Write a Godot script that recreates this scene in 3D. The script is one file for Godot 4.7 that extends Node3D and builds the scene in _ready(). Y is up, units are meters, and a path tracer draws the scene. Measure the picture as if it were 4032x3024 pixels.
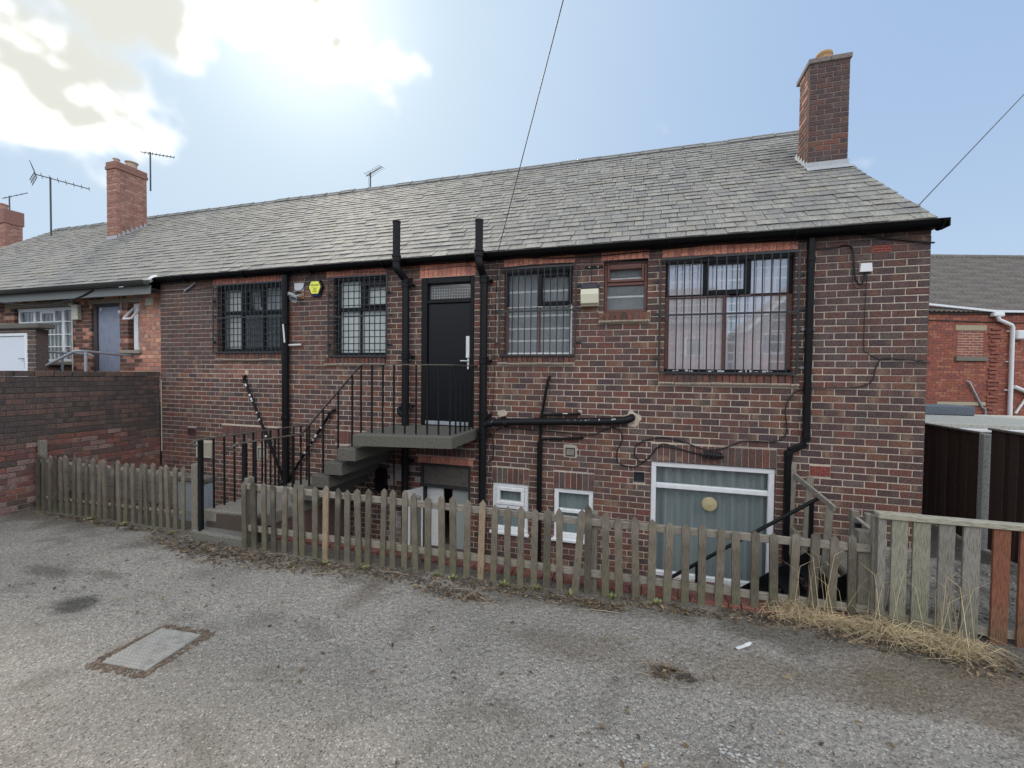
extends Node3D
# Rear of a brick building with a light well, concrete stair and picket fence.
# World: the rear wall is the plane z = 0 (x to the right, y up, metres); the car park lies at y = G.

const G := -0.29          # tarmac level
const WELL := -0.9        # floor of the light well
const YARD := 1.25        # neighbour's raised yard
const COURSE := 0.085
const PITCH := 0.228

var rng := RandomNumberGenerator.new()
var M := {}
var pools := {}
var unit_rod: CylinderMesh
var counts := {}

class MB:
	var v := PackedVector3Array()
	var n := PackedVector3Array()
	var c := PackedColorArray()
	var ix := PackedInt32Array()
	var col := Color(1, 1, 1)

	# a, b, c, d run counter-clockwise seen from outside
	func quad(a: Vector3, b: Vector3, cc: Vector3, d: Vector3) -> void:
		quadc(a, b, cc, d, col, col, col, col)

	func quadc(a: Vector3, b: Vector3, cc: Vector3, d: Vector3, ca: Color, cb: Color, c3: Color, cd: Color) -> void:
		var nn := (cc - a).cross(d - b).normalized()
		var k := v.size()
		v.append(a); v.append(b); v.append(cc); v.append(d)
		c.append(ca); c.append(cb); c.append(c3); c.append(cd)
		for i in 4: n.append(nn)
		ix.append_array([k, k + 2, k + 1, k, k + 3, k + 2])

	func tri(a: Vector3, b: Vector3, cc: Vector3) -> void:
		var nn := (b - a).cross(cc - a).normalized()
		var k := v.size()
		v.append(a); v.append(b); v.append(cc)
		for i in 3:
			n.append(nn)
			c.append(col)
		ix.append_array([k, k + 2, k + 1])

	func tris(a: Vector3, b: Vector3, cc: Vector3, na: Vector3, nb: Vector3, nc: Vector3) -> void:
		var k := v.size()
		v.append(a); v.append(b); v.append(cc)
		n.append(na); n.append(nb); n.append(nc)
		for i in 3: c.append(col)
		ix.append_array([k, k + 2, k + 1])

	func quadn(p: Array, q: Array) -> void:
		var k := v.size()
		for i in 4:
			v.append(p[i]); n.append(q[i]); c.append(col)
		ix.append_array([k, k + 2, k + 1, k, k + 3, k + 2])

	# box with chamfered edges
	func box(o: Vector3, s: Vector3, b := Basis(), bev := 0.0) -> void:
		var h := s * 0.5
		bev = minf(bev, minf(h.x, minf(h.y, h.z)) * 0.6)
		var ax := [b.x, b.y, b.z]
		var hh := [h.x, h.y, h.z]
		for i in 3:
			var j := (i + 1) % 3
			var k := (i + 2) % 3
			for sg in [1.0, -1.0]:
				var f: Vector3 = o + ax[i] * hh[i] * sg
				var p: Vector3 = ax[j] * (hh[j] - bev) * sg
				var q: Vector3 = ax[k] * (hh[k] - bev)
				quad(f - p - q, f + p - q, f + p + q, f - p + q)
		if bev <= 0.0:
			return
		for i in 3:
			var j := (i + 1) % 3
			var k := (i + 2) % 3
			for sj in [1.0, -1.0]:
				for sk in [1.0, -1.0]:
					var a: Vector3 = o + ax[j] * hh[j] * sj + ax[k] * (hh[k] - bev) * sk
					var d: Vector3 = o + ax[j] * (hh[j] - bev) * sj + ax[k] * hh[k] * sk
					var e: Vector3 = ax[i] * (hh[i] - bev)
					if sj * sk > 0.0:
						quad(a - e, d - e, d + e, a + e)
					else:
						quad(a + e, d + e, d - e, a - e)
		for sx in [1.0, -1.0]:
			for sy in [1.0, -1.0]:
				for sz in [1.0, -1.0]:
					var a: Vector3 = o + b.x * h.x * sx + b.y * (h.y - bev) * sy + b.z * (h.z - bev) * sz
					var d: Vector3 = o + b.x * (h.x - bev) * sx + b.y * h.y * sy + b.z * (h.z - bev) * sz
					var e: Vector3 = o + b.x * (h.x - bev) * sx + b.y * (h.y - bev) * sy + b.z * h.z * sz
					if sx * sy * sz > 0.0: tri(a, d, e)
					else: tri(a, e, d)

	# from min corner to max corner
	func bx(a: Vector3, d: Vector3, bev := 0.0) -> void:
		box((a + d) * 0.5, (d - a).abs(), Basis(), bev)

	# a bar of rectangular section from p to q
	func bar(p: Vector3, q: Vector3, w: float, t: float, up := Vector3.UP, bev := 0.0) -> void:
		var z := (q - p).normalized()
		var x := up.cross(z)
		if x.length() < 0.01: x = Vector3.RIGHT.cross(z)
		x = x.normalized()
		box((p + q) * 0.5, Vector3(w, t, p.distance_to(q)), Basis(x, z.cross(x), z), bev)

	func tube(pts: Array, r, segs := 10, caps := true) -> void:
		var m := pts.size()
		var rings := []
		var norms := []
		var side := Vector3.ZERO
		for i in m:
			var t: Vector3
			if i == 0: t = pts[1] - pts[0]
			elif i == m - 1: t = pts[m - 1] - pts[m - 2]
			else: t = (pts[i + 1] - pts[i]).normalized() + (pts[i] - pts[i - 1]).normalized()
			t = t.normalized()
			if i == 0:
				side = t.cross(Vector3(0.31, 0.9, 0.2))
				if side.length() < 0.05: side = t.cross(Vector3.RIGHT)
			side = (side - t * side.dot(t)).normalized()
			var up := t.cross(side)
			var rr: float = r[i] if r is Array else r
			var ring := []
			var nr := []
			for k in segs:
				var a := TAU * k / segs
				var d := side * cos(a) + up * sin(a)
				nr.append(d)
				ring.append(pts[i] + d * rr)
			rings.append(ring)
			norms.append(nr)
		for i in m - 1:
			for k in segs:
				var l := (k + 1) % segs
				quadn([rings[i][k], rings[i][l], rings[i + 1][l], rings[i + 1][k]], [norms[i][k], norms[i][l], norms[i + 1][l], norms[i + 1][k]])
		if caps:
			for k in segs:
				var l := (k + 1) % segs
				tri(pts[0], rings[0][l], rings[0][k])
				tri(pts[m - 1], rings[m - 1][k], rings[m - 1][l])

	# profile of [radius, height] turned round the axis b.y at o
	func lathe(o: Vector3, prof: Array, segs := 20, b := Basis()) -> void:
		for i in prof.size() - 1:
			var r0: float = prof[i][0]
			var y0: float = prof[i][1]
			var r1: float = prof[i + 1][0]
			var y1: float = prof[i + 1][1]
			var sl := Vector2(y1 - y0, r0 - r1).normalized()
			for k in segs:
				var a := TAU * k / segs
				var e := TAU * (k + 1) / segs
				var da := b.x * cos(a) - b.z * sin(a)
				var de := b.x * cos(e) - b.z * sin(e)
				var na := da * sl.x + b.y * sl.y
				var ne := de * sl.x + b.y * sl.y
				quadn([o + da * r0 + b.y * y0, o + de * r0 + b.y * y0, o + de * r1 + b.y * y1, o + da * r1 + b.y * y1], [na, ne, ne, na])

	# polygon in the plane of ex, ey (counter-clockwise seen from ez) drawn out from z0 to z1 along ez
	func prism(poly: PackedVector2Array, o: Vector3, ex: Vector3, ey: Vector3, ez: Vector3, z0: float, z1: float) -> void:
		var t := Geometry2D.triangulate_polygon(poly)
		for i in range(0, t.size(), 3):
			var p := []
			for j in 3: p.append(poly[t[i + j]])
			if (p[1] - p[0]).cross(p[2] - p[0]) < 0.0:
				var q = p[1]
				p[1] = p[2]
				p[2] = q
			var w := []
			for j in 3: w.append(o + ex * p[j].x + ey * p[j].y)
			tri(w[0] + ez * z1, w[1] + ez * z1, w[2] + ez * z1)
			tri(w[0] + ez * z0, w[2] + ez * z0, w[1] + ez * z0)
		for i in poly.size():
			var a := poly[i]
			var d := poly[(i + 1) % poly.size()]
			var pa := o + ex * a.x + ey * a.y
			var pd := o + ex * d.x + ey * d.y
			quad(pa + ez * z0, pd + ez * z0, pd + ez * z1, pa + ez * z1)

	# one brick: o is the lower left corner of its face, ez points out of the wall
	func brick(o: Vector3, ex: Vector3, ey: Vector3, ez: Vector3, l: float, h: float, dp: float, cols: Array, bev := 0.004) -> void:
		var m := cols.size() - 1
		var zb := -ez * bev
		var yb := ey * bev
		for i in m:
			var x0: float = bev + (l - 2.0 * bev) * i / m
			var x1: float = bev + (l - 2.0 * bev) * (i + 1) / m
			var a := o + ex * x0 + yb
			var b := o + ex * x1 + yb
			var e := ey * (h - 2.0 * bev)
			quadc(a, b, b + e, a + e, cols[i], cols[i + 1], cols[i + 1], cols[i])
			quadc(a - yb + zb, b - yb + zb, b, a, cols[i], cols[i + 1], cols[i + 1], cols[i])
			quadc(a + e, b + e, b + e + yb + zb, a + e + yb + zb, cols[i], cols[i + 1], cols[i + 1], cols[i])
		var xb := ex * bev
		var f0: Color = cols[0]
		var f1: Color = cols[m]
		var p := o + zb
		quadc(p + ey * h, p, o + xb + yb, o + xb + ey * (h - bev), f0, f0, f0, f0)
		var q := o + ex * l + zb
		quadc(q, q + ey * h, q - zb - xb + ey * (h - bev), q - zb - xb + yb, f1, f1, f1, f1)
		var back := -ez * (dp - bev)
		quadc(p + back, p, p + ey * h, p + ey * h + back, f0, f0, f0, f0)
		quadc(q, q + back, q + ey * h + back, q + ey * h, f1, f1, f1, f1)
		quadc(p + back, q + back, q, p, f0, f1, f1, f0)
		quadc(p + ey * h, q + ey * h, q + ey * h + back, p + ey * h + back, f0, f1, f1, f0)

	func mesh() -> ArrayMesh:
		var a := []
		a.resize(Mesh.ARRAY_MAX)
		a[Mesh.ARRAY_VERTEX] = v
		a[Mesh.ARRAY_NORMAL] = n
		a[Mesh.ARRAY_COLOR] = c
		a[Mesh.ARRAY_INDEX] = ix
		var m := ArrayMesh.new()
		m.add_surface_from_arrays(Mesh.PRIMITIVE_TRIANGLES, a)
		return m


# ---------------------------------------------------------------- objects
func numbered(called: String) -> String:
	var k: int = counts.get(called, 0)
	counts[called] = k + 1
	return called if k == 0 else "%s_%03d" % [called, k]

func tag(o: Node, label: String, category: String, group := "", kind := "") -> Node:
	if label: o.set_meta("label", label)
	if category: o.set_meta("category", category)
	if group: o.set_meta("group", group)
	if kind: o.set_meta("kind", kind)
	return o

func thing(called: String, label: String, category: String, at := Vector3.ZERO, group := "") -> Node3D:
	var o := Node3D.new()
	o.name = numbered(called)
	add_child(o)
	o.position = at
	tag(o, label, category, group)
	return o

func inst(parent: Node, called: String, mesh: Mesh, mat: Material, xf := Transform3D()) -> MeshInstance3D:
	var o := MeshInstance3D.new()
	o.name = numbered(called) if parent == self else called
	o.mesh = mesh
	o.material_override = mat
	parent.add_child(o, true)
	o.transform = xf
	return o

# commits a builder whose points are in world axes under a parent that may be moved
func put(parent: Node, called: String, b: MB, mat: Material) -> MeshInstance3D:
	var o := inst(parent, called, b.mesh(), mat)
	if parent != self:
		o.transform = (parent as Node3D).global_transform.affine_inverse()
	return o

func rod(parent: Node, called: String, a: Vector3, b: Vector3, r: float, mat: Material) -> MeshInstance3D:
	var y := b - a
	var x := y.cross(Vector3(0.3, 0.2, 0.9))
	if x.length() < 0.001: x = y.cross(Vector3.RIGHT)
	x = x.normalized()
	var z := x.cross(y).normalized()
	var xf := Transform3D(Basis(x * r, y, z * r), (a + b) * 0.5)
	var o := inst(parent, called, unit_rod, mat)
	if parent != self: xf = (parent as Node3D).global_transform.affine_inverse() * xf
	o.transform = xf
	return o

func boxn(parent: Node, called: String, a: Vector3, d: Vector3, mat: Material, bev := 0.0, col := Color.WHITE) -> MeshInstance3D:
	var b := MB.new()
	b.col = col
	b.bx(a, d, bev)
	return put(parent, called, b, mat)

func barn(parent: Node, called: String, p: Vector3, q: Vector3, w: float, t: float, mat: Material, up := Vector3.UP, bev := 0.0, col := Color.WHITE) -> MeshInstance3D:
	var b := MB.new()
	b.col = col
	b.bar(p, q, w, t, up, bev)
	return put(parent, called, b, mat)

func tuben(parent: Node, called: String, pts: Array, r, mat: Material, segs := 10) -> MeshInstance3D:
	var b := MB.new()
	b.tube(pts, r, segs)
	return put(parent, called, b, mat)

# a smooth path through points
func smooth(pts: Array, step := 5) -> Array:
	var out := []
	for i in pts.size() - 1:
		var p0: Vector3 = pts[maxi(i - 1, 0)]
		var p1: Vector3 = pts[i]
		var p2: Vector3 = pts[i + 1]
		var p3: Vector3 = pts[mini(i + 2, pts.size() - 1)]
		for k in step:
			out.append(p1.cubic_interpolate(p2, p0, p3, float(k) / step))
	out.append(pts[pts.size() - 1])
	return out

# points on the rear wall, z in front of it
func wall_path(xy: Array, z: float) -> Array:
	var out := []
	for p in xy: out.append(Vector3(p[0], p[1], z))
	return out


# ---------------------------------------------------------------- materials
func noise_tex(seed_: int, freq: float, lo: float, hi: float, oct := 4, size := 512, bias := 0.5, normal := false) -> NoiseTexture2D:
	var f := FastNoiseLite.new()
	f.seed = seed_
	f.noise_type = FastNoiseLite.TYPE_SIMPLEX_SMOOTH
	f.frequency = freq
	f.fractal_octaves = oct
	f.fractal_gain = 0.6
	var t := NoiseTexture2D.new()
	t.width = size
	t.height = size
	t.seamless = true
	t.noise = f
	if normal:
		t.as_normal_map = true
		t.bump_strength = hi
		return t
	var gr := Gradient.new()
	var a := Color(lo, lo, lo).linear_to_srgb()
	var m := (lo + hi) * 0.5
	gr.offsets = PackedFloat32Array([0.0, bias, 1.0])
	gr.colors = PackedColorArray([a, Color(m, m, m).linear_to_srgb(), Color(hi, hi, hi).linear_to_srgb()])
	t.color_ramp = gr
	return t

func mat(albedo: Color, rough: float, tex: Texture2D = null, scale := Vector3.ONE, vcol := false, world := true) -> StandardMaterial3D:
	var m := StandardMaterial3D.new()
	m.albedo_color = albedo.linear_to_srgb()
	m.roughness = rough
	m.vertex_color_use_as_albedo = vcol
	if tex:
		m.albedo_texture = tex
		m.uv1_triplanar = true
		m.uv1_world_triplanar = world
		m.uv1_scale = scale
	return m

func bumped(m: StandardMaterial3D, tex: Texture2D, amount: float) -> StandardMaterial3D:
	m.normal_enabled = true
	m.normal_texture = tex
	m.normal_scale = amount
	return m

func lin(r: float, g: float, b: float) -> Color:
	return Color(r, g, b)

# worn stone grain: many small light and dark specks
func speckle_tex(size: int, seed_: int) -> ImageTexture:
	var r := RandomNumberGenerator.new()
	r.seed = seed_
	var f := FastNoiseLite.new()
	f.seed = seed_
	f.frequency = 0.05
	f.fractal_octaves = 3
	var base := f.get_seamless_image(size, size)
	var g := PackedFloat32Array()
	g.resize(size * size)
	for i in size * size:
		g[i] = 0.5 + 0.2 * r.randf()
	for k in size * size / 14:
		var x := r.randi() % size
		var y := r.randi() % size
		var q := r.randf()
		var s := 1 + int(r.randf() * 3.2)
		var t := 1 + int(r.randf() * 3.0)
		var val := 0.16 + 0.3 * r.randf() if q < 0.5 else 0.75 + 0.45 * r.randf()
		if q > 0.965: val = 1.6 + r.randf() * 0.6
		for dy in t:
			for dx in s:
				g[((y + dy) % size) * size + (x + dx) % size] = val * (0.9 + 0.2 * r.randf())
	var im := Image.create(size, size, false, Image.FORMAT_RGB8)
	for y in size:
		for x in size:
			var w := g[y * size + x] * (0.82 + 0.36 * base.get_pixel(x, y).r) * 0.82
			im.set_pixel(x, y, Color(w, w * 0.985, w * 0.965).linear_to_srgb())
	return ImageTexture.create_from_image(im)

func make_materials() -> void:
	unit_rod = CylinderMesh.new()
	unit_rod.top_radius = 1.0
	unit_rod.bottom_radius = 1.0
	unit_rod.height = 1.0
	unit_rod.radial_segments = 10
	unit_rod.rings = 0
	var fine := noise_tex(3, 0.03, 0.25, 1.6, 5)
	var coarse := noise_tex(5, 0.012, 0.6, 1.3, 5)
	var bump := noise_tex(7, 0.05, 0.0, 5.0, 4, 512, 0.5, true)
	var streak := noise_tex(11, 0.03, 0.25, 1.55, 6)
	M.brick = bumped(mat(lin(1, 1, 1), 0.9, fine, Vector3(2.3, 2.3, 2.3), true), bump, 0.5)
	M.mortar = bumped(mat(lin(1, 1, 1), 0.97, fine, Vector3(4.1, 4.1, 4.1), true), bump, 0.7)
	M.slate = bumped(mat(lin(1, 1, 1), 0.8, fine, Vector3(1.9, 1.9, 1.9), true), bump, 0.35)
	M.wood_v = bumped(mat(lin(1, 1, 1), 0.93, streak, Vector3(9.0, 0.55, 9.0), true), bump, 0.4)
	M.wood_h = bumped(mat(lin(1, 1, 1), 0.93, streak, Vector3(0.55, 9.0, 9.0), true), bump, 0.4)
	M.wood_z = bumped(mat(lin(1, 1, 1), 0.93, streak, Vector3(9.0, 9.0, 0.55), true), bump, 0.4)
	M.black = bumped(mat(lin(0.008, 0.0085, 0.01), 0.38, noise_tex(13, 0.03, 0.6, 1.7, 4), Vector3(3, 3, 3)), bump, 0.25)
	M.gloss_black = mat(lin(0.006, 0.0065, 0.009), 0.3)
	M.gloss_black.metallic_specular = 0.35
	M.black.metallic_specular = 0.3
	M.iron = bumped(mat(lin(0.011, 0.0115, 0.013), 0.45, noise_tex(17, 0.04, 0.5, 1.9, 4), Vector3(5, 5, 5)), bump, 0.35)
	M.iron.metallic_specular = 0.3
	M.grille = mat(lin(0.022, 0.025, 0.03), 0.45, noise_tex(19, 0.04, 0.6, 1.6, 3), Vector3(4, 4, 4))
	M.chip = mat(lin(0.62, 0.63, 0.65), 0.7)
	M.concrete = bumped(mat(lin(1, 1, 1), 0.95, noise_tex(23, 0.022, 0.4, 1.55, 6), Vector3(2.6, 2.6, 2.6), true), bump, 1.0)
	M.upvc = mat(lin(0.78, 0.8, 0.83), 0.28, noise_tex(29, 0.01, 0.88, 1.04, 3), Vector3(1.3, 1.3, 1.3))
	M.white = mat(lin(0.7, 0.71, 0.72), 0.5, noise_tex(31, 0.02, 0.82, 1.1, 4), Vector3(2, 2, 2))
	M.cream = mat(lin(0.62, 0.58, 0.45), 0.5, coarse, Vector3(2, 2, 2))
	M.cream.albedo_color = lin(0.6, 0.58, 0.48).linear_to_srgb()
	M.redwood = mat(lin(0.15, 0.06, 0.045), 0.5, streak, Vector3(2, 2, 2))
	M.lead = mat(lin(0.42, 0.44, 0.47), 0.55, coarse, Vector3(4, 4, 4))
	M.galv = mat(lin(0.33, 0.36, 0.4), 0.45, coarse, Vector3(3, 3, 3))
	M.pot = mat(lin(0.5, 0.3, 0.15), 0.85, fine, Vector3(4, 4, 4))
	M.plain = mat(lin(1, 1, 1), 0.85, coarse, Vector3(1.2, 1.2, 1.2), true)
	M.smooth = mat(lin(1, 1, 1), 0.5, null, Vector3.ONE, true)
	M.cable = mat(lin(0.012, 0.012, 0.014), 0.5)
	M.wire = mat(lin(0.05, 0.055, 0.065), 0.5)
	M.leaf = mat(lin(1, 1, 1), 0.8, null, Vector3.ONE, true)
	M.leaf.backlight_enabled = true
	M.leaf.backlight = Color(0.25, 0.25, 0.2)
	M.straw = mat(lin(1, 1, 1), 0.75, null, Vector3.ONE, true)
	M.tarmac = bumped(mat(lin(1, 1, 1), 0.93, speckle_tex(1024, 41), Vector3(0.3, 0.3, 0.3), true), noise_tex(43, 0.11, 0.0, 6.0, 3, 512, 0.5, true), 0.5)
	# glass
	M.glass = StandardMaterial3D.new()
	M.glass.transparency = BaseMaterial3D.TRANSPARENCY_ALPHA
	M.glass.albedo_color = Color(0.8, 0.85, 0.88, 0.08)
	M.glass.roughness = 0.03
	M.glass.metallic_specular = 0.6
	M.film = StandardMaterial3D.new()       # privacy film: half a mirror
	M.film.transparency = BaseMaterial3D.TRANSPARENCY_ALPHA
	M.film.albedo_color = Color(0.93, 0.94, 0.97, 0.1)
	M.film.roughness = 0.02
	M.film.metallic = 0.5
	M.obscure = StandardMaterial3D.new()    # patterned glass
	M.obscure.transparency = BaseMaterial3D.TRANSPARENCY_ALPHA
	M.obscure.albedo_color = Color(0.6, 0.66, 0.7, 0.22)
	M.obscure.roughness = 0.2
	M.obscure.metallic_specular = 0.6
	M.obscure.uv1_triplanar = true
	M.obscure.uv1_world_triplanar = true
	M.obscure.uv1_scale = Vector3(3.2, 5.0, 3.2)
	bumped(M.obscure, noise_tex(47, 0.03, 0.0, 14.0, 2, 512, 0.5, true), 1.0)
	make_pools()

# brick colours: each entry of a pool is one brick's colours along its face
func make_pools() -> void:
	rng.seed = 77
	var dark := lin(0.098, 0.067, 0.069)
	var purple := lin(0.122, 0.074, 0.07)
	var brown := lin(0.15, 0.078, 0.066)
	var red := lin(0.185, 0.078, 0.061)
	var grey := lin(0.132, 0.098, 0.088)
	var tan := lin(0.27, 0.178, 0.125)
	var rust := lin(0.195, 0.098, 0.069)
	pool("mix", [dark, purple, purple, brown, brown, red, grey, brown, rust], [tan, tan, rust, grey, dark, dark], 0.62, 30)
	pool("dark", [dark, dark, purple, purple, dark, brown, grey], [brown, grey, rust, purple], 0.45, 20)
	pool("red", [red, brown, red, rust, purple], [tan, dark, grey], 0.35, 16)
	pool("patch", [lin(0.263, 0.132, 0.101), lin(0.223, 0.112, 0.091), lin(0.304, 0.142, 0.101)], [grey, tan], 0.3, 10)
	pool("orange", [lin(0.749, 0.302, 0.211), lin(0.814, 0.342, 0.236), lin(0.684, 0.261, 0.196), lin(0.587, 0.244, 0.196)], [lin(0.848, 0.391, 0.278), red], 0.3, 10)
	pool("soldier", [brown, purple, grey, brown, red], [dark, tan], 0.4, 14)
	pool("lime", [lin(0.36, 0.33, 0.33), lin(0.3, 0.25, 0.24), lin(0.42, 0.4, 0.4)], [lin(0.6, 0.6, 0.63), brown], 0.6, 10)
	pool("soot", [lin(0.087, 0.071, 0.068), lin(0.104, 0.080, 0.074), lin(0.139, 0.097, 0.087), lin(0.117, 0.087, 0.082), lin(0.182, 0.113, 0.095)], [lin(0.078, 0.069, 0.068), lin(0.174, 0.122, 0.104)], 0.4, 20)
	pool("sootred", [lin(0.221, 0.097, 0.080), lin(0.177, 0.088, 0.075), lin(0.256, 0.111, 0.086), lin(0.141, 0.088, 0.080), lin(0.292, 0.194, 0.168)], [lin(0.124, 0.088, 0.080), lin(0.318, 0.230, 0.194)], 0.45, 20)
	pool("house", [lin(0.564, 0.255, 0.181), lin(0.632, 0.316, 0.222), lin(0.444, 0.215, 0.168), lin(0.699, 0.376, 0.255), lin(0.376, 0.215, 0.188)], [lin(0.739, 0.457, 0.336), lin(0.336, 0.188, 0.161)], 0.4, 20)
	pool("chim", [lin(0.414, 0.207, 0.160), lin(0.362, 0.176, 0.140), lin(0.455, 0.239, 0.186)], [lin(0.248, 0.145, 0.124), lin(0.517, 0.310, 0.248)], 0.4, 12)
	pool("far", [lin(0.354, 0.118, 0.081), lin(0.387, 0.134, 0.084), lin(0.311, 0.101, 0.076), lin(0.252, 0.093, 0.076), lin(0.421, 0.168, 0.110)], [lin(0.185, 0.084, 0.076), lin(0.462, 0.218, 0.143)], 0.35, 16)
	pool("coping", [lin(0.253, 0.097, 0.073), lin(0.283, 0.121, 0.090), lin(0.217, 0.090, 0.073)], [lin(0.150, 0.078, 0.066), lin(0.302, 0.169, 0.133)], 0.5, 10)

func pool(name_: String, bases: Array, spots: Array, chance: float, count: int) -> void:
	var out := []
	for k in count:
		var base: Color = bases[k % bases.size()]
		var t := rng.randf_range(0.86, 1.14)
		base = Color(base.r * t, base.g * t, base.b * t)
		var cols := []
		for i in 6:
			var w := rng.randf_range(0.9, 1.1)
			cols.append(Color(base.r * w, base.g * w, base.b * w))
		if rng.randf() < chance:
			var sp: Color = spots[rng.randi() % spots.size()]
			var at := rng.randf_range(-0.5, 5.5)
			var wide := rng.randf_range(0.7, 1.9)
			for i in 6:
				var s := clampf(1.15 - absf(i - at) / wide, 0.0, 1.0) * rng.randf_range(0.7, 1.0)
				cols[i] = (cols[i] as Color).lerp(sp, s)
		var b := MB.new()
		b.brick(Vector3.ZERO, Vector3.RIGHT, Vector3.UP, Vector3.BACK, 0.216, 0.073, 0.1, cols)
		out.append({"cols": cols, "mesh": b.mesh()})
	pools[name_] = out


# ---------------------------------------------------------------- brickwork
const EYE := Vector3(0.0, 1.9, 6.08)

# lays a face of stretcher bond; part is the wall the bricks belong to
func lay(part: Node3D, d: Dictionary) -> void:
	var o: Vector3 = d.o
	var ex: Vector3 = d.ex
	var ez: Vector3 = d.ez
	var ey := Vector3.UP
	var w: float = d.w
	var course: float = d.get("course", COURSE)
	var pitch: float = d.get("pitch", PITCH)
	var jy: float = d.get("joint", d.y0)
	var holes: Array = d.get("holes", [])
	var solids: Array = d.get("solids", [])
	var rects := holes + solids
	var pool_of: Callable = d.pool_of
	var gap: float = d.get("gap", 0.012)
	var clip = d.get("clip")
	var list := []
	var k0 := int(floor((d.y0 - jy) / course)) - 1
	var k1 := int(ceil((d.y1 - jy) / course)) + 1
	for k in range(k0, k1):
		var ra: float = maxf(jy + k * course, d.y0) + gap * 0.5
		var rb: float = minf(jy + (k + 1) * course, d.y1) - gap * 0.5
		if rb - ra < 0.02: continue
		var xl := 0.0
		var xr := w
		if clip:
			var cc: Array = clip.call((ra + rb) * 0.5)
			xl = cc[0]
			xr = cc[1]
			if xr - xl < 0.05: continue
		var cuts := [xl, xr]
		for r in rects:
			if r[1] < rb and r[3] > ra:
				for x in [r[0], r[2]]:
					if x > xl and x < xr: cuts.append(x)
		cuts.sort()
		var segs := []
		for i in cuts.size() - 1:
			var a: float = cuts[i]
			var b: float = cuts[i + 1]
			if b - a < 0.004: continue
			var mid := (a + b) * 0.5
			var ya := ra
			var yb := rb
			for r in rects:
				if r[0] < mid and r[2] > mid and r[1] < yb and r[3] > ya:
					if r[1] <= ya + 0.001 and r[3] >= yb - 0.001: yb = ya
					elif r[1] <= ya + 0.015: ya = r[3] + gap * 0.5
					else: yb = r[1] - gap * 0.5
			if yb - ya < 0.018: continue
			if segs.size() and absf(segs[-1][1] - a) < 0.001 and absf(segs[-1][2] - ya) < 0.002 and absf(segs[-1][3] - yb) < 0.002:
				segs[-1][1] = b
			else:
				segs.append([a, b, ya, yb])
		var ph: float = d.get("phase", 0.0) + (pitch * 0.5 if posmod(k, 2) == 1 else 0.0) + rng.randf_range(-0.012, 0.012)
		for s in segs:
			if s[1] - s[0] < 0.03: continue
			var js := [s[0]]
			var x: float = ph + ceil((s[0] + 0.05 - ph) / pitch) * pitch
			while x < s[1] - 0.05:
				js.append(x + rng.randf_range(-0.005, 0.005))
				x += pitch
			js.append(s[1])
			for i in js.size() - 1:
				var a: float = js[i] + (gap * 0.5 if i > 0 else 0.002)
				var b: float = js[i + 1] - (gap * 0.5 if i < js.size() - 2 else 0.002)
				list.append([a, s[2] + rng.randf_range(-0.0015, 0.0015), b - a, s[3] - s[2]])
	var lum: int = d.get("most", 300)
	for e in list:
		var p: Vector3 = o + ex * (e[0] + e[2] * 0.5) + ey * e[1]
		e.append(p.distance_to(EYE) / maxf(e[2], 0.02))
	list.sort_custom(func(p, q): return p[4] < q[4])
	var rest := MB.new()
	var dp: float = d.get("depth", 0.1)
	for i in list.size():
		var e: Array = list[i]
		var at: Vector3 = o + ex * e[0] + ey * e[1] + ez * rng.randf_range(-0.002, 0.0025)
		var pl: Array = pools[pool_of.call(e[0] + e[2] * 0.5, e[1])]
		var pick: Dictionary = pl[rng.randi() % pl.size()]
		if i < lum:
			var xf := Transform3D(Basis(ex * (e[2] / 0.216), ey * (e[3] / 0.073), ez), at)
			inst(part, "brick", pick.mesh, M.brick, part.global_transform.affine_inverse() * xf)
		else:
			rest.brick(at, ex, ey, ez, e[2], e[3], dp, pick.cols)
	if rest.v.size():
		put(part, "brickwork", rest, M.brick).set_meta("kind", "stuff")

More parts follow.
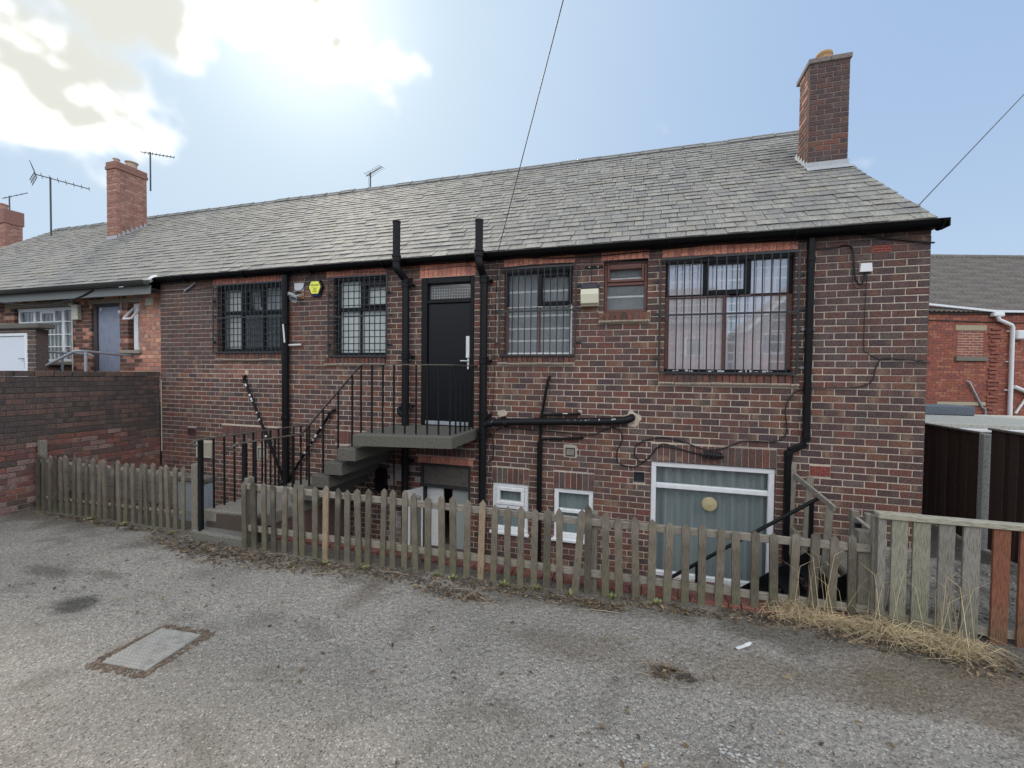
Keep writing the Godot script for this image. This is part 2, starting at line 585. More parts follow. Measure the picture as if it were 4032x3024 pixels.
# the mortar body of a wall with its openings left out
func mortar_body(parent: Node, called: String, d: Dictionary) -> MeshInstance3D:
	var o: Vector3 = d.o
	var ex: Vector3 = d.ex
	var ez: Vector3 = d.ez
	var thick: float = d.get("thick", 0.3)
	var col_of: Callable = d.mortar_of
	var edge := 0.006
	var xs := [edge, d.w - edge]
	var ys := [d.y0, d.y1]
	var holes := []
	for h in d.get("holes", []): holes.append([h[0] - 0.005, h[1] - 0.005, h[2] + 0.005, h[3] + 0.005])
	for h in holes:
		for i in 2:
			xs.append(clampf(h[i * 2], edge, d.w - edge))
			ys.append(clampf(h[i * 2 + 1], d.y0, d.y1))
	var cell: float = d.get("cell", 0.17)
	xs = split(xs, cell)
	ys = split(ys, cell)
	var solid := func(x: float, y: float) -> bool:
		if x < edge or x > d.w - edge or y < d.y0 or y > d.y1: return false
		for h in holes:
			if x > h[0] and x < h[2] and y > h[1] and y < h[3]: return false
		return true
	var b := MB.new()
	var front: float = d.get("recess", 0.007)
	for i in xs.size() - 1:
		for j in ys.size() - 1:
			var xa: float = xs[i]
			var xb: float = xs[i + 1]
			var ya: float = ys[j]
			var yb: float = ys[j + 1]
			var mx := (xa + xb) * 0.5
			var my := (ya + yb) * 0.5
			if not solid.call(mx, my): continue
			var f := o - ez * front
			var bk := o - ez * thick
			var P := func(q: Vector3, x: float, y: float) -> Vector3: return q + ex * x + Vector3.UP * y
			b.quadc(P.call(f, xa, ya), P.call(f, xb, ya), P.call(f, xb, yb), P.call(f, xa, yb), col_of.call(xa, ya), col_of.call(xb, ya), col_of.call(xb, yb), col_of.call(xa, yb))
			b.col = col_of.call(mx, my)
			b.quad(P.call(bk, xb, ya), P.call(bk, xa, ya), P.call(bk, xa, yb), P.call(bk, xb, yb))
			if not solid.call(xa - 0.002, my): b.quad(P.call(bk, xa, ya), P.call(f, xa, ya), P.call(f, xa, yb), P.call(bk, xa, yb))
			if not solid.call(xb + 0.002, my): b.quad(P.call(f, xb, ya), P.call(bk, xb, ya), P.call(bk, xb, yb), P.call(f, xb, yb))
			if not solid.call(mx, ya - 0.002): b.quad(P.call(bk, xa, ya), P.call(bk, xb, ya), P.call(f, xb, ya), P.call(f, xa, ya))
			if not solid.call(mx, yb + 0.002): b.quad(P.call(f, xa, yb), P.call(f, xb, yb), P.call(bk, xb, yb), P.call(bk, xa, yb))
	return put(parent, called, b, M.mortar)

func split(a: Array, most: float) -> Array:
	a.sort()
	var out := [a[0]]
	for i in range(1, a.size()):
		var gap_: float = a[i] - out[-1]
		if gap_ < 0.001: continue
		var k := int(ceil(gap_ / most))
		var from: float = out[-1]
		for j in k: out.append(from + gap_ * (j + 1) / k)
	return out

# a row of bricks on end over or under an opening; each brick is its own
func bricks_on_end(part: Node3D, x0: float, x1: float, y0: float, y1: float, each: float, pl: String, z := 0.004, lean := 0.0) -> void:
	var k := int(round((x1 - x0) / each))
	var w := (x1 - x0) / k
	for i in k:
		var pick: Dictionary = pools[pl][rng.randi() % pools[pl].size()]
		var xa := x0 + w * i + 0.005
		var xb := x0 + w * (i + 1) - 0.005
		# face turned a quarter so that the colour bands run up the brick
		var at := Vector3(xb, y0, z + rng.randf_range(-0.001, 0.002))
		var b := Basis(Vector3.UP * ((y1 - y0) / 0.216), Vector3.LEFT * ((xb - xa) / 0.073), Vector3.BACK)
		inst(part, "brick", pick.mesh, M.brick, Transform3D(b, at))


# ---------------------------------------------------------------- the rear wall
const HOLES := [
	[-7.57, 2.235, -6.03, 3.492], [-4.98, 2.165, -3.96, 3.5], [-3.32, 1.07, -2.425, 3.395], [-1.945, 2.17, -0.925, 3.485],
	[-0.485, 2.765, 0.092, 3.483], [0.325, 1.925, 1.832, 3.475],
	[-3.325, -0.9, -2.465, 0.465], [-2.107, -0.5, -1.538, 0.256], [-1.158, -0.5, -0.585, 0.252], [0.18, -0.84, 1.682, 0.732],
]
const LINTELS := [   # x0, x1, y0, y1, brick width, pool
	[-7.68, -6.03, 3.497, 3.6, 0.078, "orange"], [-5.13, -3.95, 3.505, 3.6, 0.078, "orange"], [-3.35, -2.405, 3.402, 3.6, 0.078, "orange"],
	[-1.955, -0.895, 3.49, 3.6, 0.078, "orange"], [-0.53, 0.11, 3.488, 3.6, 0.078, "orange"], [0.275, 1.86, 3.48, 3.6, 0.08, "orange"],
	[-2.11, -1.53, 0.262, 0.485, 0.08, "soldier"], [-1.163, -0.577, 0.258, 0.488, 0.08, "soldier"], [0.18, 1.688, 0.738, 0.975, 0.078, "soldier"],
	[-3.37, -2.42, 0.47, 0.585, 0.08, "orange"], [-3.4, -2.39, 0.6, 0.72, 0.08, "soldier"],
	[-7.47, -6.05, 0.66, 0.885, 0.082, "soldier"], [-4.95, -4.2, 0.69, 0.9, 0.082, "red"],
]
const SILLS := [     # x0, x1, y0, y1
	[-7.56, -6.04, 2.128, 2.232], [-5.14, -3.955, 2.05, 2.16], [-2.035, -0.878, 2.073, 2.165], [-0.552, 0.138, 2.658, 2.76], [0.252, 1.905, 1.82, 1.922],
]
const VENTS := [
	[-8.336, 0.663, -8.123, 0.794], [2.052, 0.688, 2.262, 0.806], [2.612, 3.383, 2.81, 3.462], [-0.99, 0.728, -0.855, 0.85], [-0.045, 0.438, 0.1, 0.575], [-6.61, 0.31, -6.43, 0.505], [-3.66, 3.26, -3.46, 3.42], [-8.08, 0.25, -7.72, 0.54],
]

var wear := FastNoiseLite.new()

func facade_pool(x: float, y: float) -> String:
	x -= 9.04                       # back to world x
	var q := wear.get_noise_2d(x * 60.0, y * 60.0)
	if x > -7.72 and x < -6.05 and y > 1.74 and y < 2.0: return "patch"
	if x < -7.65 and y > 2.1: return "dark" if q < 0.28 else "mix"
	if x > -4.75 and x < -4.2 and y > 0.15 and y < 0.68: return "lime"
	if x > -3.95 and x < -3.3 and y < 0.35 and q > -0.05: return "lime"
	if x > -7.0 and x < -5.4 and y < 0.62 and q > 0.12: return "patch"
	if x > 1.9 and y > 2.0: return "dark" if q < 0.35 else "mix"
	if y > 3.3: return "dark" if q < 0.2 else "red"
	if y < 0.6 and q > 0.1: return "red"
	return "mix" if q < 0.34 else "red"

func facade_mortar(x: float, y: float) -> Color:
	x -= 9.04
	var q := wear.get_noise_2d(x * 35.0 + 300.0, y * 35.0) + 0.6 * wear.get_noise_2d(x * 110.0, y * 110.0 + 90.0)
	var clean := lin(0.68, 0.595, 0.495)
	var dirty := lin(0.27, 0.225, 0.195)
	var t := clampf(0.12 - q * 0.75, 0.0, 1.0)
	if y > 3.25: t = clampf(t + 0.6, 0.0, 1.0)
	elif x < -4.0 and y > 2.1: t = clampf(t + 0.3 + q * 0.4, 0.0, 1.0)
	if x < -8.0 and y < 1.0: t = clampf(t + 0.25, 0.0, 1.0)
	elif x > -7.4 and x < -4.2 and y < 0.66: t = clampf(t - 0.4, 0.0, 1.0)
	if x > -7.75 and x < -6.0 and y > 1.72 and y < 2.03: return lin(0.78, 0.74, 0.66)
	return clean.lerp(dirty, t)

var house: Node3D

func build_rear_wall() -> void:
	wear.seed = 9
	wear.frequency = 0.02
	wear.fractal_octaves = 4
	house = thing("brick_building", "long two-storey brick building with grey slate roof, barred windows and black pipes", "building")
	rng.seed = 101
	var holes := []
	for h in HOLES: holes.append([h[0] + 9.04, h[1], h[2] + 9.04, h[3]])
	var solids := []
	for l in LINTELS: solids.append([l[0] + 9.04, l[2] - 0.006, l[1] + 9.04, l[3] + 0.02])
	for s in SILLS: solids.append([s[0] + 9.04, s[2] - 0.045, s[1] + 9.04, s[3] + 0.006])
	for v in VENTS: solids.append([v[0] + 9.04 - 0.006, v[1] - 0.006, v[2] + 9.04 + 0.006, v[3] + 0.006])
	var d := {"o": Vector3(-9.04, 0, 0), "ex": Vector3.RIGHT, "ez": Vector3.BACK, "w": 12.23, "y0": -0.9, "y1": 3.64, "joint": 1.508, "phase": 12.23 - 53 * PITCH,
		"holes": holes, "solids": solids, "pool_of": facade_pool, "mortar_of": facade_mortar, "most": 300, "thick": 0.3}
	var wall := mortar_body(house, "wall", d)
	lay(wall, d)
	# the gable end towards the alley
	var gable := {"o": Vector3(3.19, 0, -0.102), "ex": Vector3.FORWARD, "ez": Vector3.RIGHT, "w": 9.3, "y0": -0.9, "y1": 3.6, "joint": 1.508, "phase": 0.11,
		"pool_of": func(_x, _y): return "dark", "mortar_of": func(_x, _y): return lin(0.5, 0.44, 0.37), "most": 0, "thick": 0.3, "cell": 1.2}
	var gw := mortar_body(house, "gable_wall", gable)
	lay(gw, gable)
	var gt := MB.new()
	gt.col = lin(0.2, 0.12, 0.11)
	gt.prism(PackedVector2Array([Vector2(0.02, 3.6), Vector2(9.38, 3.6), Vector2(4.7, 7.12)]), Vector3(3.18, 0, 0), Vector3.FORWARD, Vector3.UP, Vector3.RIGHT, -0.3, 0.0)
	put(house, "gable_top", gt, M.brick)
	# rows of bricks over and under the openings
	for l in LINTELS:
		var lt := Node3D.new()
		lt.name = "lintel"
		house.add_child(lt, true)
		bricks_on_end(lt, l[0], l[1], l[2], l[3], l[4], l[5], 0.003 if l[5] != "orange" else 0.001)
	for s in SILLS:
		var sl := Node3D.new()
		sl.name = "window_sill"
		house.add_child(sl, true)
		bricks_on_end(sl, s[0], s[1], s[2], s[3], 0.077, "red", 0.03)
		# creasing tiles that stick out below with a wavy lip
		var x: float = s[0]
		while x < s[1] - 0.02:
			var w := minf(rng.randf_range(0.16, 0.26), s[1] - x)
			var b := MB.new()
			b.col = lin(0.4, 0.33, 0.27)
			var y: float = s[2] - 0.022 + rng.randf_range(-0.004, 0.004)
			b.bx(Vector3(x + 0.002, y, -0.05), Vector3(x + w - 0.002, y + 0.017, 0.052), 0.003)
			var k := int(w / 0.035)
			for i in k:
				b.box(Vector3(x + (i + 0.5) * w / k, y - 0.006, 0.042), Vector3(w / k * 0.62, 0.014, 0.02), Basis(), 0.005)
			put(sl, "tile", b, M.plain)
			x += w
	# vents and air bricks
	for i in VENTS.size():
		var v: Array = VENTS[i]
		var called := "air_brick"
		var shade_sheet := boxn(house, "vent_painted_shade", Vector3(v[0], v[1], -0.0065), Vector3(v[2], v[3], -0.004), M.cable)  # flat black sheet: the shade inside the vent holes, put into colour
		var b := MB.new()
		var w: float = v[2] - v[0]
		var h: float = v[3] - v[1]
		if i in [1, 2]:          # terracotta air brick with square holes
			b.col = lin(0.34, 0.1, 0.08)
			var nx := 8
			var ny := 5 if i == 1 else 2
			var tx := w / nx * 0.42
			var ty := h / ny * 0.42
			for k in nx + 1: b.bx(Vector3(v[0] + (w - tx) * k / nx, v[1], -0.0035), Vector3(v[0] + (w - tx) * k / nx + tx, v[3], 0.009))
			for k in ny + 1: b.bx(Vector3(v[0], v[1] + (h - ty) * k / ny, -0.0035), Vector3(v[2], v[1] + (h - ty) * k / ny + ty, 0.008))
			put(house, called, b, M.brick)
			continue
		called = "vent_grille"
		var cream := i == 7
		var c := lin(0.5, 0.48, 0.38) if cream else lin(0.035, 0.035, 0.04)
		if i in [0, 6]: c = lin(0.1, 0.05, 0.045)
		b.col = c
		var zf := 0.035 if cream else 0.012
		b.bx(Vector3(v[0], v[1], -0.02), Vector3(v[2], v[1] + 0.014, zf), 0.003)
		b.bx(Vector3(v[0], v[3] - 0.014, -0.02), Vector3(v[2], v[3], zf), 0.003)
		b.bx(Vector3(v[0], v[1] + 0.014, -0.02), Vector3(v[0] + 0.012, v[3] - 0.014, zf), 0.003)
		b.bx(Vector3(v[2] - 0.012, v[1] + 0.014, -0.02), Vector3(v[2], v[3] - 0.014, zf), 0.003)
		var g := put(house, called, b, M.smooth)
		var rows := 14 if cream else (3 if i == 0 else 9)
		for k in rows:
			var y: float = v[1] + 0.014 + (h - 0.028) * (k + 0.5) / rows
			barn(g, "slat", Vector3(v[0] + 0.01, y, zf - 0.012), Vector3(v[2] - 0.01, y, zf - 0.012), 0.016 if cream else 0.012, 0.004 if rows > 4 else 0.02, M.smooth, Vector3(0, 1, 0.7), 0.0, c)
		if not cream and i in [3, 5]:      # cement round the grille
			var cm := MB.new()
			cm.col = lin(0.45, 0.41, 0.34)
			var poly := PackedVector2Array()
			for k in 26:
				var a := TAU * k / 26
				var e := Vector2(cos(a), sin(a))
				var rr := 1.0 / maxf(absf(e.x), absf(e.y))
				poly.append(Vector2((v[0] + v[2]) * 0.5, (v[1] + v[3]) * 0.5 + 0.012) + Vector2(e.x * (w * 0.5 + 0.03), e.y * (h * 0.5 + 0.03)) * minf(rr, 1.25) * rng.randf_range(0.92, 1.12))
			cm.prism(poly, Vector3.ZERO, Vector3.RIGHT, Vector3.UP, Vector3.BACK, -0.01, 0.004)
			put(house, "cement_patch", cm, M.concrete)
	build_inside()

# floors, ceilings and walls that close the rooms behind the windows
func build_inside() -> void:
	var pale := lin(0.42, 0.43, 0.42)
	var slabs := [
		["floor_slab", Vector3(-8.7, 0.75, -9.1), Vector3(2.9, 0.95, -0.3)], ["floor_slab", Vector3(-8.7, -1.05, -9.1), Vector3(2.9, -0.92, -0.3)],
		["ceiling", Vector3(-8.7, 3.56, -9.1), Vector3(2.9, 3.6, -0.3)], ["party_wall", Vector3(-9.03, -0.9, -9.4), Vector3(-8.75, 3.6, -0.31)],
		["back_wall", Vector3(-8.75, -0.9, -9.4), Vector3(2.89, 3.6, -9.12)],
		["partition", Vector3(-5.6, 0.96, -4.5), Vector3(-5.5, 3.55, -0.31)], ["partition", Vector3(-2.2, 0.96, -4.5), Vector3(-2.12, 3.55, -0.31)], ["partition", Vector3(0.18, 0.96, -4.5), Vector3(0.26, 3.55, -0.31)],
		["partition", Vector3(-8.7, 0.96, -4.6), Vector3(2.88, 3.55, -4.51)], ["partition", Vector3(-8.7, -0.9, -2.6), Vector3(2.88, 0.74, -2.5)],
	]
	for s in slabs:
		var c := pale if s[0] != "floor_slab" else lin(0.2, 0.18, 0.16)
		boxn(house, s[0], s[1], s[2], M.plain, 0.0, c)


# ---------------------------------------------------------------- windows and doors
# bars are [x0, y0, x1, y1]; panes likewise with a material; all in the plane of the wall, set back by zf
func window(at: Array, bars: Array, panes: Array, m: Material, zf: float, deep := 0.06, proud := 0.006) -> Node3D:
	var w := Node3D.new()
	w.name = "window"
	house.add_child(w, true)
	for i in bars.size():
		var q: Array = bars[i]
		var mm: Material = q[4] if q.size() > 4 and q[4] else m
		var pz: float = q[5] if q.size() > 5 else 0.0
		boxn(w, "frame_bar", Vector3(q[0], q[1], zf - deep), Vector3(q[2], q[3], zf + pz), mm, proud)
	for p in panes:
		var b := MB.new()
		var z: float = zf - deep * 0.5
		b.quad(Vector3(p[0], p[1], z), Vector3(p[2], p[1], z), Vector3(p[2], p[3], z), Vector3(p[0], p[3], z))
		put(w, "pane", b, p[4])
	return w

func frame_of(r: Array, t: float) -> Array:
	return [[r[0], r[3] - t, r[2], r[3]], [r[0], r[1], r[2], r[1] + t], [r[0], r[1] + t + 0.0005, r[0] + t, r[3] - t - 0.0005], [r[2] - t, r[1] + t + 0.0005, r[2], r[3] - t - 0.0005]]

func grille(rect: Array, xs: Array, ys: Array, mid: Array, z := 0.055) -> void:
	var g := Node3D.new()
	g.name = "window_grille"
	house.add_child(g, true)
	var x0: float = rect[0]
	var y0: float = rect[1]
	var x1: float = rect[2]
	var y1: float = rect[3]
	barn(g, "frame_bar", Vector3(x0, y1, z), Vector3(x1, y1, z), 0.012, 0.03, M.grille, Vector3.UP, 0.002)
	barn(g, "frame_bar", Vector3(x0, y0, z), Vector3(x1, y0, z), 0.012, 0.03, M.grille, Vector3.UP, 0.002)
	barn(g, "frame_bar", Vector3(x0, y0 + 0.016, z), Vector3(x0, y1 - 0.016, z), 0.012, 0.026, M.grille, Vector3.RIGHT, 0.002)
	barn(g, "frame_bar", Vector3(x1, y0 + 0.016, z), Vector3(x1, y1 - 0.016, z), 0.012, 0.026, M.grille, Vector3.RIGHT, 0.002)
	for x in xs: rod(g, "bar", Vector3(x, y0 + 0.014, z), Vector3(x + rng.randf_range(-0.004, 0.004), y1 - 0.014, z), 0.0078, M.grille)
	for y in ys: rod(g, "bar", Vector3(x0 + 0.012, y, z - 0.0125), Vector3(x1 - 0.012, y + rng.randf_range(-0.003, 0.003), z - 0.0125), 0.0078, M.grille)
	barn(g, "cross_bar", Vector3(mid[0], mid[2], z + 0.012), Vector3(mid[1], mid[2], z + 0.012), 0.009, 0.026, M.grille, Vector3.UP, 0.002)
	for y in [y0 + 0.17, mid[2] + 0.01, y1 - 0.3]:
		for sx in [[x0, -1.0], [x1, 1.0]]:
			var lug := MB.new()
			lug.bx(Vector3(sx[0] - 0.005 + minf(0.0, sx[1] * 0.075), y, 0.0), Vector3(sx[0] + 0.005 + maxf(0.0, sx[1] * 0.075), y + 0.028, 0.008), 0.002)
			lug.bx(Vector3(sx[0] - 0.006, y, 0.008), Vector3(sx[0] + 0.006, y + 0.028, z), 0.001)
			put(g, "bracket", lug, M.grille)

func seq(a: float, b: float, step: float) -> Array:
	var out := []
	var k := int(round((b - a) / step))
	for i in k + 1: out.append(a + (b - a) * i / k)
	return out

# cloth hanging in folds just behind a window
func curtain(called: String, x0: float, x1: float, y0: float, y1: float, z: float, fold: float, wave: float, m: Material, lean := 0.0) -> void:
	var b := MB.new()
	var k := int((x1 - x0) / wave * 6.0)
	for i in k:
		var xa := x0 + (x1 - x0) * i / k
		var xb := x0 + (x1 - x0) * (i + 1) / k
		var za := z + fold * (sin(xa / wave * TAU) + 0.4 * sin(xa / wave * 2.7 + 1.0))
		var zb := z + fold * (sin(xb / wave * TAU) + 0.4 * sin(xb / wave * 2.7 + 1.0))
		b.quad(Vector3(xa + lean, y0, za), Vector3(xb + lean, y0, zb), Vector3(xb, y1, zb), Vector3(xa, y1, za))
	put(house, called, b, m)

func build_windows() -> void:
	rng.seed = 202
	var g: Material = M.glass
	var bk: Material = M.gloss_black
	# 1: three lights under a mesh of bars
	var r := [-7.57, 2.24, -6.032, 3.49]
	var bars := frame_of(r, 0.075)
	bars += [[-7.064, 2.316, -7.01, 3.414], [-6.575, 2.316, -6.525, 3.414], [-7.494, 2.945, -7.0645, 3.01], [-7.0095, 2.945, -6.5755, 3.01], [-6.5245, 2.945, -6.108, 3.01]]
	bars += [[-7.0095, 3.011, -6.9, 3.06, null, 0.02], [-7.0095, 3.36, -6.5755, 3.4135, null, 0.02], [-7.0095, 3.061, -6.9, 3.359, null, 0.02], [-6.6, 3.061, -6.5755, 3.359, null, 0.02]]
	window(r, bars, [[-7.5, 2.31, -7.05, 2.95, g], [-7.02, 2.31, -6.56, 2.95, g], [-6.54, 2.31, -6.1, 2.95, g], [-7.5, 3.0, -7.05, 3.42, g], [-6.92, 3.05, -6.59, 3.37, g], [-6.54, 3.0, -6.1, 3.42, g]], bk, -0.07)
	grille([-7.605, 2.24, -6.005, 3.478], seq(-7.492, -6.051, 0.0965), [3.333, 3.234, 3.115, 2.983, 2.784, 2.677, 2.561, 2.444, 2.337], [-7.61, -6.0, 2.87])
	# things behind its glass
	var pale := mat(lin(0.5, 0.52, 0.5), 0.9)
	boxn(house, "blind", Vector3(-7.5, 2.3, -0.2), Vector3(-7.22, 3.4, -0.19), pale)
	boxn(house, "blind", Vector3(-6.95, 3.02, -0.26), Vector3(-6.15, 3.4, -0.25), mat(lin(0.3, 0.32, 0.33), 0.9))
	boxn(house, "inner_sill", Vector3(-7.55, 2.24, -0.34), Vector3(-6.04, 2.262, -0.14), pale)
	# 2: two lights, pale blind behind
	r = [-4.975, 2.17, -3.962, 3.495]
	bars = frame_of(r, 0.06)
	bars += [[-4.508, 2.2305, -4.487, 2.93], [-4.487, 2.99, -4.374, 3.4345, null, 0.015], [-4.9145, 2.93, -4.0225, 2.99], [-4.3735, 2.9905, -4.0225, 3.02, null, 0.015], [-4.3735, 3.33, -4.0225, 3.4345, null, 0.015]]
	window(r, bars, [[-4.92, 2.22, -4.5, 2.94, g], [-4.49, 2.22, -4.02, 2.94, g], [-4.92, 2.98, -4.48, 3.44, g], [-4.38, 3.01, -4.02, 3.34, g]], bk, -0.07)
	boxn(house, "blind", Vector3(-4.93, 2.2, -0.155), Vector3(-4.0, 3.45, -0.15), mat(lin(0.66, 0.73, 0.71), 0.9, noise_tex(51, 0.006, 0.85, 1.08, 3), Vector3(1, 1, 1)))
	grille([-5.042, 2.17, -3.915, 3.482], seq(-4.935, -4.034, 0.1), [3.34, 3.236, 3.124, 3.005, 2.699, 2.588, 2.483, 2.375, 2.266], [-5.045, -3.83, 2.822])
	# 3: patterned glass, top half black, lower half brown
	r = [-1.945, 2.19, -0.927, 3.482]
	var rw: Material = M.redwood
	bars = [[-1.945, 3.385, -0.927, 3.482], [-1.945, 2.905, -1.893, 3.3845], [-0.995, 2.9305, -0.927, 3.3845], [-1.445, 2.905, -1.375, 3.3845], [-1.3745, 2.9, -0.9955, 2.965, null, 0.018], [-1.3745, 3.33, -0.9955, 3.3845, null, 0.018],
		[-1.945, 2.19, -1.9, 2.89, rw], [-0.965, 2.19, -0.927, 2.899, M.white], [-1.432, 2.222, -1.408, 2.885, rw], [-1.8995, 2.19, -0.9655, 2.22, M.white], [-1.8995, 2.886, -0.996, 2.899, M.white]]
	var ob: Material = M.obscure
	window(r, bars, [[-1.9, 2.2, -1.42, 2.895, ob], [-1.42, 2.2, -0.95, 2.895, ob], [-1.9, 2.9, -1.43, 3.4, ob], [-1.38, 2.93, -0.98, 3.36, ob]], bk, -0.07)
	for y in [3.115, 2.757, 2.565, 2.385]:
		boxn(house, "inner_bar", Vector3(-1.93, y, -0.125), Vector3(-0.94, y + 0.024, -0.11), M.white)
	curtain("net_curtain", -1.95, -0.92, 2.2, 3.47, -0.3, 0.02, 0.09, mat(lin(0.36, 0.39, 0.41), 0.95))
	grille([-1.998, 2.175, -0.868, 3.447], seq(-1.895, -0.945, 0.1), [], [-2.0, -0.8, 2.815])
	# small brown window
	r = [-0.487, 2.77, 0.093, 3.478]
	bars = frame_of(r, 0.042)
	bars += [[-0.4445, 3.145, 0.0505, 3.19], [-0.4445, 3.1905, -0.41, 3.4355, null, 0.02], [0.014, 3.1905, 0.0505, 3.4355, null, 0.02], [-0.4095, 3.365, 0.0135, 3.4355, null, 0.02], [-0.4095, 3.1905, 0.0135, 3.228, null, 0.02]]
	window(r, bars, [[-0.45, 2.8, 0.055, 3.15, ob], [-0.42, 3.22, 0.02, 3.37, ob]], rw, -0.055)
	for y in [2.985, 3.235]: boxn(house, "inner_bar", Vector3(-0.45, y, -0.11), Vector3(0.06, y + 0.022, -0.095), M.white)
	curtain("net_curtain", -0.5, 0.1, 2.78, 3.47, -0.32, 0.01, 0.2, mat(lin(0.26, 0.29, 0.3), 0.95))
	boxn(house, "window_trim", Vector3(-0.49, 3.479, -0.01), Vector3(0.097, 3.4875, 0.014), bk)
	# 4: the wide window with film on its glass
	r = [0.325, 1.945, 1.835, 3.468]
	var f: Material = M.film
	bars = [[0.325, 3.4, 1.835, 3.468], [0.325, 2.965, 0.36, 3.3995], [1.78, 2.95, 1.835, 3.3995], [0.794, 2.965, 0.864, 3.3995], [1.283, 2.965, 1.364, 3.3995], [0.8645, 2.965, 1.2825, 3.03, null, 0.02], [0.8645, 3.365, 1.2825, 3.3995, null, 0.02], [0.3605, 2.965, 0.7935, 2.983], [1.3645, 2.95, 1.7795, 2.968],
		[0.325, 1.99, 0.364, 2.9645, rw], [1.777, 1.99, 1.835, 2.9495, rw], [1.042, 1.99, 1.073, 2.9375, rw], [0.3645, 2.938, 1.7765, 2.95, rw], [0.325, 1.945, 1.835, 1.9895]]
	var fw := window(r, bars, [[0.35, 1.98, 1.05, 2.945, f], [1.065, 1.98, 1.785, 2.945, f], [0.35, 2.975, 0.8, 3.41, f], [0.86, 3.02, 1.29, 3.375, f], [1.355, 2.96, 1.79, 3.41, f]], bk, -0.07)
	for k in 22:
		var x := rng.randf_range(0.4, 1.78)
		boxn(fw, "paint_flake", Vector3(x, 1.952 + rng.randf() * 0.02, -0.071), Vector3(x + rng.randf_range(0.01, 0.05), 1.965 + rng.randf() * 0.02, -0.0685), M.chip)
	for y in [3.29, 3.15, 2.845, 2.735, 2.615, 2.475, 2.335, 2.2, 2.085]:
		boxn(house, "inner_bar", Vector3(0.34, y, -0.125), Vector3(1.8, y + 0.022, -0.112), M.white)
	var net := mat(lin(0.74, 0.68, 0.74), 0.95)
	curtain("net_curtain", 0.34, 1.14, 1.98, 3.45, -0.24, 0.018, 0.11, net)
	curtain("net_curtain", 1.3, 1.72, 1.98, 3.45, -0.26, 0.018, 0.1, net, -0.1)
	grille([0.256, 1.94, 1.862, 3.446], [0.365, 0.462, 0.554, 0.65, 0.75, 0.838, 0.936, 1.056, 1.178, 1.272, 1.371, 1.465, 1.56, 1.654, 1.745], [], [0.25, 1.865, 2.702])
	# white plastic basement windows
	var up: Material = M.upvc
	var dark := mat(lin(0.13, 0.165, 0.165), 0.9)
	r = [-2.105, -0.47, -1.54, 0.252]
	bars = frame_of(r, 0.06)
	bars += [[-2.0445, -0.135, -1.6005, -0.075]] + frame_in([-2.0445, -0.0745, -1.6005, 0.1915], 0.058)
	window(r, bars, [[-2.05, -0.42, -1.59, -0.13, g], [-1.995, -0.02, -1.65, 0.135, g]], up, -0.03, 0.06, 0.008)
	boxn(house, "outer_sill", Vector3(-2.13, -0.51, -0.06), Vector3(-1.515, -0.471, 0.05), up, 0.006)
	r = [-1.157, -0.47, -0.587, 0.249]
	bars = frame_of(r, 0.068)
	bars += [[-1.0885, -0.105, -0.6555, -0.05]]
	window(r, bars, [[-1.1, -0.42, -0.64, -0.1, g], [-1.1, -0.06, -0.64, 0.19, g]], up, -0.03, 0.06, 0.008)
	boxn(house, "outer_sill", Vector3(-1.18, -0.51, -0.06), Vector3(-0.565, -0.471, 0.05), up, 0.006)
	var veil := mat(lin(0.17, 0.225, 0.225), 0.95)
	curtain("net_curtain", -2.1, -1.55, -0.45, 0.24, -0.16, 0.012, 0.1, veil)
	curtain("net_curtain", -1.15, -0.59, -0.45, 0.24, -0.16, 0.012, 0.1, veil)
	# wide glazed basement screen
	r = [0.182, -0.84, 1.68, 0.73]
	bars = frame_of(r, 0.07)
	bars += [[0.2525, 0.37, 1.6095, 0.438]]
	var sc := window(r, bars, [[0.25, -0.78, 1.61, 0.375, g], [0.25, 0.43, 1.61, 0.665, g]], up, -0.03, 0.06, 0.008)
	var disc := MB.new()
	disc.col = lin(0.42, 0.36, 0.2)
	disc.lathe(Vector3(0.927, 0.2, -0.06), [[0.093, 0.0], [0.095, 0.012], [0.088, 0.022], [0.03, 0.03], [0.0, 0.036]], 28, Basis(Vector3.RIGHT, Vector3.BACK, Vector3.DOWN))
	put(sc, "round_vent", disc, M.smooth)
	curtain("net_curtain", 0.2, 1.67, -0.82, 0.72, -0.19, 0.035, 0.17, mat(lin(0.17, 0.215, 0.215), 0.95))

func frame_in(r: Array, t: float) -> Array:
	var out := frame_of(r, t)
	for q in out:
		q.append(null)
		q.append(0.02)
	return out

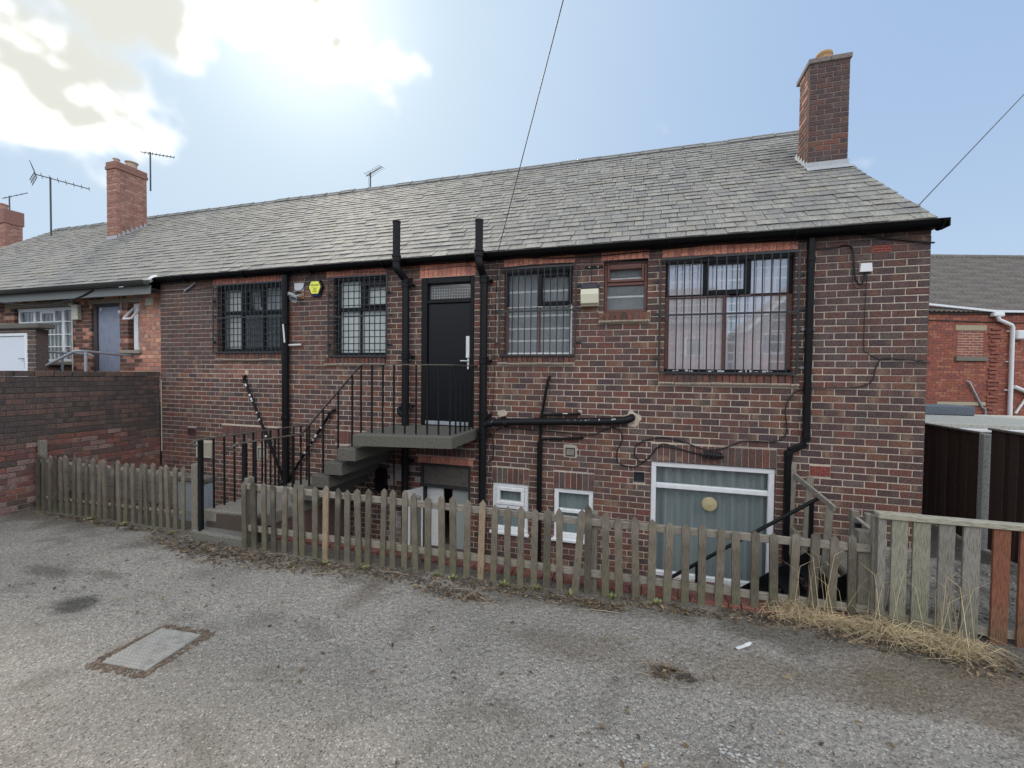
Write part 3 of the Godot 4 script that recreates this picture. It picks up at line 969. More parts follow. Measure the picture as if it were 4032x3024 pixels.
func build_doors() -> void:
	# black door on the landing
	var d := Node3D.new()
	d.name = "door"
	house.add_child(d, true)
	var bk: Material = M.black
	boxn(d, "frame_bar", Vector3(-3.318, 1.075, -0.1), Vector3(-3.222, 3.392, -0.005), bk, 0.008)
	boxn(d, "frame_bar", Vector3(-2.49, 1.075, -0.1), Vector3(-2.427, 3.392, -0.005), bk, 0.008)
	boxn(d, "frame_bar", Vector3(-3.2215, 3.305, -0.1), Vector3(-2.4905, 3.392, -0.005), bk, 0.008)
	boxn(d, "frame_bar", Vector3(-3.2215, 2.995, -0.1), Vector3(-2.4905, 3.058, -0.008), bk, 0.008)
	boxn(d, "leaf", Vector3(-3.2205, 1.145, -0.09), Vector3(-2.4915, 2.993, -0.045), M.gloss_black, 0.004)
	var th := boxn(d, "threshold", Vector3(-3.24, 1.085, -0.1), Vector3(-2.5, 1.144, 0.012), M.galv, 0.008)
	th.set_meta("label", "worn grey metal strip")
	var b := MB.new()
	b.quad(Vector3(-3.22, 3.06, -0.08), Vector3(-2.49, 3.06, -0.08), Vector3(-2.49, 3.304, -0.08), Vector3(-3.22, 3.304, -0.08))
	put(d, "pane", b, M.glass)
	var wm := mat(lin(0.5, 0.5, 0.48), 0.6)
	for x in seq(-3.17, -2.52, 0.043): rod(d, "wire", Vector3(x, 3.06, -0.074), Vector3(x, 3.27, -0.074), 0.0024, wm)
	for y in seq(3.085, 3.26, 0.043): rod(d, "wire", Vector3(-3.2, y, -0.07), Vector3(-2.5, y, -0.07), 0.0024, wm)
	boxn(house, "transom_board", Vector3(-3.22, 3.06, -0.14), Vector3(-2.49, 3.3, -0.13), mat(lin(0.1, 0.095, 0.085), 0.9))
	boxn(d, "lock_cover", Vector3(-2.558, 2.14, -0.045), Vector3(-2.502, 2.475, -0.008), M.white, 0.004)
	var hp := boxn(d, "handle_plate", Vector3(-2.546, 1.965, -0.045), Vector3(-2.514, 2.138, -0.034), M.white, 0.004)
	tuben(hp, "lever", smooth([Vector3(-2.53, 2.09, -0.035), Vector3(-2.53, 2.09, 0.01), Vector3(-2.58, 2.092, 0.016), Vector3(-2.64, 2.095, 0.012)], 4), 0.009, M.white)
	boxn(house, "mortar_bed", Vector3(-3.36, 3.396, -0.02), Vector3(-2.4, 3.4015, 0.006), mat(lin(0.5, 0.45, 0.38), 0.95))
	# basement doorway under the landing, its white leaf standing open
	var e := Node3D.new()
	e.name = "basement_door"
	house.add_child(e, true)
	var fr := mat(lin(0.03, 0.03, 0.032), 0.6)
	boxn(e, "frame_bar", Vector3(-3.32, -0.9, -0.12), Vector3(-3.285, 0.458, -0.02), fr, 0.005)
	boxn(e, "frame_bar", Vector3(-2.505, -0.9, -0.12), Vector3(-2.47, 0.458, -0.02), fr, 0.005)
	boxn(e, "frame_bar", Vector3(-3.284, 0.425, -0.12), Vector3(-2.506, 0.458, -0.02), fr, 0.005)
	var bo := boxn(e, "board", Vector3(-3.284, 0.125, -0.07), Vector3(-2.506, 0.424, -0.05), mat(lin(0.11, 0.1, 0.09), 0.9, noise_tex(53, 0.012, 0.5, 1.8, 5), Vector3(1.5, 1.5, 1.5)), 0.003)
	bo.set_meta("label", "grimy dark board closing the fanlight")
	boxn(e, "frame_bar", Vector3(-3.284, 0.08, -0.12), Vector3(-2.506, 0.124, -0.03), fr, 0.005)
	var leaf := MB.new()
	leaf.bar(Vector3(-3.29, -0.4, -0.015), Vector3(-3.43, -0.4, 0.32), 0.04, 0.96, Vector3.UP, 0.004)
	put(e, "leaf", leaf, M.white)
	boxn(house, "inner_wall", Vector3(-3.27, -0.9, -0.17), Vector3(-2.98, 0.07, -0.14), M.white)
	boxn(house, "inner_wall", Vector3(-2.82, -0.9, -0.17), Vector3(-2.52, 0.07, -0.14), mat(lin(0.3, 0.33, 0.33), 0.8))
	boxn(house, "inner_wall", Vector3(-2.98, -0.9, -1.6), Vector3(-2.7, 0.4, -1.58), mat(lin(0.3, 0.22, 0.12), 0.8))


# ---------------------------------------------------------------- roofs
const SLOPE := 0.745
const ROOF0 := 3.7        # height of the roof plane over the rear wall
const RIDGE_Z := -4.7

func roof_point(x: float, t: float, lift := 0.0, eave := 0.11) -> Vector3:
	var l := sqrt(1.0 + SLOPE * SLOPE)
	var z := eave - t / l
	return Vector3(x, ROOF0 - SLOPE * z, z) + Vector3(0, 1.0, SLOPE) / l * lift

func slate_pool() -> void:
	rng.seed = 303
	var cols := [lin(0.25, 0.243, 0.228), lin(0.268, 0.26, 0.24), lin(0.235, 0.23, 0.22), lin(0.285, 0.276, 0.252), lin(0.26, 0.25, 0.228), lin(0.215, 0.21, 0.202), lin(0.275, 0.262, 0.23)]
	var out := []
	for k in 28:
		var base: Color = cols[k % cols.size()]
		var a := []
		for i in 5:
			var w := rng.randf_range(0.92, 1.08)
			var c := Color(base.r * w, base.g * w, base.b * w)
			if rng.randf() < 0.2: c = c.lerp(lin(0.36, 0.35, 0.3), rng.randf_range(0.3, 0.8))     # lichen
			a.append(c)
		var b := MB.new()
		b.brick(Vector3.ZERO, Vector3.RIGHT, Vector3.UP, Vector3.BACK, 0.25, 0.26, 0.008, a, 0.0015)
		out.append({"cols": a, "mesh": b.mesh()})
	pools["slate"] = out

func slate_field(part: Node3D, x0: float, x1: float, gauge: float, most: int, eave := 0.11) -> void:
	var l := sqrt(1.0 + SLOPE * SLOPE)
	var total := (eave - RIDGE_Z) * l
	var rows := int(round(total / gauge))
	var list := []
	for i in rows:
		var x := x0 - rng.randf_range(0.0, 0.02) - (0.125 if i % 2 == 1 else 0.0)
		while x < x1:
			var w := 0.25 + rng.randf_range(-0.02, 0.02)
			var a := maxf(x, x0 - 0.01)
			var b := minf(x + w, x1 + rng.randf_range(-0.008, 0.008))
			x += w
			if b - a < 0.04: continue
			list.append([a + 0.004, b - a - 0.008, i * gauge, i])
	for e in list:
		e.append(roof_point(e[0], e[2]).distance_to(EYE))
	list.sort_custom(func(p, q): return p[4] < q[4])
	var rest := MB.new()
	var u := Vector3(0, SLOPE, -1).normalized()
	var nn := Vector3(0, 1, SLOPE).normalized()
	for i in list.size():
		var e: Array = list[i]
		var pick: Dictionary = pools.slate[rng.randi() % pools.slate.size()]
		var len_: float = 0.26 if e[3] < rows - 1 else gauge
		var lo := rng.randf_range(0.016, 0.028)
		var slip := 0.0
		if rng.randf() < 0.012: slip = rng.randf_range(0.015, 0.05)
		var at := roof_point(e[0], e[2] - slip, lo, eave)
		var tip := roof_point(e[0], e[2] - slip + len_, 0.007, eave)
		var ey := (tip - at).normalized()
		var ex := Vector3.RIGHT
		if rng.randf() < 0.05: ex = (ex + ey * rng.randf_range(-0.05, 0.05)).normalized()
		var ez := ex.cross(ey).normalized()
		ey = ez.cross(ex)
		if i < most:
			inst(part, "slate", pick.mesh, M.slate, part.global_transform.affine_inverse() * Transform3D(Basis(ex * (e[1] / 0.25), ey * (len_ / 0.26), ez), at))
		else:
			rest.brick(at, ex, ey, ez, e[1], len_, 0.008, pick.cols, 0.0015)
	if rest.v.size(): put(part, "slates", rest, M.slate).set_meta("kind", "stuff")

func ridge_tile_mesh(len_: float) -> ArrayMesh:
	var b := MB.new()
	b.col = lin(0.3, 0.3, 0.29)
	var s := Vector2(-0.13, -0.1)
	for side in [-1.0, 1.0]:
		var p := PackedVector2Array([Vector2(0, 0.0), Vector2(0, 0.018), Vector2(0.13 * side, -0.075), Vector2(0.13 * side, -0.093)])
		if side > 0.0: p = PackedVector2Array([p[0], p[3], p[2], p[1]])
		b.prism(p, Vector3.ZERO, Vector3.FORWARD, Vector3.UP, Vector3.RIGHT, 0.0, len_)
	b.tube([Vector3(0, 0.02, 0), Vector3(len_, 0.02, 0)], 0.022, 8)
	# roll over the joint
	for side in [-1.0, 1.0]: b.bar(Vector3(len_ - 0.02, 0.03, 0), Vector3(len_ - 0.02, -0.07, 0.14 * side), 0.05, 0.03, Vector3.RIGHT, 0.008)
	return b.mesh()

func ridge_row(part: Node3D, x0: float, x1: float, y: float) -> void:
	var k := int(round((x1 - x0) / 0.47))
	var l := (x1 - x0) / k
	var m := ridge_tile_mesh(l)
	for i in k:
		inst(part, "ridge_tile", m, M.slate, Transform3D(Basis(), Vector3(x0 + l * i, y + rng.randf_range(-0.008, 0.012), RIDGE_Z)))

func half_round_gutter(parent: Node, x0: float, x1: float, y: float, z: float, r: float, m: Material, called := "gutter", squash := 1.0) -> MeshInstance3D:
	var b := MB.new()
	var k := 14
	for i in k:
		var a := PI + PI * i / k
		var e := PI + PI * (i + 1) / k
		var p := Vector3(0, sin(a) * r * squash, cos(a) * r)
		var q := Vector3(0, sin(e) * r * squash, cos(e) * r)
		var na := Vector3(0, sin(a), cos(a))
		var ne := Vector3(0, sin(e), cos(e))
		var o0 := Vector3(x0, y, z)
		var o1 := Vector3(x1, y, z)
		b.quadn([o0 + p, o0 + q, o1 + q, o1 + p], [-na, -ne, -ne, -na])
		b.quadn([o1 + p, o1 + q, o0 + q, o0 + p], [na, ne, ne, na])
		b.tri(o1, o1 + p, o1 + q)
		b.tri(o0, o0 + q, o0 + p)
	b.bx(Vector3(x0, y - 0.008, z + r - 0.004), Vector3(x1, y + 0.006, z + r + 0.008), 0.003)
	return put(parent, called, b, m)

func build_roof() -> void:
	slate_pool()
	rng.seed = 304
	var deck := MB.new()
	deck.col = lin(0.1, 0.1, 0.1)
	var ry := ROOF0 - SLOPE * RIDGE_Z
	var e0 := roof_point(-9.0, 0.02)
	deck.quad(Vector3(-9.03, e0.y, e0.z), Vector3(3.24, e0.y, e0.z), Vector3(3.24, ry, RIDGE_Z), Vector3(-9.03, ry, RIDGE_Z))
	deck.quad(Vector3(3.24, e0.y, -9.4 - e0.z), Vector3(-9.03, e0.y, -9.4 - e0.z), Vector3(-9.03, ry, RIDGE_Z), Vector3(3.24, ry, RIDGE_Z))
	var roof := put(house, "roof", deck, M.slate)
	slate_field(roof, -9.0, 3.27, 0.2073, 300)
	ridge_row(roof, -9.0, 3.26, ry + 0.03)
	# fascia and gutter
	var bk: Material = M.black
	boxn(house, "fascia_board", Vector3(-9.0, 3.605, 0.004), Vector3(3.2, 3.69, 0.028), bk, 0.003)
	boxn(house, "soffit_board", Vector3(-9.0, 3.6, -0.02), Vector3(3.2, 3.606, 0.06), bk, 0.002)
	var gu := half_round_gutter(house, -9.0, 3.25, 3.672, 0.105, 0.072, bk, "gutter", 1.15)
	for x in seq(-8.2, 3.2, 1.45):
		var b := MB.new()
		var k := 10
		for i in k:
			var a := PI + PI * i / k
			var e := PI + PI * (i + 1) / k
			b.bar(Vector3(x, 3.672 + sin(a) * 0.086, 0.105 + cos(a) * 0.075), Vector3(x, 3.672 + sin(e) * 0.086, 0.105 + cos(e) * 0.075), 0.05, 0.008, Vector3.RIGHT)
		put(gu, "joint_clip", b, bk)
	boxn(gu, "stop_end", Vector3(3.25, 3.585, 0.03), Vector3(3.262, 3.68, 0.182), bk, 0.003)
	build_chimney()

func build_chimney() -> void:
	var c := Node3D.new()
	c.name = "chimney"
	house.add_child(c, true)
	rng.seed = 305
	var mo := func(_x, _y): return lin(0.3, 0.25, 0.22)
	var w := 0.57
	var base := 4.95
	var top := 7.115
	var pl := func(_x, y): return "dark" if y > 5.9 else ("dark" if rng.randf() < 0.5 else "red")
	var faces := [  # left face takes warmer bricks, sunlight put into their colour
		[Vector3(2.652, 0, -2.25), Vector3.RIGHT, Vector3.BACK, pl], [Vector3(2.652, 0, -2.718), Vector3.BACK, Vector3.LEFT, func(_x, _y): return "chim" if rng.randf() < 0.35 else "red"],
		[Vector3(3.222, 0, -2.352), Vector3.FORWARD, Vector3.RIGHT, pl], [Vector3(3.222, 0, -2.82), Vector3.LEFT, Vector3.FORWARD, pl],
	]
	for i in 4:
		var f: Array = faces[i]
		var d := {"o": f[0], "ex": f[1], "ez": f[2], "w": w if i % 2 == 0 else 0.366, "y0": base, "y1": top, "joint": top, "phase": 0.0 if i % 2 == 0 else 0.114, "pool_of": f[3], "mortar_of": mo, "most": 90 if i < 2 else 0, "thick": 0.2, "cell": 0.4}
		var body := mortar_body(c, "stack_face", d)
		lay(body, d)
	for q in [[2.63, 7.116, -2.843, 2.945, 7.2, -2.228], [2.949, 7.116, -2.843, 3.245, 7.2, -2.228]]:
		boxn(c, "cap_slab", Vector3(q[0], q[1], q[2]), Vector3(q[3], q[4], q[5]), M.concrete, 0.01, lin(0.24, 0.2, 0.19))
	var fl := MB.new()
	fl.col = lin(0.3, 0.28, 0.26)
	fl.lathe(Vector3(2.95, 7.19, -2.55), [[0.24, 0.0], [0.16, 0.05], [0.0, 0.06]], 20)
	put(c, "flaunching", fl, M.concrete)
	var pot := MB.new()
	pot.lathe(Vector3(2.95, 7.2, -2.55), [[0.135, 0.0], [0.12, 0.04], [0.115, 0.16], [0.13, 0.2], [0.12, 0.235], [0.07, 0.27], [0.0, 0.285]], 22)
	put(c, "chimney_pot", pot, M.pot)
	# lead: an apron in front and steps up the side
	var yf := ROOF0 + SLOPE * 2.25
	var ap := MB.new()
	ap.bar(Vector3(2.6, yf + 0.045, -2.244), Vector3(3.235, yf + 0.045, -2.244), 0.006, 0.13, Vector3.UP)
	ap.prism(PackedVector2Array([Vector2(2.6, 0.0), Vector2(3.27, 0.0), Vector2(3.24, 0.2), Vector2(2.63, 0.2)]), roof_point(0, 0.0, 0.03) + (roof_point(0, 1.0) - roof_point(0, 0.0)) * ((0.11 + 2.1) * sqrt(1.0 + SLOPE * SLOPE)), Vector3.RIGHT, Vector3(0, SLOPE, -1).normalized(), Vector3(0, 1, SLOPE).normalized(), 0.0, 0.006)
	put(c, "lead_apron", ap, M.lead)
	for i in 5:
		var z := -2.25 - 0.12 * i
		var y := ROOF0 - SLOPE * z + 0.02
		var s := MB.new()
		s.prism(PackedVector2Array([Vector2(0, -0.05), Vector2(0.125, 0.04), Vector2(0.125, 0.13), Vector2(0.02, 0.13), Vector2(0.0, 0.1)]), Vector3(2.647 - 0.0006 * i, y, z), Vector3.FORWARD, Vector3.UP, Vector3.RIGHT, -0.004, 0.0)
		put(c, "lead_step", s, M.lead)
	tuben(c, "cable", smooth([Vector3(3.235, 5.62, -2.5), Vector3(3.27, 5.5, -2.45), Vector3(3.29, 5.3, -2.2), Vector3(3.3, 5.05, -1.85)], 4), 0.007, M.wire, 6)


# ---------------------------------------------------------------- pipes
func collar(parent: Node, x: float, y: float, z: float, r: float, m: Material, double := true) -> void:
	var b := MB.new()
	b.lathe(Vector3(x, y, z), [[r * 0.9, -0.05], [r * 1.22, -0.048], [r * 1.22, -0.03], [r * 1.1, -0.028], [r * 1.1, 0.02], [r * 1.25, 0.024], [r * 1.25, 0.046], [r * 0.9, 0.05]], 20)
	put(parent, "collar", b, m)
	if double:
		boxn(parent, "ear", Vector3(x + r * 0.9, y - 0.02, 0.0), Vector3(x + r * 1.9, y + 0.015, z + 0.01), m, 0.006)

func build_pipes() -> void:
	rng.seed = 404
	var ir: Material = M.iron
	# two soil pipes that swan out round the gutter and end over the eaves
	for q in [[-3.602, 4.22, 3.655, -3.53, 3.29, [3.29, 2.165, 1.375, 0.5]], [-2.247, 4.115, 3.64, -2.222, 3.29, [3.29, 2.1, 1.28, 0.985]]]:
		var s := Node3D.new()
		s.name = "soil_pipe"
		house.add_child(s, true)
		var pts := [Vector3(q[0], q[1], 0.275), Vector3(q[0], q[2] - 0.06, 0.275)]
		pts += smooth([Vector3(q[0], q[2] - 0.1, 0.275), Vector3(q[0] + 0.012, q[2] - 0.17, 0.26), Vector3(q[3] - 0.02, q[4] + 0.09, 0.13), Vector3(q[3], q[4] + 0.02, 0.115)], 5)
		pts.append(Vector3(q[3], -0.9, 0.115))
		tuben(s, "barrel", pts, 0.057, ir, 18)
		var rim := MB.new()
		rim.lathe(Vector3(q[0], q[1], 0.275), [[0.045, -0.1], [0.045, 0.006], [0.062, 0.006], [0.064, -0.02], [0.057, -0.022]], 18)
		put(s, "rim", rim, ir)
		collar(s, q[0], q[2], 0.275, 0.057, ir, false)
		for y in q[5]: collar(s, q[3], y, 0.115, 0.057, ir)
		for k in 14:      # rust and flaked paint
			var y := rng.randf_range(q[2] + 0.1, q[1])
			boxn(s, "paint_flake", Vector3(q[0] - 0.058, y, 0.262), Vector3(q[0] - 0.05, y + rng.randf_range(0.01, 0.04), 0.285), M.galv)
	var s1 := house.get_node("soil_pipe") as Node3D
	var br := tuben(s1, "branch", smooth([Vector3(-3.53, 1.2, 0.115), Vector3(-3.6, 1.26, 0.115), Vector3(-3.66, 1.3, 0.07), Vector3(-3.67, 1.31, 0.0)], 4), 0.05, ir, 16)
	br.set_meta("label", "elbow into the wall")
	# the long pipe across the wall from the second stack
	var h := Node3D.new()
	h.name = "waste_pipe"
	house.add_child(h, true)
	tuben(h, "barrel", smooth([Vector3(-2.222, 1.1, 0.115), Vector3(-2.14, 1.155, 0.115), Vector3(-1.9, 1.19, 0.115), Vector3(-1.0, 1.235, 0.115), Vector3(-0.45, 1.262, 0.115), Vector3(-0.2, 1.285, 0.11), Vector3(-0.1, 1.31, 0.06), Vector3(-0.085, 1.32, 0.0)], 4), 0.052, ir, 18)
	for x in [-2.1, -1.86]:
		var b := MB.new()
		var ax := Vector3(1, 0.05, 0).normalized()
		b.lathe(Vector3(x, 1.165 + (x + 2.1) * 0.05, 0.115), [[0.05, -0.035], [0.063, -0.03], [0.063, 0.03], [0.05, 0.035]], 18, Basis(Vector3.UP, ax, Vector3.UP.cross(ax)))
		put(h, "collar", b, ir)
	var eye_ := MB.new()
	eye_.lathe(Vector3(-1.9, 1.23, 0.115), [[0.045, 0.0], [0.045, 0.03], [0.02, 0.045], [0.0, 0.047]], 14)
	put(h, "access_cap", eye_, ir)
	for x in [-2.08, -2.05]:
		var pts := []
		for k in 13: pts.append(Vector3(x + 0.025 * sin(TAU * k / 12.0), 1.165 + 0.058 * sin(TAU * k / 12.0 + 1.2), 0.115 + 0.058 * cos(TAU * k / 12.0 + 1.2)))
		tuben(h, "wire_tie", pts, 0.004, M.galv, 6)
	for k in 9:
		var x := rng.randf_range(-1.0, -0.3)
		boxn(h, "paint_flake", Vector3(x, 1.24 + (x + 1.0) * 0.05 + rng.randf() * 0.03, 0.15), Vector3(x + rng.randf_range(0.01, 0.04), 1.25 + (x + 1.0) * 0.05 + rng.randf() * 0.03, 0.163), M.chip)
	cement("cement_patch", Vector2(-0.08, 1.3), Vector2(0.11, 0.11))
	cement("cement_patch", Vector2(-1.95, 1.31), Vector2(0.09, 0.05))
	# thin waste pipe and its branches
	var t := Node3D.new()
	t.name = "waste_pipe"
	house.add_child(t, true)
	tuben(t, "barrel", [Vector3(-1.238, 1.86, 0.0), Vector3(-1.238, 1.855, 0.045), Vector3(-1.25, 1.82, 0.05), Vector3(-1.335, 1.34, 0.05), Vector3(-1.345, 1.27, 0.05), Vector3(-1.36, 0.92, 0.05)], 0.021, M.black, 12)
	tuben(t, "branch", [Vector3(-1.33, 1.3, 0.05), Vector3(-1.3, 1.318, 0.05), Vector3(-0.82, 1.343, 0.05), Vector3(-0.8, 1.35, 0.0)], 0.02, M.black, 12)
	tuben(t, "branch", [Vector3(-1.35, 0.95, 0.05), Vector3(-1.31, 0.965, 0.05), Vector3(-0.78, 1.003, 0.05), Vector3(-0.755, 1.01, 0.0)], 0.018, M.black, 12)
	boxn(t, "down_leg", Vector3(-1.394, -0.9, 0.015), Vector3(-1.328, 0.925, 0.08), M.black, 0.006)
	boxn(t, "paint_flake", Vector3(-1.03, 1.34, 0.062), Vector3(-0.96, 1.352, 0.073), M.chip)
	cement("cement_patch", Vector2(-0.79, 1.37), Vector2(0.03, 0.035))
	# left downpipe with its white strap and bracket
	var dl := Node3D.new()
	dl.name = "downpipe"
	house.add_child(dl, true)
	boxn(dl, "barrel", Vector3(-5.983, 0.02, 0.02), Vector3(-5.868, 3.6, 0.12), M.black, 0.03)
	boxn(dl, "joint_band", Vector3(-5.988, 2.7, 0.015), Vector3(-5.863, 2.78, 0.126), M.black, 0.02)
	boxn(dl, "joint_band", Vector3(-5.988, 1.05, 0.015), Vector3(-5.863, 1.12, 0.126), M.black, 0.02)
	tuben(dl, "shoe", smooth([Vector3(-5.925, 0.05, 0.07), Vector3(-5.925, -0.03, 0.08), Vector3(-5.98, -0.07, 0.12)], 4), 0.06, M.black, 14)
	barn(dl, "strap", Vector3(-5.918, 2.72, 0.127), Vector3(-5.885, 2.4, 0.127), 0.008, 0.03, M.white, Vector3.RIGHT, 0.002)
	barn(dl, "bracket", Vector3(-5.87, 2.363, 0.05), Vector3(-5.61, 2.37, 0.05), 0.02, 0.028, M.white, Vector3.UP, 0.003)
	for q in [[[-6.885, 1.815, 0.0], [-6.885, 1.8, 0.05], [-6.86, 1.73, 0.055], [-6.01, 0.06, 0.06], [-5.99, -0.03, 0.06]], [[-4.94, 1.255, 0.0], [-4.955, 1.25, 0.05], [-5.02, 1.17, 0.055], [-5.83, 0.06, 0.06], [-5.86, 0.0, 0.06]]]:
		var wp := Node3D.new()
		wp.name = "waste_pipe"
		house.add_child(wp, true)
		var pts := []
		for p in q: pts.append(Vector3(p[0], p[1], p[2]))
		tuben(wp, "barrel", pts, 0.024, M.black, 12)
		var a: Vector3 = pts[2]
		var z: Vector3 = pts[3]
		for k in 7:
			var u := rng.randf_range(0.02, 0.6)
			var ln := rng.randf_range(0.01, 0.035)
			tuben(wp, "bare_patch", [a.lerp(z, u) + Vector3(0, 0, 0.004), a.lerp(z, u + ln) + Vector3(0, 0, 0.004)], 0.0225, M.chip, 10)
		collar(wp, a.x, a.y, a.z, 0.024, M.black, false)
	cement("cement_patch", Vector2(-6.87, 1.87), Vector2(0.04, 0.05))
	# right downpipe, stepping sideways near its foot
	var dr := Node3D.new()
	dr.name = "downpipe"
	house.add_child(dr, true)
	boxn(dr, "barrel", Vector3(1.945, 1.1, 0.025), Vector3(2.013, 3.62, 0.095), M.black, 0.008)
	barn(dr, "offset", Vector3(1.985, 1.085, 0.06), Vector3(1.795, 0.985, 0.06), 0.068, 0.07, M.black, Vector3.UP, 0.012)
	boxn(dr, "lower_barrel", Vector3(1.76, -0.9, 0.025), Vector3(1.828, 0.99, 0.095), M.black, 0.008)
	for y in [3.3, 2.42, 1.14, 0.9]: 
		var x := 1.979 if y > 1.0 else 1.794
		boxn(dr, "joint_band", Vector3(x - 0.04, y, 0.02), Vector3(x + 0.04, y + 0.07, 0.1), M.black, 0.008)
	for y in [2.47, 2.0]: boxn(dr, "bracket", Vector3(1.91, y, 0.0), Vector3(2.05, y + 0.03, 0.022), M.galv, 0.003)

func cement(called: String, at: Vector2, size: Vector2) -> void:
	var b := MB.new()
	b.col = lin(0.58, 0.5, 0.4)
	var poly := PackedVector2Array()
	for k in 16:
		var a := TAU * k / 16
		poly.append(at + Vector2(cos(a) * size.x, sin(a) * size.y) * rng.randf_range(0.75, 1.2))
	b.prism(poly, Vector3.ZERO, Vector3.RIGHT, Vector3.UP, Vector3.BACK, -0.01, 0.0045)
	put(house, called, b, M.concrete)


# ---------------------------------------------------------------- fittings hung on the wall
func text_on(parent: Node3D, words: String, size: float, at: Vector3, m: Material, wide := 0.0) -> void:
	var t := TextMesh.new()
	t.text = words
	var f := SystemFont.new()
	f.font_names = PackedStringArray(["Droid Sans"])
	f.font_weight = 700
	t.font = f
	t.font_size = 32
	t.pixel_size = size / 32.0
	t.depth = 0.001
	var o := inst(parent, "lettering", t, m)
	var sx := 1.0
	if wide > 0.0 and t.get_aabb().size.x > 0.0: sx = wide / t.get_aabb().size.x
	o.transform = parent.global_transform.affine_inverse() * Transform3D(Basis(Vector3(sx, 0, 0), Vector3.UP, Vector3.BACK), at)

func build_fittings() -> void:
	rng.seed = 505
	# alarm box
	var a := thing("alarm_box", "yellow-faced black intruder alarm box beside the second barred window", "alarm box", Vector3(-5.3, 3.2, 0.0))
	var body := MB.new()
	body.col = lin(0.018, 0.02, 0.026)
	var hexa := func(k: float, dy: float) -> PackedVector2Array:
		var p := PackedVector2Array()
		for q in [[-0.07, -0.11], [0.07, -0.11], [0.125, 0.01], [0.075, 0.11], [-0.075, 0.11], [-0.125, 0.01]]: p.append(Vector2(-5.3 + q[0] * k, 3.335 + dy + q[1] * k))
		return p
	body.prism(hexa.call(1.12, 0.0), Vector3.ZERO, Vector3.RIGHT, Vector3.UP, Vector3.BACK, 0.0, 0.07)
	put(a, "case", body, M.smooth)
	var face := MB.new()
	face.col = lin(0.82, 0.85, 0.1)
	face.prism(hexa.call(0.93, -0.004), Vector3.ZERO, Vector3.RIGHT, Vector3.UP, Vector3.BACK, 0.069, 0.076)
	put(a, "face_plate", face, M.smooth)
	var lens_ := MB.new()
	lens_.col = lin(0.03, 0.08, 0.25)
	lens_.lathe(Vector3(-5.3, 3.205, 0.035), [[0.085, 0.02], [0.08, -0.01], [0.05, -0.025], [0.0, -0.028]], 20, Basis(Vector3.RIGHT, Vector3.UP, Vector3(0, 0, 0.4)))
	put(a, "strobe_lens", lens_, M.smooth)
	var ink := mat(lin(0.02, 0.03, 0.02), 0.6)
	text_on(a, "ARCANA", 0.042, Vector3(-5.3, 3.372, 0.0765), ink, 0.165)
	text_on(a, "07500", 0.03, Vector3(-5.3, 3.305, 0.0765), ink, 0.07)
	text_on(a, "204407", 0.03, Vector3(-5.3, 3.268, 0.0765), ink, 0.085)
	boxn(a, "printed_rule", Vector3(-5.36, 3.334, 0.0761), Vector3(-5.25, 3.337, 0.077), ink)
	# grey junction plate and twin lamp holder
	var j := thing("junction_box", "pale grey square junction plate above the spotlight", "junction box", Vector3(-5.68, 3.3, 0))
	boxn(j, "plate", Vector3(-5.775, 3.285, 0.0), Vector3(-5.575, 3.435, 0.03), mat(lin(0.5, 0.5, 0.54), 0.5), 0.006)
	var sp := thing("spotlight", "small grey spotlight on a rusty bracket by the left downpipe", "spotlight", Vector3(-5.68, 3.13, 0))
	boxn(sp, "bracket", Vector3(-5.63, 3.16, 0.0), Vector3(-5.575, 3.275, 0.02), mat(lin(0.36, 0.16, 0.05), 0.9), 0.003)
	var gm := mat(lin(0.34, 0.36, 0.38), 0.45)
	tuben(sp, "arm", smooth([Vector3(-5.6, 3.22, 0.02), Vector3(-5.62, 3.21, 0.08), Vector3(-5.68, 3.19, 0.11)], 4), 0.014, gm)
	var dish := MB.new()
	var ax := Vector3(0.2, -0.7, 0.68).normalized()
	var bs := Basis(Vector3.RIGHT, ax, Vector3.RIGHT.cross(ax)).orthonormalized()
	dish.lathe(Vector3(-5.68, 3.19, 0.09), [[0.0, -0.02], [0.03, -0.015], [0.04, 0.03], [0.07, 0.08], [0.068, 0.082], [0.03, 0.03]], 20, bs)
	put(sp, "reflector", dish, gm)
	var bar_ := MB.new()
	var ax2 := Vector3(-0.8, 0.25, 0.55).normalized()
	bar_.lathe(Vector3(-5.7, 3.21, 0.1), [[0.0, -0.01], [0.028, 0.0], [0.03, 0.09], [0.038, 0.1], [0.03, 0.1], [0.02, 0.04]], 16, Basis(ax2.cross(Vector3.UP).normalized(), ax2, Vector3.UP).orthonormalized())
	put(sp, "lamp_holder", bar_, gm)
	# floodlight
	var fl := thing("floodlight", "cream floodlight with a black hood between two windows", "floodlight", Vector3(-0.67, 2.85, 0))
	boxn(fl, "hood", Vector3(-0.79, 3.085, 0.0), Vector3(-0.55, 3.165, 0.125), mat(lin(0.03, 0.032, 0.045), 0.4), 0.012)
	var lp := MB.new()
	lp.col = lin(0.62, 0.6, 0.47)
	lp.prism(PackedVector2Array([Vector2(0.01, 0.0), Vector2(0.08, 0.0), Vector2(0.125, 0.03), Vector2(0.14, 0.15), Vector2(0.12, 0.225), Vector2(0.01, 0.225)]), Vector3(-0.79, 2.862, 0), Vector3.BACK, Vector3.UP, Vector3.LEFT, -0.24, 0.0)
	put(fl, "lens", lp, M.smooth)
	boxn(fl, "rim", Vector3(-0.797, 2.855, 0.0), Vector3(-0.543, 2.87, 0.085), mat(lin(0.5, 0.48, 0.37), 0.5), 0.005)
	# white telephone box and its loops of cable
	var wb := thing("telephone_box", "small white plastic telephone junction box near the right corner", "junction box", Vector3(2.557, 3.155, 0))
	var lid := MB.new()
	lid.col = lin(0.72, 0.74, 0.76)
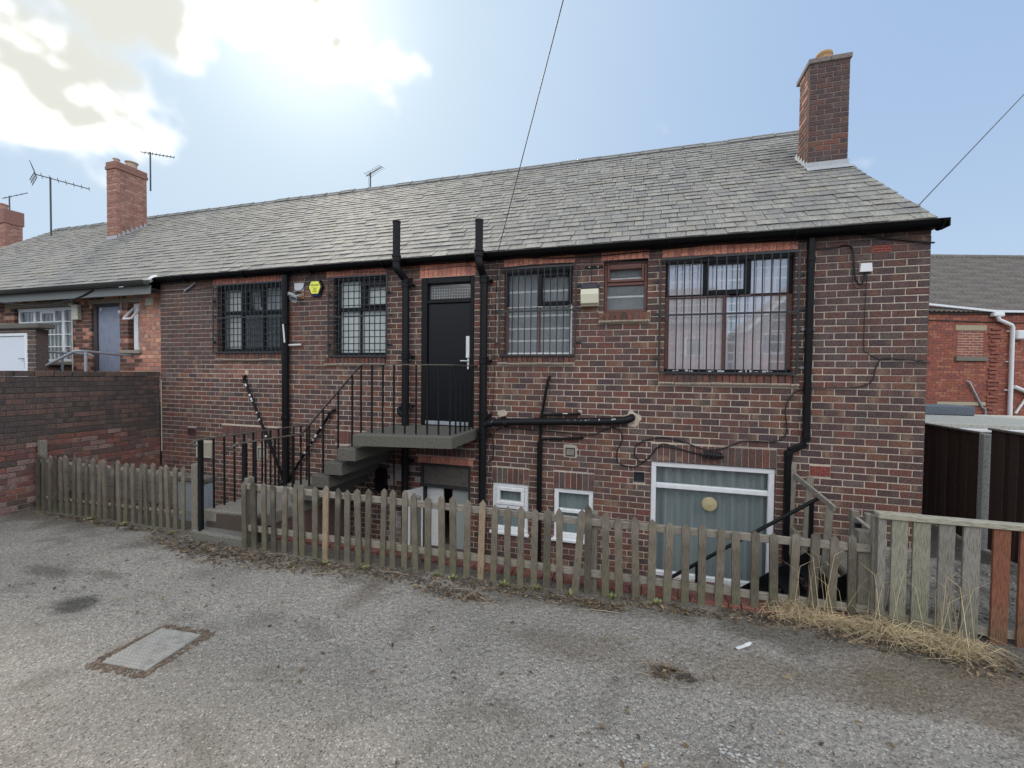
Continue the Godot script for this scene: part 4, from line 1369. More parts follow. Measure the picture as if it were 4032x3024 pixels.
	lid.prism(PackedVector2Array([Vector2(-0.062, 0.0), Vector2(0.062, 0.0), Vector2(0.056, 0.1), Vector2(-0.052, 0.1)]), Vector3(2.557, 3.158, 0), Vector3.RIGHT, Vector3.UP, Vector3.BACK, 0.0, 0.035)
	put(wb, "lid", lid, M.smooth)
	# splice closure on the long cable
	var sc := thing("splice_box", "ribbed black cable splice box above the wide basement screen", "splice box", Vector3(0.93, 0.84, 0))
	var sb := MB.new()
	sb.col = lin(0.015, 0.015, 0.016)
	sb.tube([Vector3(0.8, 0.88, 0.045), Vector3(0.83, 0.88, 0.045), Vector3(1.04, 0.872, 0.045), Vector3(1.07, 0.87, 0.045)], [0.016, 0.034, 0.034, 0.018], 12)
	put(sc, "sleeve", sb, M.smooth)
	for k in 7:
		var x := 0.835 + k * 0.032
		boxn(sc, "rib", Vector3(x, 0.838, 0.005), Vector3(x + 0.012, 0.914, 0.088), M.cable, 0.004)
	# black meter cupboard under the stair
	var mb := thing("meter_box", "tall black meter box in the shade beneath the concrete stair", "meter box", Vector3(-4.01, -0.04, 0))
	boxn(mb, "case", Vector3(-4.115, -0.035, 0.0), Vector3(-3.905, 0.335, 0.09), M.gloss_black, 0.03)
	tuben(mb, "conduit", smooth([Vector3(-3.795, 0.7, 0.02), Vector3(-3.79, 0.3, 0.02), Vector3(-3.775, -0.3, 0.02)], 3), 0.012, mat(lin(0.06, 0.05, 0.045), 0.7))
	tuben(mb, "cable", smooth([Vector3(-4.0, -0.03, 0.03), Vector3(-4.02, -0.15, 0.03), Vector3(-4.15, -0.08, 0.02), Vector3(-4.3, 0.02, 0.02)], 5), 0.008, M.cable)
	# loose cables on the wall
	var runs := [
		["black cable looping in curves across the wall into the splice box", [[-0.2, 0.66], [-0.05, 0.64], [0.09, 0.72], [0.2, 0.85], [0.28, 0.955], [0.36, 0.98], [0.51, 0.94], [0.67, 0.895], [0.8, 0.882]], 0.012, 0.007],
		["black cable coiling back from the splice box up to the right downpipe", [[0.82, 0.87], [0.5, 0.93], [0.28, 0.945], [0.16, 0.8], [0.06, 0.72], [-0.02, 0.78], [-0.04, 0.86], [0.0, 0.96], [0.16, 1.04], [0.33, 1.07], [0.51, 1.05], [0.68, 0.99], [0.85, 0.94], [0.96, 0.94], [1.12, 0.99], [1.28, 1.07], [1.44, 1.08], [1.59, 1.08], [1.71, 1.11], [1.78, 1.21], [1.77, 1.36], [1.76, 1.51], [1.81, 1.65], [1.88, 1.73], [2.0, 1.765], [2.45, 1.78], [2.64, 1.85], [2.68, 2.0], [2.73, 2.12], [2.85, 2.13], [3.03, 2.11], [3.2, 2.08]], 0.024, 0.008],
		["black cable dropping from the soil pipe under the long waste pipe", [[-2.16, 0.58], [-2.11, 0.6], [-2.09, 0.66], [-2.09, 0.81], [-2.1, 0.94], [-2.06, 1.03], [-1.98, 1.08], [-1.88, 1.09], [-1.32, 1.08], [-1.05, 1.07], [-0.79, 1.05], [-0.59, 1.06], [-0.47, 1.12], [-0.34, 1.17], [-0.24, 1.13], [-0.2, 1.04], [-0.23, 0.93], [-0.27, 0.85], [-0.27, 0.72], [-0.21, 0.66], [-0.12, 0.642]], 0.012, 0.007],
		["black twin cable hooping into the white telephone box", [[2.02, 3.465], [2.24, 3.47], [2.36, 3.485], [2.43, 3.42], [2.445, 3.25], [2.46, 3.1], [2.5, 3.02], [2.54, 3.04], [2.555, 3.1], [2.56, 3.17]], 0.012, 0.008],
		["second thin cable looping below the telephone box", [[2.3, 3.49], [2.415, 3.45], [2.425, 3.17], [2.43, 3.02], [2.48, 2.96], [2.525, 2.98], [2.535, 3.1], [2.53, 3.17]], 0.026, 0.005],
		["thin cable hanging straight down from the telephone box", [[2.58, 3.17], [2.57, 2.95], [2.565, 2.3], [2.6, 2.2], [2.72, 2.12]], 0.01, 0.004],
		["slack black cable strung under the eaves above the door", [[-5.29, 3.62], [-4.55, 3.55], [-3.69, 3.51], [-3.04, 3.51], [-2.58, 3.525], [-2.28, 3.49], [-1.99, 3.46], [-1.43, 3.48], [-0.9, 3.47], [-0.52, 3.455], [0.21, 3.41], [0.9, 3.44]], 0.075, 0.006],
		["black cable running along under the gutter over the brown window", [[-2.2, 3.585], [-1.71, 3.6], [-1.17, 3.565], [-0.65, 3.555], [-0.03, 3.57], [0.55, 3.59], [0.9, 3.6], [1.4, 3.59], [1.93, 3.58]], 0.02, 0.008],
		["thick black cable sagging under the gutter at the right corner", [[2.02, 3.59], [2.4, 3.6], [2.68, 3.55], [3.15, 3.46], [3.2, 3.45]], 0.02, 0.011],
		["black cables looping round the grey junction plate", [[-5.3, 3.6], [-5.49, 3.48], [-5.53, 3.4], [-5.6, 3.31], [-5.72, 3.3], [-5.79, 3.36], [-5.79, 3.48], [-5.68, 3.59]], 0.045, 0.006],
		["thin wire strung across the dark brick at the left end", [[-9.0, 3.43], [-8.5, 3.435], [-7.67, 3.46]], 0.012, 0.004],
		["black cable lying along the gutter at the left end", [[-7.9, 3.58], [-7.54, 3.6], [-6.88, 3.585], [-6.16, 3.59], [-5.1, 3.6]], 0.085, 0.006],
		["thin grey cable dropping from the eaves to the floodlight", [[-0.655, 3.56], [-0.66, 3.4], [-0.665, 3.25], [-0.67, 3.16]], 0.012, 0.004],
		["thin black cable hanging beside the second soil pipe", [[-2.05, 3.5], [-2.075, 2.9], [-2.08, 2.2], [-2.09, 1.7], [-2.12, 1.25]], 0.012, 0.004],
	]
	for q in runs:
		var c := tuben(self, "wall_cable", smooth(wall_path(q[1], q[2]), 5), q[3], M.cable, 7)
		tag(c, q[0], "cable", "cables on the rear wall")
	# lead flap and wires near the left end
	var lf := tuben(self, "wall_cable", [Vector3(-8.05, 3.56, 0.05), Vector3(-8.18, 3.5, 0.03), Vector3(-8.36, 3.42, 0.02)], [0.008, 0.014, 0.02], M.galv, 8)
	tag(lf, "stub of grey cable end sticking out below the gutter at left", "cable", "cables on the rear wall")
	var pl := thing("cable_plate", "black metal plate with two bright bolts above the floodlight", "cable plate", Vector3(-0.62, 3.4, 0))
	boxn(pl, "plate", Vector3(-0.75, 3.39, 0.0), Vector3(-0.5, 3.425, 0.012), M.gloss_black, 0.003)
	for x in [-0.69, -0.57]: boxn(pl, "bolt", Vector3(x - 0.008, 3.4, 0.011), Vector3(x + 0.008, 3.416, 0.018), M.chip, 0.003)


# ---------------------------------------------------------------- concrete stair and railings
func build_stair() -> void:
	rng.seed = 606
	var s := thing("concrete_stair", "weathered concrete landing and steps in front of the black door", "stair", Vector3(-4.0, WELL, 0.6))
	var grey := lin(0.125, 0.118, 0.1)
	var b := MB.new()
	b.col = grey
	# landing: a slab a little deeper at its left end
	slab(b, [Vector2(-3.76, 0.002), Vector2(-3.67, 1.22), Vector2(-2.32, 1.0), Vector2(-2.335, 0.002)], 0.912, 1.066, 0.012)
	put(s, "landing", b, M.concrete)
	var tops := [0.865, 0.655, 0.46, 0.262]
	for i in 4:
		var x0 := -3.92 - 0.215 * i
		var t := MB.new()
		t.col = grey * rng.randf_range(0.9, 1.1)
		slab(t, [Vector2(x0, 0.002), Vector2(x0, 1.21 + rng.randf_range(-0.01, 0.01)), Vector2(x0 + 0.275, 1.2), Vector2(x0 + 0.275, 0.002)], tops[i] - 0.165, tops[i], 0.01)
		put(s, "step", t, M.concrete)
	var w := MB.new()
	w.col = lin(0.22, 0.205, 0.175)
	slab(w, [Vector2(-5.53, 0.002), Vector2(-5.53, 1.84), Vector2(-4.56, 1.77), Vector2(-4.56, 0.002)], -0.1, 0.05, 0.012)
	put(s, "walkway", w, M.concrete)
	var e := MB.new()
	e.col = lin(0.17, 0.165, 0.145)
	slab(e, [Vector2(-5.66, 1.6), Vector2(-5.62, 1.95), Vector2(-5.2, 1.99), Vector2(-4.66, 1.97), Vector2(-4.62, 1.6)], G - 0.1, -0.185, 0.03)
	put(s, "bottom_step", e, M.concrete)
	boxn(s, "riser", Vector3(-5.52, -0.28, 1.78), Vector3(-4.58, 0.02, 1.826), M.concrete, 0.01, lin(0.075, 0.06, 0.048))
	# brick cheek walls that carry the walkway
	for q in [[Vector3(-4.66, 0, 1.5), 1.45], [Vector3(-5.45, 0, 1.5), 1.45]]:
		boxn(s, "support_wall", Vector3(q[0].x - 0.06, WELL, 0.05), Vector3(q[0].x + 0.06, -0.101, 1.6), M.brick, 0.0, lin(0.16, 0.1, 0.09))

	var bk: Material = M.iron
	var r := thing("stair_railing", "black iron railing with curled end climbing the steps and round the landing", "railing", Vector3(-4.72, 0.05, 1.9))
	var rail := smooth([Vector3(-4.74, 0.935, 2.0), Vector3(-4.745, 0.92, 2.05), Vector3(-4.745, 0.95, 2.09), Vector3(-4.74, 0.985, 2.07), Vector3(-4.735, 1.0, 2.0)], 4)
	rail += [Vector3(-4.7, 1.0, 1.5), Vector3(-4.655, 1.0, 1.08), Vector3(-4.63, 1.02, 1.072), Vector3(-3.69, 1.995, 1.035), Vector3(-3.66, 2.008, 1.03), Vector3(-2.43, 2.012, 0.835), Vector3(-2.41, 2.012, 0.82), Vector3(-2.385, 2.012, 0.0)]
	flat_rail(r, rail, bk)
	for i in 9:
		var t := i / 8.0
		var p := Vector3(lerpf(-3.68, -2.425, t), 1.06, lerpf(1.03, 0.835, t))
		rod(r, "bar", p, Vector3(p.x, 2.005, p.z), 0.0135, bk)
	for z in [0.69, 0.54, 0.39, 0.24, 0.1]:
		var x := lerpf(-2.385, -2.41, z / 0.82)
		rod(r, "bar", Vector3(x, 1.06, z), Vector3(x, 2.005, z), 0.0135, bk)
	for q in [[-3.816, 0.86], [-4.04, 0.65], [-4.287, 0.455], [-4.52, 0.255]]:
		var t: float = (q[0] + 4.63) / (4.63 - 3.69)
		rod(r, "bar", Vector3(q[0], q[1], lerpf(1.072, 1.035, t)), Vector3(q[0], lerpf(1.02, 1.995, t) - 0.005, lerpf(1.072, 1.035, t)), 0.0135, bk)
	for z in [1.78, 1.64, 1.5, 1.36, 1.22, 1.08]: rod(r, "bar", Vector3(lerpf(-4.655, -4.735, (z - 1.08) / 0.92), 0.05, z), Vector3(lerpf(-4.655, -4.735, (z - 1.08) / 0.92), 0.995, z), 0.0135, bk)
	boxn(r, "newel_post", Vector3(-4.758, -0.2, 1.9), Vector3(-4.71, 0.99, 1.948), bk, 0.004)

	var l := thing("walkway_railing", "low black iron railing with curled end on the far side of the walkway", "railing", Vector3(-5.46, 0.05, 1.9))
	rail = smooth([Vector3(-5.47, 0.935, 1.96), Vector3(-5.475, 0.92, 2.0), Vector3(-5.475, 0.95, 2.04), Vector3(-5.47, 0.985, 2.02), Vector3(-5.465, 1.0, 1.95)], 4)
	rail += [Vector3(-5.44, 1.0, 1.0), Vector3(-5.41, 0.998, 0.13)]
	flat_rail(l, rail, bk)
	for z in [1.76, 1.61, 1.46, 1.31, 1.16, 1.01, 0.86, 0.71, 0.56, 0.41, 0.26, 0.13]:
		rod(l, "bar", Vector3(lerpf(-5.41, -5.455, z / 1.76), 0.05, z), Vector3(lerpf(-5.41, -5.455, z / 1.76), 0.995, z), 0.0135, bk)
	boxn(l, "newel_post", Vector3(-5.49, -0.2, 1.905), Vector3(-5.44, 0.99, 1.955), bk, 0.004)

# a flat bar that follows a path, its top worn to bare metal and rust
func flat_rail(parent: Node3D, pts: Array, m: Material) -> void:
	var b := MB.new()
	for i in pts.size() - 1:
		var a: Vector3 = pts[i]
		var z: Vector3 = pts[i + 1]
		if a.distance_to(z) < 0.002: continue
		b.bar(a, z + (z - a).normalized() * 0.002, 0.04, 0.016, Vector3.UP, 0.003)
	put(parent, "handrail", b, mat(lin(0.1, 0.085, 0.07), 0.6, noise_tex(61, 0.03, 0.05, 2.6, 4), Vector3(4, 4, 4)))

func slab(b: MB, poly: Array, y0: float, y1: float, bev: float) -> void:
	# poly in x, z; counter-clockwise seen from above means x then -z
	var c := Vector2.ZERO
	for p in poly: c += p
	c /= poly.size()
	var p2 := PackedVector2Array()
	var inner := PackedVector2Array()
	for p in poly:
		p2.append(Vector2(p.x, -p.y))
		var q: Vector2 = p + (c - p).normalized() * bev * 1.4
		inner.append(Vector2(q.x, -q.y))
	if Geometry2D.is_polygon_clockwise(p2):
		p2.reverse()
		inner.reverse()
	b.prism(p2, Vector3.ZERO, Vector3.RIGHT, Vector3.FORWARD, Vector3.UP, y0, y1 - bev)
	var n := p2.size()
	for i in n:
		var j := (i + 1) % n
		b.quad(Vector3(p2[i].x, y1 - bev, -p2[i].y), Vector3(p2[j].x, y1 - bev, -p2[j].y), Vector3(inner[j].x, y1, -inner[j].y), Vector3(inner[i].x, y1, -inner[i].y))
	var t := Geometry2D.triangulate_polygon(inner)
	for i in range(0, t.size(), 3):
		var w := []
		for k in 3: w.append(Vector3(inner[t[i + k]].x, y1, -inner[t[i + k]].y))
		if (w[1] - w[0]).cross(w[2] - w[0]).y < 0.0: b.tri(w[0], w[2], w[1])
		else: b.tri(w[0], w[1], w[2])


# ---------------------------------------------------------------- light well
func build_well() -> void:
	rng.seed = 707
	var f := boxn(self, "well_floor", Vector3(-9.04, WELL - 0.12, 0.0), Vector3(2.4, WELL, 1.46), M.concrete, 0.0, lin(0.2, 0.18, 0.155))
	tag(f, "", "", "", "structure")
	var w := thing("well_wall", "low retaining wall with a red brick coping behind the long picket fence", "retaining wall", Vector3(-1.3, WELL, 1.55))
	boxn(w, "wall", Vector3(-4.6, WELL, 1.46), Vector3(1.98, -0.338, 1.66), M.brick, 0.0, lin(0.2, 0.12, 0.1))
	var x := -4.55
	while x < 1.92:
		var pick: Dictionary = pools.coping[rng.randi() % pools.coping.size()]
		var ww := 0.104 + rng.randf_range(-0.004, 0.004)
		# laid with its length across the wall
		var bs := Basis(Vector3.BACK * (0.222 / 0.216), Vector3.LEFT * (-1.0) * (ww / 0.073), Vector3.UP)
		bs = Basis(Vector3.FORWARD * (0.222 / 0.216), Vector3.LEFT * (ww / 0.073), Vector3.UP)
		inst(w, "brick", pick.mesh, M.brick, w.global_transform.affine_inverse() * Transform3D(bs.rotated(Vector3.UP, rng.randf_range(-0.03, 0.03)), Vector3(x + ww, -0.262 + rng.randf_range(-0.006, 0.006), 1.676)))
		x += ww + 0.009
	var l := thing("well_wall", "plain low retaining wall behind the short picket fence by the high brick wall", "retaining wall", Vector3(-7.3, WELL, 1.55))
	boxn(l, "wall", Vector3(-9.03, WELL, 1.46), Vector3(-5.6, -0.3, 1.66), M.brick, 0.0, lin(0.14, 0.1, 0.09))
	# weathered boards on edge behind the short fence, and the grey block at their end
	var p := thing("board_screen", "weathered grey boards standing on edge behind the short picket fence", "board screen", Vector3(-7.6, -0.3, 1.5))
	var wood := lin(0.23, 0.215, 0.185)
	for i in 3:
		var y := 0.29 - 0.15 * i
		barn(p, "board", Vector3(-8.98, y, 1.51 + 0.004 * i), Vector3(-6.35, y - 0.02, 1.49 + 0.004 * i), 0.025, 0.142, M.wood_h, Vector3.UP, 0.004, wood * rng.randf_range(0.85, 1.1))
	for q in [-8.9, -7.6, -6.42]: boxn(p, "post", Vector3(q, -0.3, 1.43), Vector3(q + 0.07, 0.3, 1.485), M.wood_v, 0.004, wood * 0.8)
	var g := thing("grey_pier", "pale blue-grey painted pier with a dark stone cap beside the walkway railing", "pier", Vector3(-6.1, -0.3, 1.4))
	boxn(g, "shaft", Vector3(-6.5, -0.3, 1.42), Vector3(-5.88, 0.29, 1.53), mat(lin(0.33, 0.36, 0.4), 0.75, noise_tex(63, 0.02, 0.8, 1.15, 4), Vector3(2, 2, 2)), 0.008)
	boxn(g, "cap", Vector3(-6.52, 0.291, 1.38), Vector3(-5.86, 0.37, 1.56), M.concrete, 0.015, lin(0.17, 0.15, 0.13))
	# steel stair down into the well at its right end
	var s := thing("basement_stair", "black steel stair with a sloping handrail leading down to the basement screen", "stair", Vector3(1.4, WELL, 0.85))
	var bk: Material = M.black
	for z in [0.52, 1.22]: barn(s, "stringer", Vector3(1.02, -0.86, z), Vector3(2.1, -0.03, z), 0.012, 0.2, bk, Vector3.UP, 0.003)
	for i in 4:
		var t := (i + 0.6) / 4.4
		boxn(s, "tread", Vector3(lerpf(1.0, 1.9, t), lerpf(-0.82, -0.14, t), 0.53), Vector3(lerpf(1.0, 1.9, t) + 0.23, lerpf(-0.82, -0.14, t) + 0.03, 1.21), bk, 0.004)
	tuben(s, "handrail", [Vector3(0.33, -0.65, 0.52), Vector3(0.4, -0.61, 0.52), Vector3(1.99, 0.556, 0.52)], 0.021, bk, 12)
	for q in [[0.72, -0.38], [1.9, 0.49]]: boxn(s, "post", Vector3(q[0] - 0.02, WELL if q[0] < 1.0 else -0.2, 0.5), Vector3(q[0] + 0.02, q[1], 0.54), bk, 0.003)
	boxn(s, "post", Vector3(2.03, -0.25, 1.2), Vector3(2.075, 0.5, 1.24), bk, 0.003)
	# end wall of the well with brick showing
	var e := thing("well_wall", "stub retaining wall of rough brick at the head of the steel stair", "retaining wall", Vector3(2.3, WELL, 0.7))
	boxn(e, "wall", Vector3(2.13, WELL, 0.02), Vector3(2.38, -0.14, 1.46), M.concrete, 0.02, lin(0.24, 0.21, 0.18))
	for i in 7:
		var pick: Dictionary = pools.red[rng.randi() % pools.red.size()]
		inst(e, "brick", pick.mesh, M.brick, e.global_transform.affine_inverse() * Transform3D(Basis(Vector3.BACK, Vector3.UP, Vector3.LEFT), Vector3(2.125, -0.26 - 0.085 * (i % 3), 0.2 + 0.3 * (i / 3) + 0.1 * (i % 3))))
	# sound concrete plinth along the foot of the wall past the stair
	boxn(house, "plinth", Vector3(2.14, -0.3, 0.0005), Vector3(3.22, -0.1, 0.07), M.concrete, 0.012, lin(0.33, 0.3, 0.25))


# ---------------------------------------------------------------- picket fences
var pickets := []

func picket_meshes() -> void:
	rng.seed = 808
	var nz := FastNoiseLite.new()
	nz.frequency = 3.0
	nz.seed = 4
	for k in 12:
		var b := MB.new()
		var w := 0.034
		var t := 0.011
		var base := lin(0.158, 0.136, 0.104) * rng.randf_range(0.55, 1.3)
		if k == 5: base = lin(0.36, 0.265, 0.18)
		var moss := lin(0.16, 0.16, 0.085)
		var bleach := lin(0.3, 0.275, 0.225)
		var cols := []
		var rows := 9
		for i in rows:
			var q := nz.get_noise_2d(k * 7.3, i * 0.9)
			var c := base * rng.randf_range(0.84, 1.12)
			if i < 4: c = c.lerp(moss, clampf(0.35 + q, 0.0, 0.75) * (1.0 - i * 0.2))
			if i > 6: c = c.lerp(bleach, clampf(0.2 + q, 0.0, 0.6))
			cols.append(c)
		var tip := 0.045 + rng.randf_range(-0.008, 0.01)
		var off := rng.randf_range(-0.006, 0.006)
		var ys := []
		for i in rows: ys.append((1.0 - tip) * i / (rows - 1.0))
		for i in rows - 1:
			for sz in [1.0, -1.0]:
				var a := Vector3(-w * sz, ys[i], t * sz)
				var d := Vector3(w * sz, ys[i], t * sz)
				var e := Vector3(w * sz, ys[i + 1], t * sz)
				var f := Vector3(-w * sz, ys[i + 1], t * sz)
				b.quadc(a, d, e, f, cols[i], cols[i], cols[i + 1], cols[i + 1])
				b.quadc(Vector3(w * sz, ys[i], t * sz), Vector3(w * sz, ys[i], -t * sz), Vector3(w * sz, ys[i + 1], -t * sz), Vector3(w * sz, ys[i + 1], t * sz), cols[i], cols[i], cols[i + 1], cols[i + 1])
		b.col = cols[rows - 1]
		var y: float = ys[rows - 1]
		for sz in [1.0, -1.0]: b.tri(Vector3(-w * sz, y, t * sz), Vector3(w * sz, y, t * sz), Vector3(off, 1.0, t * sz))
		b.quad(Vector3(w, y, t), Vector3(w, y, -t), Vector3(off, 1.0, -t), Vector3(off, 1.0, t))
		b.quad(Vector3(-w, y, -t), Vector3(-w, y, t), Vector3(off, 1.0, t), Vector3(off, 1.0, -t))
		b.quad(Vector3(-w, 0, -t), Vector3(w, 0, -t), Vector3(w, 0, t), Vector3(-w, 0, t))
		pickets.append(b.mesh())

func picket(f: Node3D, x: float, y0: float, y1: float, z: float, turn := 0.0, k := -1, lean := INF) -> void:
	if k < 0:
		k = rng.randi() % pickets.size()
		if k == 5: k = 6
	var a := rng.randf_range(-0.034, 0.034) if lean == INF else lean
	var bs := Basis(Vector3.UP, turn) * Basis(Vector3.BACK, a) * Basis(Vector3.RIGHT, rng.randf_range(-0.015, 0.015))
	bs = bs.scaled_local(Vector3(rng.randf_range(0.92, 1.08), y1 - y0, 1.0))
	inst(f, "picket", pickets[k], M.wood_v, f.global_transform.affine_inverse() * Transform3D(bs, Vector3(x, y0, z)))

func build_fences() -> void:
	picket_meshes()
	rng.seed = 809
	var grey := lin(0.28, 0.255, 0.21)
	# short fence from the high wall to the walkway
	var a := thing("picket_fence", "short row of weathered pointed pickets between the high brick wall and the walkway", "fence", Vector3(-7.4, G, 1.84), "weathered picket fences")
	var ang := atan2(0.08, 3.0)
	for i in 23:
		var x := -8.9 + i * (2.94 / 22.0) + rng.randf_range(-0.012, 0.012)
		picket(a, x, G - 0.02 + 0.02 * (22 - i) / 22.0, 0.58 + rng.randf_range(-0.02, 0.02), 1.885 - i * 0.0037, -ang)
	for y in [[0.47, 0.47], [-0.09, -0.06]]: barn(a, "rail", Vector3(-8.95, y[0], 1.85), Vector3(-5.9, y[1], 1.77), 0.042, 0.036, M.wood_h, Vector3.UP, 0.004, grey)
	boxn(a, "post", Vector3(-8.98, G - 0.1, 1.76), Vector3(-8.9, 0.78, 1.84), M.wood_v, 0.006, grey * 0.9)
	boxn(a, "post", Vector3(-5.87, G - 0.1, 1.69), Vector3(-5.76, 0.62, 1.76), M.wood_v, 0.006, grey * 0.8)
	# long fence along the light well
	var b := thing("picket_fence", "long row of weathered pointed pickets along the top of the light well", "fence", Vector3(-1.4, G, 1.8), "weathered picket fences")
	var line := [[-4.64, 1.99], [-1.6, 1.84], [-0.44, 1.79], [1.93, 1.52]]
	var zl := func(x: float) -> float:
		for i in 3:
			if x <= line[i + 1][0]: return lerpf(line[i][1], line[i + 1][1], (x - line[i][0]) / (line[i + 1][0] - line[i][0]))
		return 1.52
	var xs := [-4.648, -4.492, -4.338, -4.197, -4.055, -3.903, -3.796, -3.631, -3.489, -3.335, -3.197, -3.054, -2.939, -2.755, -2.612, -2.471, -2.341, -2.188, -2.023, -1.893, -1.739, -1.59, -1.443, -1.298, -1.156, -1.013, -0.869, -0.731, -0.584, -0.453, -0.287, -0.148, 0.009, 0.157, 0.305, 0.463, 0.612, 0.77, 0.927, 1.087, 1.245, 1.406, 1.568, 1.73, 1.893]
	var tp := [0.53, 0.55, 0.53, 0.54, 0.53, 0.55, 0.55, 0.55, 0.58, 0.55, 0.55, 0.57, 0.57, 0.59, 0.58, 0.59, 0.58, 0.55, 0.57, 0.56, 0.54, 0.57, 0.52, 0.52, 0.52, 0.52, 0.53, 0.53, 0.55, 0.61, 0.53, 0.51, 0.51, 0.49, 0.48, 0.49, 0.48, 0.47, 0.46, 0.47, 0.45, 0.46, 0.47, 0.47, 0.47]
	for i in xs.size():
		var lean := INF
		if i == 28: lean = -0.075
		if i == 16: lean = 0.04
		if i == 41: lean = -0.02
		picket(b, xs[i] + rng.randf_range(-0.01, 0.01), G - 0.01 + (0.05 if i in [41, 42] else rng.randf_range(-0.03, 0.01)), tp[i] + rng.randf_range(-0.012, 0.012), zl.call(xs[i]) + 0.018, 0.06 if xs[i] < -0.44 else 0.114, 5 if i in [8, 21] else -1, lean)
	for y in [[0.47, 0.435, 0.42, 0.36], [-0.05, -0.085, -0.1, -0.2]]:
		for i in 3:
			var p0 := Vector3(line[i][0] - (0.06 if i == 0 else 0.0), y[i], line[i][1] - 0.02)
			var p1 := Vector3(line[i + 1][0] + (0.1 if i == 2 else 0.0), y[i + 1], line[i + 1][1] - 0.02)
			barn(b, "rail", p0, p1, 0.036, 0.07, M.wood_h, Vector3.UP, 0.004, grey * rng.randf_range(0.95, 1.2))  # rails paler than the posts: sky glare put into their colour
	for x in [-4.7, -2.4, -0.42, 2.0]: boxn(b, "post", Vector3(x - 0.045, G - 0.1, zl.call(x) - 0.14), Vector3(x + 0.045, 0.56 if x < -4.0 else 0.5, zl.call(x) - 0.045), M.wood_v, 0.006, grey * 0.85)
	# wide-board fence at the right
	var c := thing("board_fence", "fence of wide flat boards under a mossy capping rail beside the straw grass", "fence", Vector3(3.0, G, 1.58))
	var green := lin(0.26, 0.26, 0.18)
	var boards := [[2.04, 2.096, 1.0], [2.138, 2.251, 1.15], [2.29, 2.409, 1.1], [2.468, 2.576, 0.85], [2.633, 2.746, 0.95], [2.829, 2.939, 0.0], [3.0, 3.11, 0.0], [3.17, 3.28, 0.9], [3.34, 3.45, 1.0], [3.51, 3.62, 0.95], [3.68, 3.79, 1.0], [3.85, 3.96, 0.9], [4.02, 4.13, 1.0]]
	for i in boards.size():
		var q: Array = boards[i]
		var bb := MB.new()
		var rows := 10
		var stain: bool = q[2] == 0.0
		var base: Color = lin(0.24, 0.095, 0.055) if stain else lin(0.27, 0.255, 0.22) * q[2]
		var top := 0.668 if i > 0 else 0.665
		var cs := []
		for k in rows + 1:
			var cc: Color = base * rng.randf_range(0.93, 1.07)
			if not stain and q[2] > 1.0: cc = cc.lerp(green, 0.5)
			if k < 4: cc = cc.lerp(lin(0.13, 0.13, 0.07) if k > 0 else lin(0.08, 0.075, 0.055), rng.randf_range(0.35, 0.6) * (1.0 - k * 0.2))
			cs.append(cc)
		for k in rows:
			var ya := lerpf(G - 0.015, top, k / float(rows))
			var yb := lerpf(G - 0.015, top, (k + 1) / float(rows))
			var xa: float = q[0]
			var xb: float = q[1]
			var zs := [1.588, 1.609]
			bb.quadc(Vector3(xa, ya, zs[1]), Vector3(xb, ya, zs[1]), Vector3(xb, yb, zs[1]), Vector3(xa, yb, zs[1]), cs[k], cs[k], cs[k + 1], cs[k + 1])
			bb.quadc(Vector3(xb, ya, zs[0]), Vector3(xa, ya, zs[0]), Vector3(xa, yb, zs[0]), Vector3(xb, yb, zs[0]), cs[k], cs[k], cs[k + 1], cs[k + 1])
			bb.quadc(Vector3(xb, ya, zs[1]), Vector3(xb, ya, zs[0]), Vector3(xb, yb, zs[0]), Vector3(xb, yb, zs[1]), cs[k], cs[k], cs[k + 1], cs[k + 1])
			bb.quadc(Vector3(xa, ya, zs[0]), Vector3(xa, ya, zs[1]), Vector3(xa, yb, zs[1]), Vector3(xa, yb, zs[0]), cs[k], cs[k], cs[k + 1], cs[k + 1])
		bb.col = cs[rows]
		bb.quad(Vector3(q[0], top, 1.609), Vector3(q[1], top, 1.609), Vector3(q[1], top, 1.588), Vector3(q[0], top, 1.588))
		put(c, "board", bb, M.wood_v)
	barn(c, "capping_rail", Vector3(2.03, 0.695, 1.585), Vector3(4.16, 0.695, 1.585), 0.085, 0.05, M.wood_h, Vector3.UP, 0.006, lin(0.4, 0.38, 0.3))
	barn(c, "rail", Vector3(2.03, -0.21, 1.56), Vector3(4.16, -0.21, 1.56), 0.045, 0.07, M.wood_h, Vector3.UP, 0.004, grey)
	for x in [2.07, 4.1]: boxn(c, "post", Vector3(x - 0.035, G - 0.1, 1.47), Vector3(x + 0.035, 0.665, 1.535), M.wood_v, 0.005, grey)
	# broken return fence at the head of the steel stair
	var d := thing("broken_fence", "broken leaning fence boards against the wall at the head of the steel stair", "fence", Vector3(1.9, -0.2, 0.4))
	for q in [[1.845, 0.08, 0.83, 0.0], [1.93, 0.3, 0.735, -0.05], [1.985, 0.72, 0.49, -0.03]]:
		var bb := MB.new()
		bb.col = grey * rng.randf_range(0.8, 1.0)
		bb.bar(Vector3(q[0] - 0.02, -0.3, q[1]), Vector3(q[0] - q[3] * 0.5, q[2], q[1]), 0.07, 0.025, Vector3.BACK, 0.004)
		put(d, "board", bb, M.wood_v)
	barn(d, "rail", Vector3(1.86, 0.69, 0.1), Vector3(2.0, 0.52, 0.85), 0.03, 0.06, M.wood_z, Vector3.UP, 0.004, grey)
	barn(d, "rail", Vector3(1.84, 0.02, 0.1), Vector3(2.02, -0.18, 0.95), 0.03, 0.07, M.wood_z, Vector3.UP, 0.004, grey)
	var e := thing("gate_return", "short post and rail return behind the end of the long picket fence", "fence", Vector3(2.1, G, 1.2))
